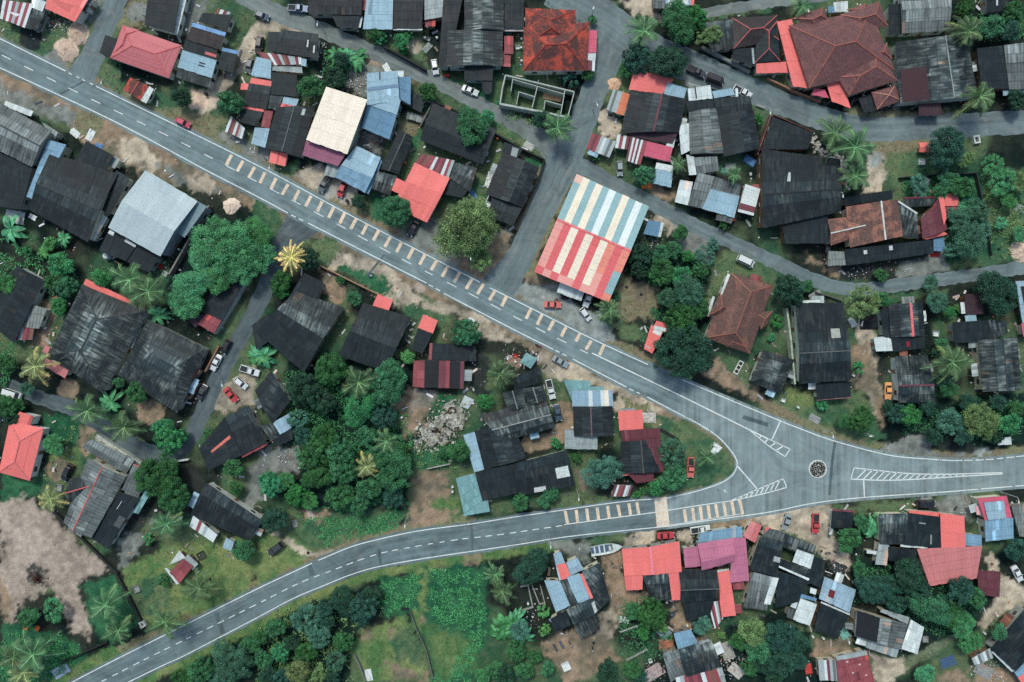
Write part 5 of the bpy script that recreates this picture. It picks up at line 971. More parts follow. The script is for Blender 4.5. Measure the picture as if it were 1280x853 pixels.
    H('pale steel blue roof with a rust patch above a black roof', 'the pale steel roof with rust patch', [S('cd5', [920,482,1076,548,1045,660,892,590], 3.3, .3, 'lgb', lights=[(.24,.42,.42,.75,(112,48,52))]), S('cd5', [902,606,1046,668,985,792,868,745], 2.8, .3, 'blk', cap=(206,208,206), capw=.4)])
    H('long grey and black barn with pale front sheets above the dirt track', 'the long grey and black barn', [G('d4', [430,622,440,492,692,562,664,690], 3.3, .8, 'gry', f=.5, lights=[(.02,.02,.98,.44,(36,40,42))]), S('d4', [712,540,778,580,745,712,664,686], 3.0, .3, 'wht'), S('d4', [500,642,654,685,640,730,488,680], 2.6, .3, 'lgr'), S('d4', [570,488,706,530,695,562,558,500], 2.8, .1, 'lgr')], name='barn')
    H('maroon flecked roof with grey ridge sheets at the bottom edge', 'the maroon flecked roof', [S('d4', [340,740,492,698,545,900,362,960], 2.9, .5, 'mrd', lights=[(.3 + .12 * i, .1 + .17 * ((i * 7) % 5) / 1.2, .36 + .12 * i, .13 + .17 * ((i * 7) % 5) / 1.2, (206,196,190)) for i in range(5)]), S('d4', [335,724,487,694,496,716,345,744], 3.4, .1, 'lgr', walls=False, n='ridge_cap'), S('d4', [250,744,346,740,356,846,257,842], 2.5, .2, 'plain', stripes=[LG, LG, W_, MR, LG, GY, LG])])
    H('rambling black and coral house, coral roofs faded on the garden side', 'the black and faded coral house', [S('d5', [700,165,858,185,862,342,680,322], 3.2, .5, 'blk', lights=[(.35,.25,.55,.29,(150,154,152)),(.7,.6,.74,.9,(150,154,152))]), S('d5', [553,170,700,168,690,322,558,318], 3.1, .5, 'chr'), S('d5', [700,152,862,164,858,184,702,170], 2.9, .1, 'cor'), S('d5', [858,166,978,180,986,356,864,346], 3.3, .4, 'cor', n='roof', lab='bright coral roof'), S('d5', [742,344,1068,330,1040,490,805,528], 2.9, .5, 'cpk', n='roof', lab='faded coral garden roof'), S('d5', [980,268,1065,275,1064,334,985,326], 2.9, .2, 'sbl'), S('d5', [1042,448,1160,458,1153,584,1050,570], 2.4, .2, 'mar', n='carport_roof'), S('d5', [600,335,748,350,735,422,600,402], 2.6, .2, 'blk'), S('d5', [553,310,606,312,592,425,534,420], 2.5, .15, 'lgr'), S('d5', [660,318,795,326,795,341,660,332], 2.9, .05, 'wht', walls=False), S('d5', [492,350,545,355,540,372,492,366], 2.3, .05, 'wht')])
    H('small black shed with maroon front edge by the roadside flowers', 'the small black roadside shed', [S('d5', [322,148,425,155,420,242,314,240], 2.5, .2, 'blk', cap=(118,66,76), capw=.5), S('d5', [315,155,330,155,320,275,306,272], 2.0, .05, 'lgr', walls=False)], name='shed')
    H('coral framed house with pale blue centre and antenna frame', 'the coral framed blue house', [S('d5', [1044,92,1190,79,1216,186,1080,202], 3.2, .3, 'crm'), S('d5', [1076,112,1176,104,1186,192,1096,201], 3.5, .2, 'lgb', walls=False), S('d5', [1080,200,1222,188,1224,292,1084,306], 2.9, .3, 'sbl'), S('d5', [1036,130,1068,130,1070,171,1040,173], 2.4, .1, 'plain', stripes=[(240,176,184)])])
    H('grey green slatted roof cut by the right edge', 'the grey green roof at the right edge', [S('d5', [1212,130,1340,115,1340,280,1254,282], 2.8, .4, 'con')])
    H('black house with white eaves at the bottom right corner', 'the black house in the corner', [S('d4', [1290,480,1420,600,1235,800,1113,686], 3.1, .6, 'blk2', cap=(196,200,200), capw=.5), S('d4', [1113,702,1140,694,1232,790,1215,802], 2.6, .05, 'wht', walls=False), S('d4', [1250,735,1305,790,1252,832,1214,785], 2.5, .2, 'sbl'), S('d4', [1300,790,1360,850,1300,900,1245,830], 2.5, .2, 'cor')])
    H('little pale lattice roof next to the corner house', 'the little pale lattice roof', [S('d4', [1016,735,1108,684,1122,732,1030,768], 2.3, .2, 'plain', stripes=[LG, W_, GY, LG, W_, GY, LG])], name='shed')
    H('grey brown house with blue end roof and maroon patched eaves', 'the grey brown house with blue end', [S('c4', [830,690,992,640,1048,775,868,826], 3.1, .5, 'chr'), S('c4', [805,610,890,590,933,665,828,693], 2.8, .25, 'sbl'), S('c4', [750,710,828,688,872,806,790,852], 2.8, .3, 'gry'), S('c4', [815,830,1020,785,1060,900,830,920], 2.6, .3, 'plain', stripes=[W_, LG, MD, MR, MD, MR, W_, MD, RU, MD]), S('c4', [1015,785,1046,775,1080,900,1055,905], 2.6, .1, 'lgr'), S('c4', [930,655,980,636,984,645,936,665], 3.6, .03, 'lgr', walls=False)])
# ------------------------------------------------------------------ ground cover patches
def patches():
    g, b, c = G_, BT, C_
    g('under', 'b3', [150,120,480,60,780,80,760,360,780,640,760,800,460,853,240,820,200,600]); g('under', 'b4', [0,560,300,440,620,380,640,500,500,600,480,853,0,853]); g('under', 'a4', [870,853,1060,680,1276,590,1276,853]); g('under', 'a2', [880,300,1276,240,1276,500,1040,640,960,760,820,720,860,520]); g('under', 'c2', [600,360,900,400,1000,500,900,853,700,853,720,640,580,470]); g('under', 'd4', [430,230,600,220,800,340,1100,400,1020,620,780,640,560,470]); g('under', 'd3', [580,300,1276,260,1276,500,1000,540,620,440]); g('under', 'c4', [1060,600,1276,560,1276,853,1120,853]); g('under', 'd4', [-60,560,220,600,230,853,-60,853])  # shade below the crowns painted into the ground of the groves
    # verges along the main road
    B_('dry', [(x, y - 7) for x, y in R1N[:11]], 7); B_('bdirt', [(x - 3, y + 6) for x, y in R1S[:12]], 7); B_('dry', [(x, y - 6) for x, y in EN], 6)
    B_('dry', [(x - 2, y - 6) for x, y in R2N[:12]], 6); B_('moss', [(x + 2, y + 7) for x, y in R2S[:12]], 7, 4); B_('dry', [(x - 6, y) for x, y in NOSE], 3)
    g('bdirt', 'a1', [0,370,300,500,560,620,1010,860,1276,990,1276,1040,1000,960,800,930,560,790,420,700,280,570,0,510]); g('gravel', 'a12', [0,0,150,60,420,150,380,210,150,140,0,90]); c('dry', 'a1', 440, 610, 70); g('dirt', 'a12', [540,290,700,280,800,380,740,440,560,340], 6); g('gravel', 'a12', [780,400,900,420,1100,520,1060,560,900,520]); g('dirt', 'a12', [900,430,1080,480,1060,560,930,530])
    g('grass', 'a1', [0,90,120,140,330,150,260,290,140,240,0,190]); c('dark', 'a1', 150, 190, 60); c('sand', 'a1', 330, 245, 58, 2); c('sand', 'a1', 392, 165, 58, 2); g('gravel', 'a1', [420,50,500,0,520,0,450,150,420,110]); c('gravel', 'a1', 280, 300, 50)
    g('grass', 'a1', [480,290,600,300,640,480,500,430]); g('yard', 'a1', [600,310,880,400,860,440,720,450,600,400]); g('grass', 'a1', [700,430,1000,560,980,640,740,540]); g('dry', 'a1', [740,540,1000,560,1060,680,960,640]); b('dirt', 'ab1', [700,90,640,180,560,300,470,420,380,530], 10); g('sand', 'ab1', [320,440,400,460,390,540,320,530], 3); g('gravel', 'a1', [930,0,1060,0,970,190,890,170]); g('dry', 'a1', [580,130,640,0,735,0,720,130,620,160]); c('gravel', 'a1', 690, 60, 50); g('dirt', 'ab1', [660,60,800,110,960,150,900,170,700,160,640,210,620,180], 3); g('gravel', 'ab1', [560,680,700,740,690,830,420,660]); g('dry', 'ab1', [400,560,480,600,440,680,360,620])
    g('gravel', 'b1', [450,330,600,290,650,340,550,480,450,440]); b('bdirt', 'b1', [560,270,700,330,830,400,900,410], 9, 5, .7); g('grass', 'b1', [530,150,840,150,860,330,700,260,540,190]); c('dirt', 'b1', 790, 230, 40); g('dry', 'b1', [720,590,820,610,830,760,720,720]); g('gravel', 'b1', [500,640,660,680,620,770,480,730]); g('lush', 'b1', [1090,470,1240,500,1240,560,1140,530]); b('grass', 'b1', [1100,560,1276,680], 8); c('dirt', 'b12', 580, 270, 30)
    g('dirt', 'b12', [180,440,330,390,490,520,490,620,320,540,200,480], 3); g('conc', 'b12', [330,460,480,520,470,590,300,530], 4, .6); g('lush', 'b12', [560,540,680,560,660,700,560,680]); g('lush', 'b12', [830,200,830,310,790,380,730,250]); g('dry', 'b12', [720,190,820,180,800,260,740,250]); g('gravel', 'b12', [700,740,860,690,900,820,800,850]); g('grass', 'b12', [100,400,210,380,190,460,90,430])
    g('gravel', 'b2', [700,300,850,230,1276,300,1276,400,1150,540,1020,500,850,400]); g('bdirt', 'b2', [1000,430,1180,300,1276,330,1240,460,1130,545,1020,500]); g('grass', 'b2', [0,140,150,230,130,340,60,500,0,560]); g('grass', 'b2', [230,340,420,340,420,440,310,490]); g('dirt', 'b2', [400,400,560,420,720,540,830,640,760,700,560,600,400,490,360,500]); g('lush', 'b2', [420,470,640,520,690,620,590,610,410,500], 3); c('bdirt', 'b2', 615, 540, 16); g('dirt', 'b2', [830,650,1040,680,1276,830,1276,860,1150,853,1000,740,840,690]); g('grass', 'b2', [690,640,830,700,1000,740,900,790,760,720]); g('bdirt', 'b2', [300,490,410,520,460,650,400,660,330,570]); g('gravel', 'b2', [150,215,330,300,200,350,140,340]); c('pale', 'b2', 810, 588, 28, 2); c('pale', 'b2', 150, 265, 20, 2)
    g('bdirt', 'c2', [60,470,250,550,240,610,60,560]); g('conc', 'c2', [15,560,230,580,250,640,440,720,540,860,400,853,200,720,0,625], 3); g('dry', 'c2', [310,30,240,220,110,500,60,520,160,300,270,30]); g('dry', 'c2', [540,520,740,600,700,730,560,770,500,650], 5); c('bdirt', 'c2', 640, 600, 50); g('dirt', 'c2', [690,195,840,260,780,310,690,280]); g('grass', 'c2', [1040,380,1276,470,1276,560,1100,500,1000,640,900,740,990,560]); g('grass', 'c2', [450,740,620,760,700,853,560,853]); g('gravel', 'c2', [800,260,1000,340,960,480,860,420]); g('bdirt', 'c2', [700,70,830,100,800,160,690,110]); c('dirt', 'c1', 490, 640, 55); c('dirt', 'c1', 470, 590, 40); g('sand', 'c1', [478,392,545,400,530,445,482,440], 2); g('dirt', 'c1', [520,0,700,0,740,80,620,70], 4); g('grass', 'c1', [400,0,530,0,530,40,440,10]); g('grass', 'c1', [345,750,480,780,500,853,420,830], 3); g('grass', 'c1', [0,640,130,720,190,800,150,853,0,700], 3); g('gravel', 'c1', [300,560,370,440,390,470,310,620]); g('grass', 'c1', [940,80,1276,30,1276,60,960,105]); g('conc', 'c1', [860,360,960,400,960,430,850,420], 3); g('grass', 'c1', [520,360,600,250,700,260,600,330])
    g('dry', 'bc12', [600,420,780,600,640,720,600,650]); b('dry', 'bc12', [830,370,660,690], 10); g('grass', 'bc12', [560,180,830,340,800,400,560,240]); g('lush', 'bc12', [680,330,800,380,770,430,670,370])
    g('dirt', 'd12', [520,300,600,330,610,430,560,520,470,540,500,440], 4); g('conc', 'd12', [520,300,570,300,560,400,510,400], 3); g('grass', 'd12', [570,330,760,310,760,430,660,560,600,480]); b('dry', 'd12', [560,305,760,290], 10); g('gravel', 'd2', [640,450,900,415,915,500,640,548]); g('bdirt', 'd2', [190,400,290,480,390,480,340,545,200,450]); g('dark', 'd2', [380,470,640,460,600,560,360,540]); c('sand', 'd2', 1268, 405, 58, 1.5); g('grass', 'd2', [1050,0,1290,0,1290,450,1120,430]); g('grass', 'd2', [900,420,1210,430,1100,470,910,510]); g('lush', 'd2', [660,40,1050,20,1110,390,900,440,900,230,660,110]); g('grass', 'd2', [240,590,640,620,900,590,880,640,640,650,250,620]); g('dry', 'd1', [400,540,950,560,870,590,420,590])
    b('dirt', 'd23', [485,350,490,480,510,620,555,770], 11, 3); g('bdirt', 'd23', [410,440,490,430,540,560,580,700,560,853,500,700,410,660], 5); g('grass', 'd3', [0,260,500,250,560,480,420,500,0,340]); g('moss', 'd3', [90,230,240,230,220,330,90,320]); b('dry', 'd3', [0,330,180,430,340,490], 10); g('dark', 'd3', [760,440,1020,500,1060,570,900,560]); g('gravel', 'd3', [700,480,800,490,820,560,1110,570,900,590,600,560,560,540], 3); g('conc', 'd3', [1040,530,1120,550,1100,575,1020,570], 3)  # the 'dark' polygon paints the pond's shadows into the ground colour
    g('dirt', 'c3', [120,50,330,130,600,240,740,370,520,345,510,260,250,190,140,180], 4); b('bdirt', 'c3', [255,340,290,420,200,490,80,515], 10, 3); g('grass', 'c3', [720,370,900,420,1090,560,1110,640,1000,710,760,745,740,500]); g('bdirt', 'c3', [310,650,400,640,410,780,330,730]); g('bdirt', 'c3', [930,150,1030,90,1276,270,1276,330]); g('grass', 'c3', [1040,40,1210,70,1180,240,1050,110]); g('grass', 'c3', [200,790,700,750,700,790,210,850]); g('dry', 'c3', [520,250,700,360,720,420,600,340])
    g('bdirt', 'b3', [700,260,915,245,900,340,820,430,740,490,690,410], 5); g('gravel', 'b3', [800,250,915,245,900,320,780,330], 5, .6); g('lush', 'b3', [915,250,1040,260,960,370,830,395]); g('bdirt', 'b3', [770,650,960,640,960,853,765,853], 5); g('gravel', 'b3', [0,540,210,560,200,650,0,640]); g('dark', 'b3', [1050,70,1170,60,1150,270,1050,280]); g('moss', 'b3', [880,790,1010,790,1010,870,870,870]); g('lush', 'b3', [780,500,1000,520,960,640,780,640])
    g('dirt', 'a3', [1090,230,1276,110,1276,310,1130,370,1060,350], 3); g('bdirt', 'a3', [370,420,480,450,430,560,380,540]); g('moss', 'a3', [240,560,400,520,380,650,260,690]); c('bdirt', 'a3', 290, 640, 60); g('lush', 'a3', [0,640,210,700,180,760,80,830,0,830]); g('lush', 'a3', [220,360,400,390,380,520,230,540]); c('bdirt', 'a3', 340, 240, 50); c('bdirt', 'a3', 750, 350, 70); g('bdirt', 'a23', [200,210,265,220,240,440,150,450], 4); g('dark', 'a34', [640,380,760,420,700,600,600,640,560,560])
    g('dark', 'ab34', [290,200,390,260,330,450,250,420]); g('gravel', 'ab34', [590,210,680,120,860,120,850,230,700,230,640,400,590,400]); g('grass', 'ab34', [460,200,600,170,590,350,480,330])
    g('pale', 'a34', [0,395,130,350,270,450,545,725,400,780,395,800,460,1020,440,1070,380,1040,270,820,90,900,50,990,0,900], 5); g('bdirt', 'a4', [0,360,70,450,40,560,0,510], 5); g('dark', 'a4', [150,280,220,270,250,380,150,380], 5, .8); g('moss', 'a4', [590,290,860,160,1276,110,1276,400,790,600,690,540], 5); g('grass', 'a4', [640,380,780,330,860,440,800,540,700,520]); g('lush', 'a4', [0,560,380,640,430,720,340,853,0,853]); g('lush', 'a4', [400,370,580,310,700,540,560,660,470,600]); g('gravel', 'a4', [600,140,760,50,720,160,640,260,590,290]); b('moss', 'a4', [300,860,560,730], 12)
    g('moss', 'b4', [0,110,200,130,300,200,200,290,0,370], 4); g('dirt', 'b4', [40,90,130,120,250,200,380,200,300,240,180,180], 4); g('grass', 'b4', [200,20,780,0,700,70,470,150,340,190,210,150]); g('bdirt', 'b4', [240,0,350,0,340,40,250,40]); g('bdirt', 'b4', [780,0,1000,0,860,70,760,60], 4); g('moss', 'b4', [480,720,520,590,740,520,800,620,870,800,860,853,540,853], 5); g('grass', 'b4', [700,560,790,600,860,800,700,740,690,640]); c('bdirt', 'b4', 555, 615, 30, 5, .7); c('bdirt', 'b4', 665, 605, 26, 5, .7); g('bdirt', 'b4', [650,760,860,800,860,853,680,853], 5); b('moss', 'b4', [845,300,825,440,840,570], 14, 3); c('bdirt', 'b4', 840, 540, 20); g('lush', 'b4', [860,290,1140,280,1160,600,1070,853,890,853,840,600], 4); g('lush', 'b4', [620,340,830,310,810,490,640,540], 4); g('moss', 'b4', [850,560,1080,640,1090,780,900,853,870,700], 6, .7); c('bdirt', 'b4', 1080, 230, 40, 5, .6)
    g('bdirt', 'c4', [440,230,540,190,570,390,690,410,640,460,520,560,500,700,540,740,350,853,270,853,140,660,230,600,440,590,480,470], 4); g('dirt', 'c4', [430,500,540,480,500,640,400,640], 6, .7); g('gravel', 'c4', [200,160,400,150,390,260,350,260,240,210]); g('dirt', 'c4', [540,130,720,95,720,150,560,185], 3); g('dirt', 'c4', [820,100,920,85,900,160,840,170], 3); g('grass', 'c4', [370,150,540,110,550,150,410,170]); g('bdirt', 'c4', [790,430,880,440,870,580,800,610]); b('bdirt', 'c4', [1276,20,980,60], 9)
    g('dirt', 'd4', [-60,-10,320,-40,320,120,420,260,390,310,240,200,130,110,-40,70], 3); g('grass', 'd5', [300,130,740,90,730,160,500,170,320,180]); g('gravel', 'd5', [740,100,1010,70,1000,210,840,150]); g('dirt', 'd4', [500,700,640,740,700,740,950,605,970,620,690,790,600,853,530,853], 3); g('bdirt', 'd4', [230,640,440,620,400,720,230,730]); g('dirt', 'd4', [1050,560,1110,470,1140,430,1070,220,1110,210,1180,330,1290,380,1290,480,1190,490,1080,590], 3); g('bdirt', 'd4', [850,800,1010,780,1000,870,840,870]); g('bdirt', 'd4', [1100,760,1220,800,1250,870,1000,870]); b('grass', 'd4', [700,760,950,630], 6, 3, .7)
# ------------------------------------------------------------------ vegetation
def plants():
    for a in [('ab1',515,510,82,'mid'),('a1',900,490,72,'dark'),('b1',275,440,84,'mid'),('b1',390,390,66,'dark'),('b1',420,300,60,'dark'),('b1',600,165,48,'mid'),('b1',622,192,40,'bri'),('b1',720,212,50,'bri'),('b1',752,182,40,'bri'),('b1',738,262,26,'bri'),('b1',858,462,56,'mid'),('b1',1065,625,112,'mid'),('b1',1155,590,48,'bri'),('b1',1252,156,30,'blu'),('bc1',1015,375,42,'mid'),('bc1',930,400,40,'dark'),('bc1',790,600,62,'dark'),
        ('c1',840,115,122,'mid'),('c1',905,85,70,'bri'),('c1',985,175,62,'olv'),('c1',770,320,112,'dark'),('c1',620,295,80,'dark'),('c1',575,350,50,'mid'),('c1',400,100,26,'bri'),('c1',1225,595,34,'bri'),('c1',415,790,22,'bri'),
        ('d1',1110,140,80,'mid'),('d1',1200,150,70,'dark'),('d1',1225,60,60,'mid'),('d1',1235,500,56,'dark'),('d12',900,310,112,'dark'),('d12',985,370,46,'olv'),('d1',985,40,50,'mid'),
        ('a2',310,460,84,'bri'),('a2',500,540,62,'bri'),('a2',300,680,50,'bri'),('a2',130,400,36,'bri'),('a2',250,370,46,'lim'),
        ('b2',125,555,66,'mid'),('b2',130,610,48,'bri'),('b2',262,440,66,'dark'),('b2',515,150,50,'dark'),('b2',690,205,88,'mid'),('b2',1040,285,182,'olv'),('b2',1110,420,80,'olv'),('b2',490,640,46,'mid'),('b2',1055,805,80,'mid'),('b2',420,545,30,'mid'),
        ('c2',840,320,58,'mid'),('c2',520,632,30,'mid'),('c2',655,30,56,'mid'),('cd23',232,505,146,'dark'),('c2',1055,270,30,'mid'),
        ('d2',560,525,42,'mid'),('d2',100,595,84,'dark'),('d2',195,580,42,'mid'),('d2',470,660,82,'olv'),('d2',575,640,62,'mid'),('d2',812,560,48,'blu'),('d2',835,660,66,'blu'),('d2',905,712,42,'bri'),('d2',1130,605,122,'dark'),('d2',45,755,36,'bri'),('d2',15,835,26,'bri'),('d2',945,690,30,'lim'),
        ('a3',590,212,44,'mid'),('a3',685,258,62,'mid'),('a3',812,430,62,'bri'),('a3',850,485,80,'bri'),('a3',900,465,46,'bri'),('a34',800,265,108,'mid'),('a34',865,360,86,'mid'),('a3',275,515,60,'fea'),('a3',1170,630,66,'mid'),('a3',1168,735,48,'mid'),('a3',135,235,44,'blu'),('a3',1040,470,30,'mid'),
        ('b3',1010,560,76,'mid'),('b3',1138,305,46,'bri'),('b3',940,560,42,'mid'),('b3',760,80,46,'lim'),
        ('c3',318,582,36,'mid'),('c3',455,650,92,'blu'),('c3',222,508,36,'bri'),('c3',800,560,76,'blu'),('c3',800,680,76,'mid'),('c3',715,735,46,'bri'),('c3',622,762,26,'bri'),('c3',45,805,54,'mid'),('c3',200,765,46,'mid'),('c3',165,800,48,'mid'),('c3',20,628,20,'bri'),('c3',760,700,44,'mid'),('c3',660,745,26,'mid'),
        ('d3',450,135,33,'bri'),('d3',460,400,66,'mid'),('d3',640,360,62,'dark'),('d3',705,365,72,'bri'),('d3',905,395,84,'blu'),('d3',1062,400,92,'olv'),('d3',1195,410,76,'bri'),('d3',900,235,58,'mid'),('d3',1245,340,56,'mid'),('d3',270,318,36,'bri'),('d3',820,480,56,'dark'),('d3',980,480,66,'dark'),('d3',1130,470,52,'dark'),('d3',1000,310,60,'dark'),('d3',1140,310,56,'dark'),('d3',800,330,56,'dark'),('d3',590,330,40,'dark'),('d4',620,360,70,'dark'),('d4',740,400,78,'dark'),('d4',870,470,60,'dark'),('d4',640,460,60,'dark'),('d4',470,360,54,'dark'),('d4',450,290,50,'mid'),('d3',860,20,44,'mid'),('d23',830,250,40,'mid'),('d23',880,620,56,'dark'),('d23',830,480,36,'dark'),('d3',370,400,48,'mid'),
        ('a4',145,520,72,'mid'),('ab34',580,615,66,'mid'),('a4',740,140,34,'fea'),('a4',820,340,36,'mid'),('a4',270,490,60,'fea'),
        ('b4',95,45,78,'dark'),
        ('c4',98,268,110,'dark'),('c4',155,500,36,'lim'),('c4',162,590,36,'lim'),('c4',700,520,78,'mid'),('c4',610,500,58,'mid'),('c4',745,575,40,'lim'),('c4',940,570,54,'blu'),('c4',660,610,48,'bri'),('c4',1040,620,26,'lim'),
        ('d4',410,150,84,'mid'),('d4',680,15,26,'blu'),('d4',530,400,92,'dark'),('d4',690,320,100,'dark'),('d4',800,490,118,'mid'),('d4',900,520,70,'mid'),('d4',950,390,84,'dark'),('d4',1040,430,74,'mid'),('d4',970,570,84,'fea'),('d4',1240,190,70,'dark'),('d4',780,805,62,'fea'),('d4',1145,600,60,'mid'),('d4',1010,650,62,'fea'),('d4',465,60,48,'mid')]: tree(*a)
    gv = {}
    gv['vine covered thicket by the grey hangar'] = [('a2',1130,370,150,'fea'),('a2',1010,430,110,'fea'),('a2',1210,460,110,'fea'),('a2',980,560,120,'fea'),('a2',930,655,110,'fea'),('a2',1090,510,105,'fea'),('a2',1250,320,96,'fea'),('b2',20,330,90,'fea'),('b2',30,420,80,'fea')]
    gv['big grove beside the ruined foundation'] = [('b3',370,140,92,'mid'),('b3',240,230,92,'dark'),('b3',670,200,112,'mid'),('b3',330,290,84,'dark'),('b3',515,350,108,'bri'),('b3',210,390,52,'blu'),('b3',340,470,84,'mid'),('b3',640,380,72,'dark'),('b3',420,560,84,'mid'),('b3',290,560,84,'mid'),('b3',300,690,92,'mid'),('b3',435,650,84,'mid'),('b3',540,480,72,'mid'),('b3',695,620,112,'mid'),('b3',720,560,72,'mid'),('b3',420,770,84,'mid'),('b3',560,740,72,'mid'),('b3',680,770,72,'dark'),('b3',520,820,62,'mid'),('b3',240,470,60,'dark'),('b3',600,560,60,'mid')]
    gv['shrubs between the grove and the dirt path'] = [('b3',80,720,66,'bri'),('b3',200,770,62,'bri'),('b3',60,690,50,'bri'),('b3',150,700,50,'fea'),('b3',260,800,56,'fea')]
    gv['thick belt of trees below the curving road'] = [('b4',100,580,64,'mid'),('b4',250,530,72,'blu'),('b4',310,620,64,'blu'),('b4',440,450,86,'dark'),('b4',530,480,84,'dark'),('b4',575,425,60,'dark'),('b4',430,650,52,'mid'),('b4',250,700,62,'mid'),('b4',120,700,54,'bri'),('b4',220,800,78,'olv'),('b4',400,745,52,'blu'),('b4',40,735,54,'mid'),('b4',310,830,60,'olv'),('b4',180,650,54,'dark'),('b4',340,480,60,'dark'),('b4',20,640,60,'mid'),('b4',60,820,60,'dark'),('b4',350,560,54,'dark'),('a4',1170,750,96,'blu'),('a4',1000,800,74,'mid'),('a4',1250,670,64,'mid'),('a4',900,835,64,'mid'),('a4',1080,830,60,'blu'),('b4',130,840,60,'dark'),('b4',380,830,50,'dark'),('a4',1100,690,52,'blu')]
    gv['wooded garden behind the striped hall'] = [('c2',880,425,46,'bri'),('c2',740,505,84,'mid'),('c2',640,420,72,'dark'),('c2',840,525,72,'bri'),('c2',880,610,92,'blu'),('c2',770,640,62,'blu'),('c2',960,430,52,'blu'),('c2',850,740,82,'mid'),('c2',830,820,60,'mid'),('c2',1000,370,40,'blu'),('c2',740,420,60,'mid'),('c2',940,500,50,'mid'),('c2',640,500,50,'dark'),('c2',800,400,56,'mid'),('c2',930,690,60,'mid')]
    gv['leafy scrub in the fenced garden by the maroon house'] = [('d2',1000,360,100,'blu'),('d2',940,250,66,'blu'),('d2',900,50,62,'mid'),('d2',960,90,72,'mid'),('d2',860,100,60,'mid'),('d2',750,80,56,'blu'),('d2',1040,200,60,'blu'),('d2',1060,290,52,'blu'),('d2',930,400,52,'blu'),('d2',990,170,50,'fea')]
    gv['rough bushes at the right edge above the lane'] = [('d2',1170,60,72,'fea'),('d2',1240,60,62,'olv'),('d2',1200,160,50,'fea'),('d2',1160,260,40,'fea'),('d12',1120,400,56,'fea'),('d12',1200,480,56,'dark'),('d2',1250,320,46,'fea')]
    gv['dark trees below the black and white cluster'] = [('c4',1190,600,84,'olv'),('c4',1215,690,84,'mid'),('c4',1130,650,62,'mid'),('c4',1250,770,62,'dark'),('d4',60,640,92,'dark'),('d4',150,650,70,'dark'),('d4',60,760,84,'dark'),('d4',150,740,60,'dark'),('d4',30,830,62,'dark'),('c4',1190,780,50,'mid')]
    gv['scrub at the bottom edge below the dirt yard'] = [('c4',480,800,74,'dark'),('c4',600,785,62,'mid'),('c4',60,800,64,'mid'),('c4',180,790,52,'mid'),('c4',640,830,50,'dark'),('c4',30,590,60,'blu'),('c4',20,700,60,'mid'),('c4',110,720,44,'mid'),('b4',1180,780,60,'mid'),('b4',1240,820,60,'dark'),('b4',1130,820,44,'fea')]
    gv['bushes in the wild plot at the left edge'] = [('a3',30,120,64,'mid'),('a3',30,330,70,'mid'),('a3',90,320,44,'mid'),('a3',60,380,56,'dark'),('a2',20,560,70,'fea'),('a2',330,580,60,'mid'),('a2',270,560,56,'mid')]
    for k, L in gv.items():
        for a in L: tree(*a, grove=k)
    for a in [('c1',658,158,98),('c1',225,638,92,'palm'),('d1',330,665,112),('d1',430,735,120),('d12',435,455,96),('d1',1000,160,92),('d1',1055,485,106),('d1',170,30,60),('a2',650,545,112),('a2',740,605,112),('a3',440,348,104),('a3',622,430,104),('a3',178,128,86,'palmy'),('a3',255,790,70,'palmy'),('b2',175,435,82,'palmo'),('b3',512,205,100,'palm'),('b3',650,500,74,'palm'),('b3',550,625,66,'palmy'),('b3',1215,165,82),('c2',490,695,70),('c3',975,582,66),('d3',915,105,110),('a4',832,65,86),('a4',990,380,92),('a4',530,468,108),('a4',592,592,88),('a4',825,552,104),('a4',70,730,90),('a4',165,715,120,'palm'),('a4',120,800,80,'palmy'),('b4',1195,315,60),('b4',1228,400,84),('cd12',190,395,50),('cd12',465,450,56)]: palm(*a)
    for a in [('a2',55,295,78),('a2',225,405,44),('a2',320,340,44),('a2',780,722,58),('a2',270,370,30),('a3',555,305,60),('b1',510,288,62),('b1',460,280,46),('b1',400,270,44),('b3',40,75,72),('b4',1240,570,84),('c4',10,540,60),('d4',520,90,60),('d5',550,190,40),('ab23',660,500,62),('c4',60,620,50),('bc4',590,600,60)]: palm(*a, kind='banana')
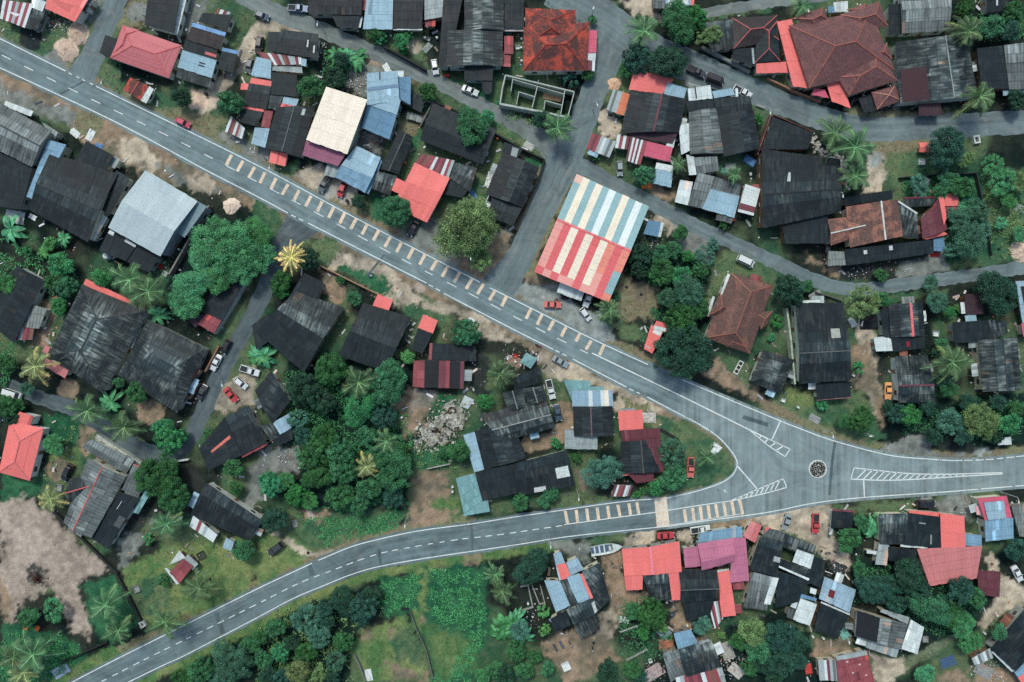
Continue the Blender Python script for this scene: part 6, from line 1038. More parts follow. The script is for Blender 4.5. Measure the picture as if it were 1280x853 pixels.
def growth():
    U = lambda t, p: [px(t, p[i], p[i + 1]) for i in range(0, len(p), 2)]
    scatter_leaves('undergrowth', [U('b4', [860,295,1140,285,1150,480,1120,640,1080,853,900,853,1040,700,1060,620,880,560]), U('b4', [620,345,820,315,800,480,650,540]), U('b4', [200,30,780,0,690,60,470,130,340,175,220,140]), U('a4', [0,600,380,650,400,720,340,840,0,853]), U('b3', [540,700,770,640,760,850,300,853,260,780])], 26, .2, .42, leafmat('field', (58, 124, 78), (72, 140, 88)), 71)
    scatter_leaves('undergrowth', [U('d2', [660,45,1045,25,1100,390,905,430,900,235,670,110]), U('c2', [600,370,760,380,900,430,1000,560,930,720,820,853,640,853,720,640]), U('d3', [640,300,1276,280,1276,480,1060,520,700,450]), U('d4', [430,230,560,180,760,260,1100,420,960,620,760,640,560,470,440,440]), U('c4', [560,440,720,420,800,620,720,760,540,740,520,560])], 16, .24, .6, leafmat('mid', (32, 78, 52), (60, 112, 72)), 72)
    scatter_leaves('undergrowth', [U('a2', [0,340,130,380,200,430,390,520,360,620,250,740,220,540,0,520]), U('a2', [440,500,560,480,600,640,440,560]), U('b3', [150,150,700,250,780,520,760,640,200,640]), U('a3', [0,0,80,60,60,420,0,420]), U('d1', [930,0,1276,0,1276,210,1060,210,960,120]), U('b1', [330,250,560,260,440,440,340,420])], 15, .24, .6, leafmat('fea', (44, 106, 70), (76, 140, 94)), 73)
    scatter_leaves('undergrowth', [U('d2', [1060,0,1276,0,1276,360,1140,440,1090,200]), U('a34', [210,150,380,0,360,140,230,300]), U('bc1', [580,540,930,600,740,640,600,580]), U('b4', [0,560,480,380,640,500,460,620,480,853,0,853]), U('c3', [640,700,900,640,880,720,620,790]), U('b3', [760,500,1020,500,980,640,790,640])], 14, .24, .5, leafmat('olv', (66, 98, 62), (112, 138, 88), (146, 150, 104)), 74)
# ------------------------------------------------------------------ vehicles
def vehicles():
    for a in [('a1',913,612,25,'hatch','crimson'),('ab1',668,80,20,'hatch','slate blue'),('ab1',848,44,4,'pickup','blue'),('ab1',655,228,100,'suv','black'),('ab1',606,330,105,'hatch','grey'),
        ('b1',892,335,80,'hatch','white'),('b1',1068,452,22,'sedan','white'),('b2',342,66,118,'pickup','grey'),('b2',428,98,112,'hatch','red'),('b2',785,288,118,'sedan','black'),('b2',1158,172,112,'pickup','white'),
        ('c1',917,357,25,'pickup','dark grey'),('c1',1012,397,22,'van','black'),('c1',1148,460,28,'pickup','white'),('bc12',1175,418,88,'hatch','silver'),
        ('c2',203,670,2,'sedan','coral'),('c2',366,718,52,'hatch','white'),('c2',380,642,112,'sedan','white'),('c2',1163,453,25,'van','white'),('d2',293,408,92,'hatch','black'),('d1',490,520,72,'sedan','black'),
        ('a3',65,265,18,'van','white'),('a3',1076,110,118,'sedan','white'),('a3',1126,30,118,'hatch','black'),('a3',1006,258,118,'sedan','dark grey'),('ab23',608,576,18,'pickup','white'),('ab23',563,638,40,'hatch','white'),('ab23',513,697,48,'sedan','red'),('a3',336,656,118,'suv','black'),
        ('c3',242,104,30,'sedan','silver'),('c3',192,243,76,'pickup','white'),('c3',228,358,80,'sedan','slate blue'),('c3',890,632,92,'pickup','coral'),('d3',599,250,90,'sedan','orange'),('d3',785,812,0,'van','black'),
        ('b4',100,187,142,'suv','dark grey'),('c4',766,122,-3,'sedan','red'),('c4',938,92,-8,'pickup','white'),('d4',93,55,108,'sedan','silver'),('d4',236,62,92,'pickup','red'),('d4',1242,312,62,'sedan','white')]: car(*a)
    # motor boat on the verge
    p = T('c4', 470, 188, .8); r = empty('motor_boat', (p.x, p.y, 0), math.radians(10)); tag(r, 'white motor boat with open slatted deck parked on land by the lower road', 'boat')
    wh = plain('gelcoat', (206, 212, 212), .35, .2); M = MB(); st = []
    for x, w, zb in ((-3.9, 1.15, .35), (-2, 1.25, .3), (0, 1.28, .3), (1.8, 1.05, .35), (3, .6, .5), (3.85, .06, .85)): st.append([(x, -w * .4, zb), (x, -w, .95 + max(0, x) * .07), (x, w, .95 + max(0, x) * .07), (x, w * .4, zb)])
    for A, B in zip(st, st[1:]):
        for i in (0, 2, 3): M.face([A[i], B[i], B[(i + 1) % 4], A[(i + 1) % 4]])
    M.face(st[0]); M.build('hull', wh, r)
    M = MB(); dk = [(-3.8, 1.0), (-2, 1.1), (0, 1.12), (1.6, .95)]
    for (a, wa), (b, wb) in zip(dk, dk[1:]): M.face([(a, -wa, .62), (b, -wb, .62), (b, wb, .62), (a, wa, .62)])
    M.build('deck', plain('deck', (84, 104, 128), .7, .3), r)
    M = MB()
    for s in (-1, 1):
        for (a, wa), (b, wb) in zip([(-3.9, 1.13), (-2, 1.22), (0, 1.25), (1.8, 1.03), (3, .6), (3.8, .08)], [(-2, 1.22), (0, 1.25), (1.8, 1.03), (3, .6), (3.8, .08)]): M.bar((a, s * wa, 1.0 + max(0, a) * .07), (b, s * wb, 1.0 + max(0, b) * .07), .14, .1)
    M.build('gunwale', wh, r)
    M = MB(); M.face([(1.6, -1.0, 1.1), (3, -.58, 1.17), (3.75, 0, 1.2), (3, .58, 1.17), (1.6, 1.0, 1.1)]); M.build('foredeck', wh, r)
    for x in (-2.9, -1.7, -.5): M = MB(); M.box((x, 0, .8), (.38, 2.0, .1)); M.build('bench', wh, r)
    M = MB(); M.box((.9, 0, 1.05), (.7, 1.1, .7), taper=.8); M.build('console', wh, r)
    # motorcycles
    proto = []
    rub = plain('rubber', (30, 30, 31), .8); body = plain('bikepaint', (168, 172, 174), .35)
    for x in (-.62, .62):
        M = MB()
        for k in range(14):
            a, b = 6.2832 * k / 14, 6.2832 * (k + 1) / 14; M.bar((x + .27 * math.cos(a), 0, .29 + .27 * math.sin(a)), (x + .27 * math.cos(b), 0, .29 + .27 * math.sin(b)), .09, .09)
        M.bar((x - .2, 0, .29), (x + .2, 0, .29), .03, .03); M.bar((x, 0, .09), (x, 0, .5), .03, .03); proto.append(('wheel', M.mesh('bike_wheel'), rub))
    M = MB(); M.bar((-.3, 0, .45), (.35, 0, .55), .26, .3); M.bar((.3, 0, .5), (.5, 0, .85), .2, .12); M.bar((.62, 0, .3), (.45, 0, .9), .1, .06); M.box((.62, 0, .6), (.4, .14, .04)); proto.append(('body', M.mesh('bike_body'), body))
    M = MB(); M.box((-.3, 0, .74), (.75, .28, .12), taper=.85); proto.append(('seat', M.mesh('bike_seat'), rub))
    M = MB(); M.tube([(.4, -.34, .98), (.47, -.1, .93), (.47, .1, .93), (.4, .34, .98)], .03, 6); proto.append(('handlebar', M.mesh('bike_handlebar'), rub))
    for t, X, Y, dg, lab in [('c4',262,612,60,'motorcycle leaning by the black end of the patchwork house'),('c4',292,664,60,'motorcycle with white boards on the brown dirt yard'),('c4',500,268,80,'motorcycle standing between the boat and the coral house'),('c4',402,690,85,'motorcycle standing alone in the middle of the brown dirt yard'),('c3',132,24,20,'motorcycle stopped on the main road verge above the teal canopy'),('c4',900,156,150,'motorcycle under the edge of the magenta roofed house'),('d4',342,205,20,'motorcycle on the dirt beside the black and white cluster'),('d4',258,205,150,'fallen looking motorcycle at the foot of the black and white cluster')]:
        p = T(t, X, Y, .5); r = empty('motorcycle', (p.x, p.y, 0), -math.radians(dg)); tag(r, lab, 'motorcycle', 'parked motorcycles')
        for n, me, m in proto:
            o = link(n, me, r)
            if not me.materials: me.materials.append(m)
        if t == 'c3':
            for o in r.children:
                if o.name.startswith('body'): paint(o, plain('bikered', (196, 40, 44), .35))
# ------------------------------------------------------------------ walls, fences, posts, yard things
def wall(label, tile, pts, h, w, col, name='boundary_wall', cat='wall', closed=False):
    P = [T(tile, pts[i], pts[i + 1], h) for i in range(0, len(pts), 2)]
    if closed: P.append(P[0])
    o = Vector((P[0].x, P[0].y, 0)); M = MB()
    for a, b in zip(P, P[1:]):
        a, b = a - o, b - o; n = max(1, int((b - a).length / 2.4))
        for k in range(n):
            p, q = lerp(a, b, k / n), lerp(a, b, (k + 1) / n); e = (q - p).normalized() * (w / 2 if k == n - 1 else .0)
            hh = h + random.uniform(-.03, .03); M.bar((p.x, p.y, hh / 2 - .03), (q.x + e.x, q.y + e.y, hh / 2 - .03), w, hh + .06, (random.gauss(1, .06),) * 3)
    ob = M.build(name, plain('wallpaint%d_%d_%d' % col, col, .85, .3, .8)); ob.location = o; tag(ob, label, cat); return ob
def walls():
    K, C, Bn = (46, 50, 50), (150, 152, 148), (150, 112, 92)
    wall('dark drain wall between the pale dirt field and the grey house', 'a34', [258,425,420,580,578,735], .9, .5, K); wall('dark drain wall running from the field corner down to the small square well', 'a4', [575,312,640,430,700,550], .9, .5, K)
    wall('dark fence line at the foot of the palms in the lower left plot', 'a4', [532,655,420,705,300,762], 1.0, .2, K, 'fence', 'fence')
    wall('long white wall between the lane bend and the grey house', 'a34', [478,52,585,125,688,190], 1.6, 1.1, (190, 192, 184)); wall('short white wall across the lane end', 'a34', [856,182,934,170], 1.2, .45, (206, 208, 204))
    wall('white wall along the lane beside the vine covered tree house', 'ab23', [600,108,520,245,432,388], 1.8, .5, (176, 178, 174)); wall('brown topped wall behind the roadside lawn by the dry palm', 'b2', [312,472,400,515,520,575,625,625], 1.6, .3, (160, 128, 104))
    wall('black wall along the lane above the green front garden', 'bc1', [0,232,110,290,205,345], 1.5, .5, K); wall('black wall behind the house under the round tree', 'bc12', [250,84,320,112,380,142], 1.5, .35, K); wall('black corner wall around the walled plot', 'bc12', [552,240,680,315,800,372,770,470,660,700], 1.6, .35, K)
    wall('concrete wall on the right side of the grey hangar', 'a2', [1040,175,960,310,842,515], 2.0, .4, (140, 136, 128)); wall('pale concrete drain wall along the lane by the dark hipped house', 'cd1', [308,232,420,290,542,356], 1.0, .7, (132, 136, 134)); wall('low brown garden wall in front of the coral side roof', 'cd1', [635,390,700,420,770,455,900,505], 1.1, .4, Bn)
    wall('rusty wall and gutter between the lichen grey cluster and workshop', 'cd12', [655,150,620,250,588,345], 2.0, .3, (120, 84, 84)); wall('dark wall across the front of the very large workshop', 'cd12', [668,150,760,190,868,236], 3.4, .2, (104, 64, 70)); wall('white wall of the tall barn side yard', 'd23', [95,265,115,420,135,640], 2.2, .4, (176, 186, 168))
    wall('thin grey fence right of the wild lawn at the bottom', 'b4', [770,510,800,590,850,700,882,835], 1.2, .18, (110, 114, 112), 'fence', 'fence'); wall('thin grey fence left of the lawn at the bottom', 'b4', [488,715,520,780,545,853], 1.2, .18, (120, 124, 122), 'fence', 'fence')
    wall('dark netting fence around the garden by the maroon house', 'd12', [660,462,860,445,1042,438,1085,640,1120,850], 1.3, .2, (62, 70, 70), 'fence', 'fence'); wall('brown gate wall beside the streaked house by the lane', 'ab23', [450,455,385,578], 1.5, .35, Bn); wall('brown gate wall by the parked dark grey car', 'ab23', [355,640,303,715], 1.5, .35, Bn)
    wall('low white walled plot beside the glossy round tree', 'bc4', [680,378,718,372,742,480,690,498], .8, .3, C, 'garden_wall'); wall('narrow white walled plot beside the patchwork house', 'bc4', [740,375,775,465,802,462,780,375], .8, .25, C, 'garden_wall')
    wall('low kerb wall beside the concrete frame on the cross lane', 'b1', [840,505,880,510,820,625], 1.2, .3, (112, 112, 108)); wall('pale wall between the fenced garden and grove by the lane', 'bc3', [215,640,330,615], 1.0, .2, (170, 170, 164)); wall('dark wall behind the black house with back wall', 'ab34', [220,180,298,170], 1.0, .3, (170, 172, 168)); wall('low dark wall by the lower lane hedge', 'd23', [240,185,310,205,385,232], .9, .3, (92, 96, 92)); wall('thin pale pole fence below the leafy plot', 'c4', [540,605,625,575], .7, .15, (196, 198, 192), 'fence', 'fence'); wall('curved pale path edge in the leafy plot', 'c4', [570,745,620,720,672,690], .5, .35, (150, 154, 150), 'garden_edge', 'wall')
    wall('white square well ring beside the lower left road', 'a4', [694,560,712,552,722,572,704,582], .9, .35, (206, 208, 202), 'square_well', 'well', True); wall('white square tank ring by the upper right lane', 'd12', [1027,258,1052,254,1058,286,1034,290], .9, .35, (196, 200, 196), 'square_tank', 'tank', True)
    # unfinished building
    o = T('bc1', 760, 490); o.z = 0; r = empty('unfinished_building', o); tag(r, 'roofless unfinished concrete building with bare room walls', 'building'); HOUSES.append(('the unfinished concrete building', o.x, o.y, 12))
    cm = plain('blockwork', (176, 184, 178), .9, .25, 1.2)
    for pts, w in [([605,375,760,412,948,458], .3), ([948,458,933,520,915,585], .25), ([915,585,740,548,578,518], .5), ([578,518,590,440,605,375], .3), ([642,392,632,455], .18), ([765,430,738,536], .2), ([902,450,880,572], .22), ([672,458,748,482], .18), ([672,458,660,522], .18), ([803,502,797,550], .18), ([803,502,885,524], .18), ([640,395,900,470], .15)]:
        M = MB(); P = [T('bc1', pts[i], pts[i + 1], 2.6) for i in range(0, len(pts), 2)]
        for a, b in zip(P, P[1:]): M.bar((a.x - o.x, a.y - o.y, 1.28), (b.x - o.x, b.y - o.y, 1.28), w, 2.66 - random.random() * .03)
        M.build('wall', cm, r)
    M = MB(); q = [T('bc1', *p) for p in ((800,450),(895,470),(880,510),(790,490))]; M.face([v - o + Vector((0, 0, .03)) for v in q][::-1]); M.build('dirt_floor', plain('sandfloor', (206, 160, 132), .9, .2, .6), r)
    # ruined foundation
    o = T('bc3', 320, 400); o.z = 0; r = empty('ruined_foundation', o); tag(r, 'broken whitish concrete foundation of a demolished house with dark pits', 'ruin'); HOUSES.append(('the ruined foundation', o.x, o.y, 9))
    rm = plain('oldplaster', (180, 178, 170), .95, .6, 1.1)
    rr = random.Random(12)
    for cx, cy, sx, sy in [(330,330,34,24),(372,352,30,26),(300,385,34,26),(345,415,36,24),(385,395,22,30),(230,425,28,22),(268,415,30,24),(215,468,30,22),(262,482,36,26),(310,452,30,22),(235,508,24,18),(295,500,26,20),(350,378,24,20),(190,445,18,16)]:
        M = MB(); n = 7; V = [T('bc3', cx + sx * rr.uniform(.75, 1.25) * math.cos(a), cy + sy * rr.uniform(.75, 1.25) * math.sin(a), 0) - o for a in np.linspace(0, 6.2832, n, False)]; h = rr.uniform(.12, .4); g = (rr.uniform(.72, 1.08),) * 3
        V = [Vector((v.x, v.y, h + rr.uniform(-.08, .08))) for v in V]; M.face(V[::-1], c=g)
        for a, b in zip(V, V[1:] + V[:1]): M.face([a, b, (b.x, b.y, -.02), (a.x, a.y, -.02)], c=g)
        M.build('slab', rm, r)
    for a, b in (((262,405),(350,450)), ((215,396),(300,430)), ((404,348),(398,425)), ((172,470),(248,530))):
        A, B = T('bc3', *a) - o, T('bc3', *b) - o; M = MB()
        for k in range(5):
            if rr.random() < .75: M.bar(lerp(A, B, k / 5) + Vector((0, 0, .25)), lerp(A, B, (k + .9) / 5) + Vector((0, 0, .25)), .2, rr.uniform(.4, .8), (rr.uniform(.6, 1),) * 3)
        M.build('low_wall', rm, r)
    M = MB(); V = [T('bc3', a, b, .35) - o for a, b in ((402,272),(450,296),(418,342),(378,325))]; M.face(V[::-1]); M.face([v - Vector((0, 0, .1)) for v in V]); M.build('loose_panel', plain('patch', (190, 200, 204), .6), r)
    for X, Y, R in ((340, 350, 1.1), (262, 448, .75)):  # dark domed discs standing in for the pits
        M = MB(); c = T('bc3', X, Y) - o; M.lathe((c.x, c.y, .28), [(R, 0), (R * .8, .07), (R * .4, .09), (.05, .05)], 14); M.build('pit_patch', plain('dark_brown', (58, 48, 44), .95, .4, 4), r)
    M = MB()
    for _ in range(900):
        X, Y = random.uniform(150, 430), random.uniform(295, 550)
        if abs((X - 290) * .8 + (Y - 420)) < 90 + random.uniform(0, 50):
            c = T('bc3', X, Y) - o; s = random.choice([.1, .15, .2, .3, .45, .7]) * random.uniform(.6, 1.2); k = random.choice([(1, 1, 1), (.9, .88, .84), (.55, .5, .46), (.3, .28, .27), (.75, .6, .5), (1.1, 1.1, 1.1)])
            M.box((c.x, c.y, .22 + s * .2 + random.uniform(0, .2)), (s, s * random.uniform(.3, 1), s * .4), random.uniform(0, 3), k)
    tag(M.build('rubble', rm, r), kind='stuff')
    # roundabout island
    o = T('d3', 247, 640); o.z = 0; r = empty('traffic_island', o); tag(r, 'small round rubble filled traffic island in the junction', 'island')
    M = MB(); M.lathe((0, 0, .01), [(2.3, 0), (2.3, .1), (2.24, .15), (2.0, .15), (1.98, .05)], 36); M.build('kerb_ring', plain('kerbwhite', (206, 208, 204), .7), r)
    M = MB(); M.lathe((0, 0, .012), [(1.98, 0), (1.98, .02), (.02, .03)], 24, (.6, .6, .6)); M.build('soil', plain('stones', (44, 47, 47), .95, .4, 4), r)
    M = MB()
    for _ in range(700):
        a, q = random.uniform(0, 6.28), 1.95 * math.sqrt(random.random()); s = random.uniform(.05, .16); M.box((q * math.cos(a), q * math.sin(a), .08 + s * .4), (s, s, s), a, (random.choice([.4, .6, .8, 1, 1.6]),) * 3)
    tag(M.build('rubble', plain('stones', (44, 47, 47), .95, .4, 4), r), kind='stuff')
    # white rock border round the palms
    o = T('cd12', 920, 340); o.z = 0; r = empty('rock_border', o); tag(r, 'curving white rock border between the palms and the very large workshop', 'rock border')
    M = MB()
    for t in np.linspace(0, 1, 60):
        P = resample([(848, 255), (880, 316), (922, 350), (972, 362), (1006, 400), (1014, 450), (1008, 505)], 8); q = P[min(len(P) - 1, int(t * (len(P) - 1)))]
        for _ in range(2): c = T('cd12', q[0] + random.uniform(-20, 20), q[1] + random.uniform(-16, 16)) - o; s = random.uniform(.5, 1.1); M.box((c.x, c.y, s * .3), (s, s * .8, s * .7), random.uniform(0, 3), (random.uniform(.75, 1.05),) * 3, .6)
    tag(M.build('rock', plain('whitestone', (216, 210, 200), .9, .35, 1.5), r), kind='stuff')
    # burnt stump in the pale field, grave slab
    o = T('a4', 190, 335); o.z = 0; M = MB()
    for _ in range(240):
        a, q = random.uniform(0, 6.28), random.gauss(0, .95); s = random.uniform(.1, .5); z = max(.05, .9 - abs(q) * .5) * random.random(); M.bar((q * math.cos(a), q * math.sin(a), z), (q * math.cos(a) + random.uniform(-s, s), q * math.sin(a) + random.uniform(-s, s), z + random.uniform(0, .3)), .08, .08, random.choice([(1, 1, 1), (.6, .6, .6), (1.6, 1.3, 1.1), (5, 3, 2)]))
    ob = M.build('brush_heap', plain('charwood', (56, 44, 42), .95, .3, 4)); ob.location = o; tag(ob, 'dark burnt brush heap in the middle of the pale dirt field', 'brush heap')
    o = T('cd23', 490, 560); o.z = 0; r = empty('grave_slab', o, math.radians(62)); tag(r, 'white ladder like slab with three dark squares on the lawn', 'grave slab')
    M = MB(); M.box((0, 0, .12), (3.6, 1.25, .24)); M.build('slab', plain('kerbwhite', (206, 208, 204), .7), r)
    for x in (-1.1, 0, 1.1): M = MB(); M.box((x, 0, .25), (.8, .8, .05)); M.build('dark_square', plain('dark_brown', (58, 48, 44), .95, .4, 4), r)
    # lamps and poles
    pm = plain('galv', (176, 182, 184), .45); lm = plain('lamphead', (222, 226, 226), .4)
    for t, X, Y, h, dx, dy, lab in [('b1',305,122,6.5,0,1,'white street lamp at the bend of the upper lane'),('c1',406,40,7,-.3,.9,'street lamp at the big lane junction'),('c1',425,522,6.5,.2,.6,'street lamp over the cross lane by the grey and orange shack'),('c3',1062,752,7.5,-.5,-.9,'street lamp leaning over the road at the grass point'),('c3',333,790,7,0,1,'slim white pole beside the lower road by two round shrubs'),('c5',193,335,6.5,0,1,'slim pole by the glossy round tree'),('d3',325,478,7,.1,.8,'slim lamp post on the bend above the junction'),('d3',515,476,7,-1,0,'grey lamp post lying across the verge by the bright shrub'),('b4',742,75,6.5,0,1,'white post on the verge of the curving road'),('b2',1070,440,7,.1,1,'lamp post under the big olive tree'),('a3',1106,222,6.5,.3,.9,'lamp post beside the lane by the red sedan'),('d5',312,265,6.5,-.8,.5,'utility pole at the black roadside shed corner'),('d4',405,655,7,.2,.9,'utility pole by the maroon flecked roof'),('b12',66,415,6.5,0,1,'slim lamp post beside the red tin kiosk'),('a1',505,412,6.5,0,1,'slim lamp post at the street corner by the small faded red hut'),('d5',1250,110,6.5,0,1,'slim pole beside the coral framed house'),('cd12',650,140,7,0,1,'lamp post at the corner of the very large workshop'),('cd12',1012,555,6.5,0,1,'slim post by the side of the very large workshop')]:
        p = T(t, X, Y, h); r = empty('street_lamp', (p.x, p.y, 0), math.atan2(-dy, dx)); tag(r, lab, 'street lamp', 'street lamps and poles')
        M = MB(); M.tube([(-1.0, 0, 0), (-1.0, 0, h * .6), (-1.0, 0, h * .93), (-.6, 0, h - .05), (0, 0, h)], [.1, .08, .06, .05, .05], 8); M.build('post', pm, r)
        M = MB(); M.box((.1, 0, h + .02), (.75, .28, .14), taper=.8); M.build('lamp_head', lm, r)
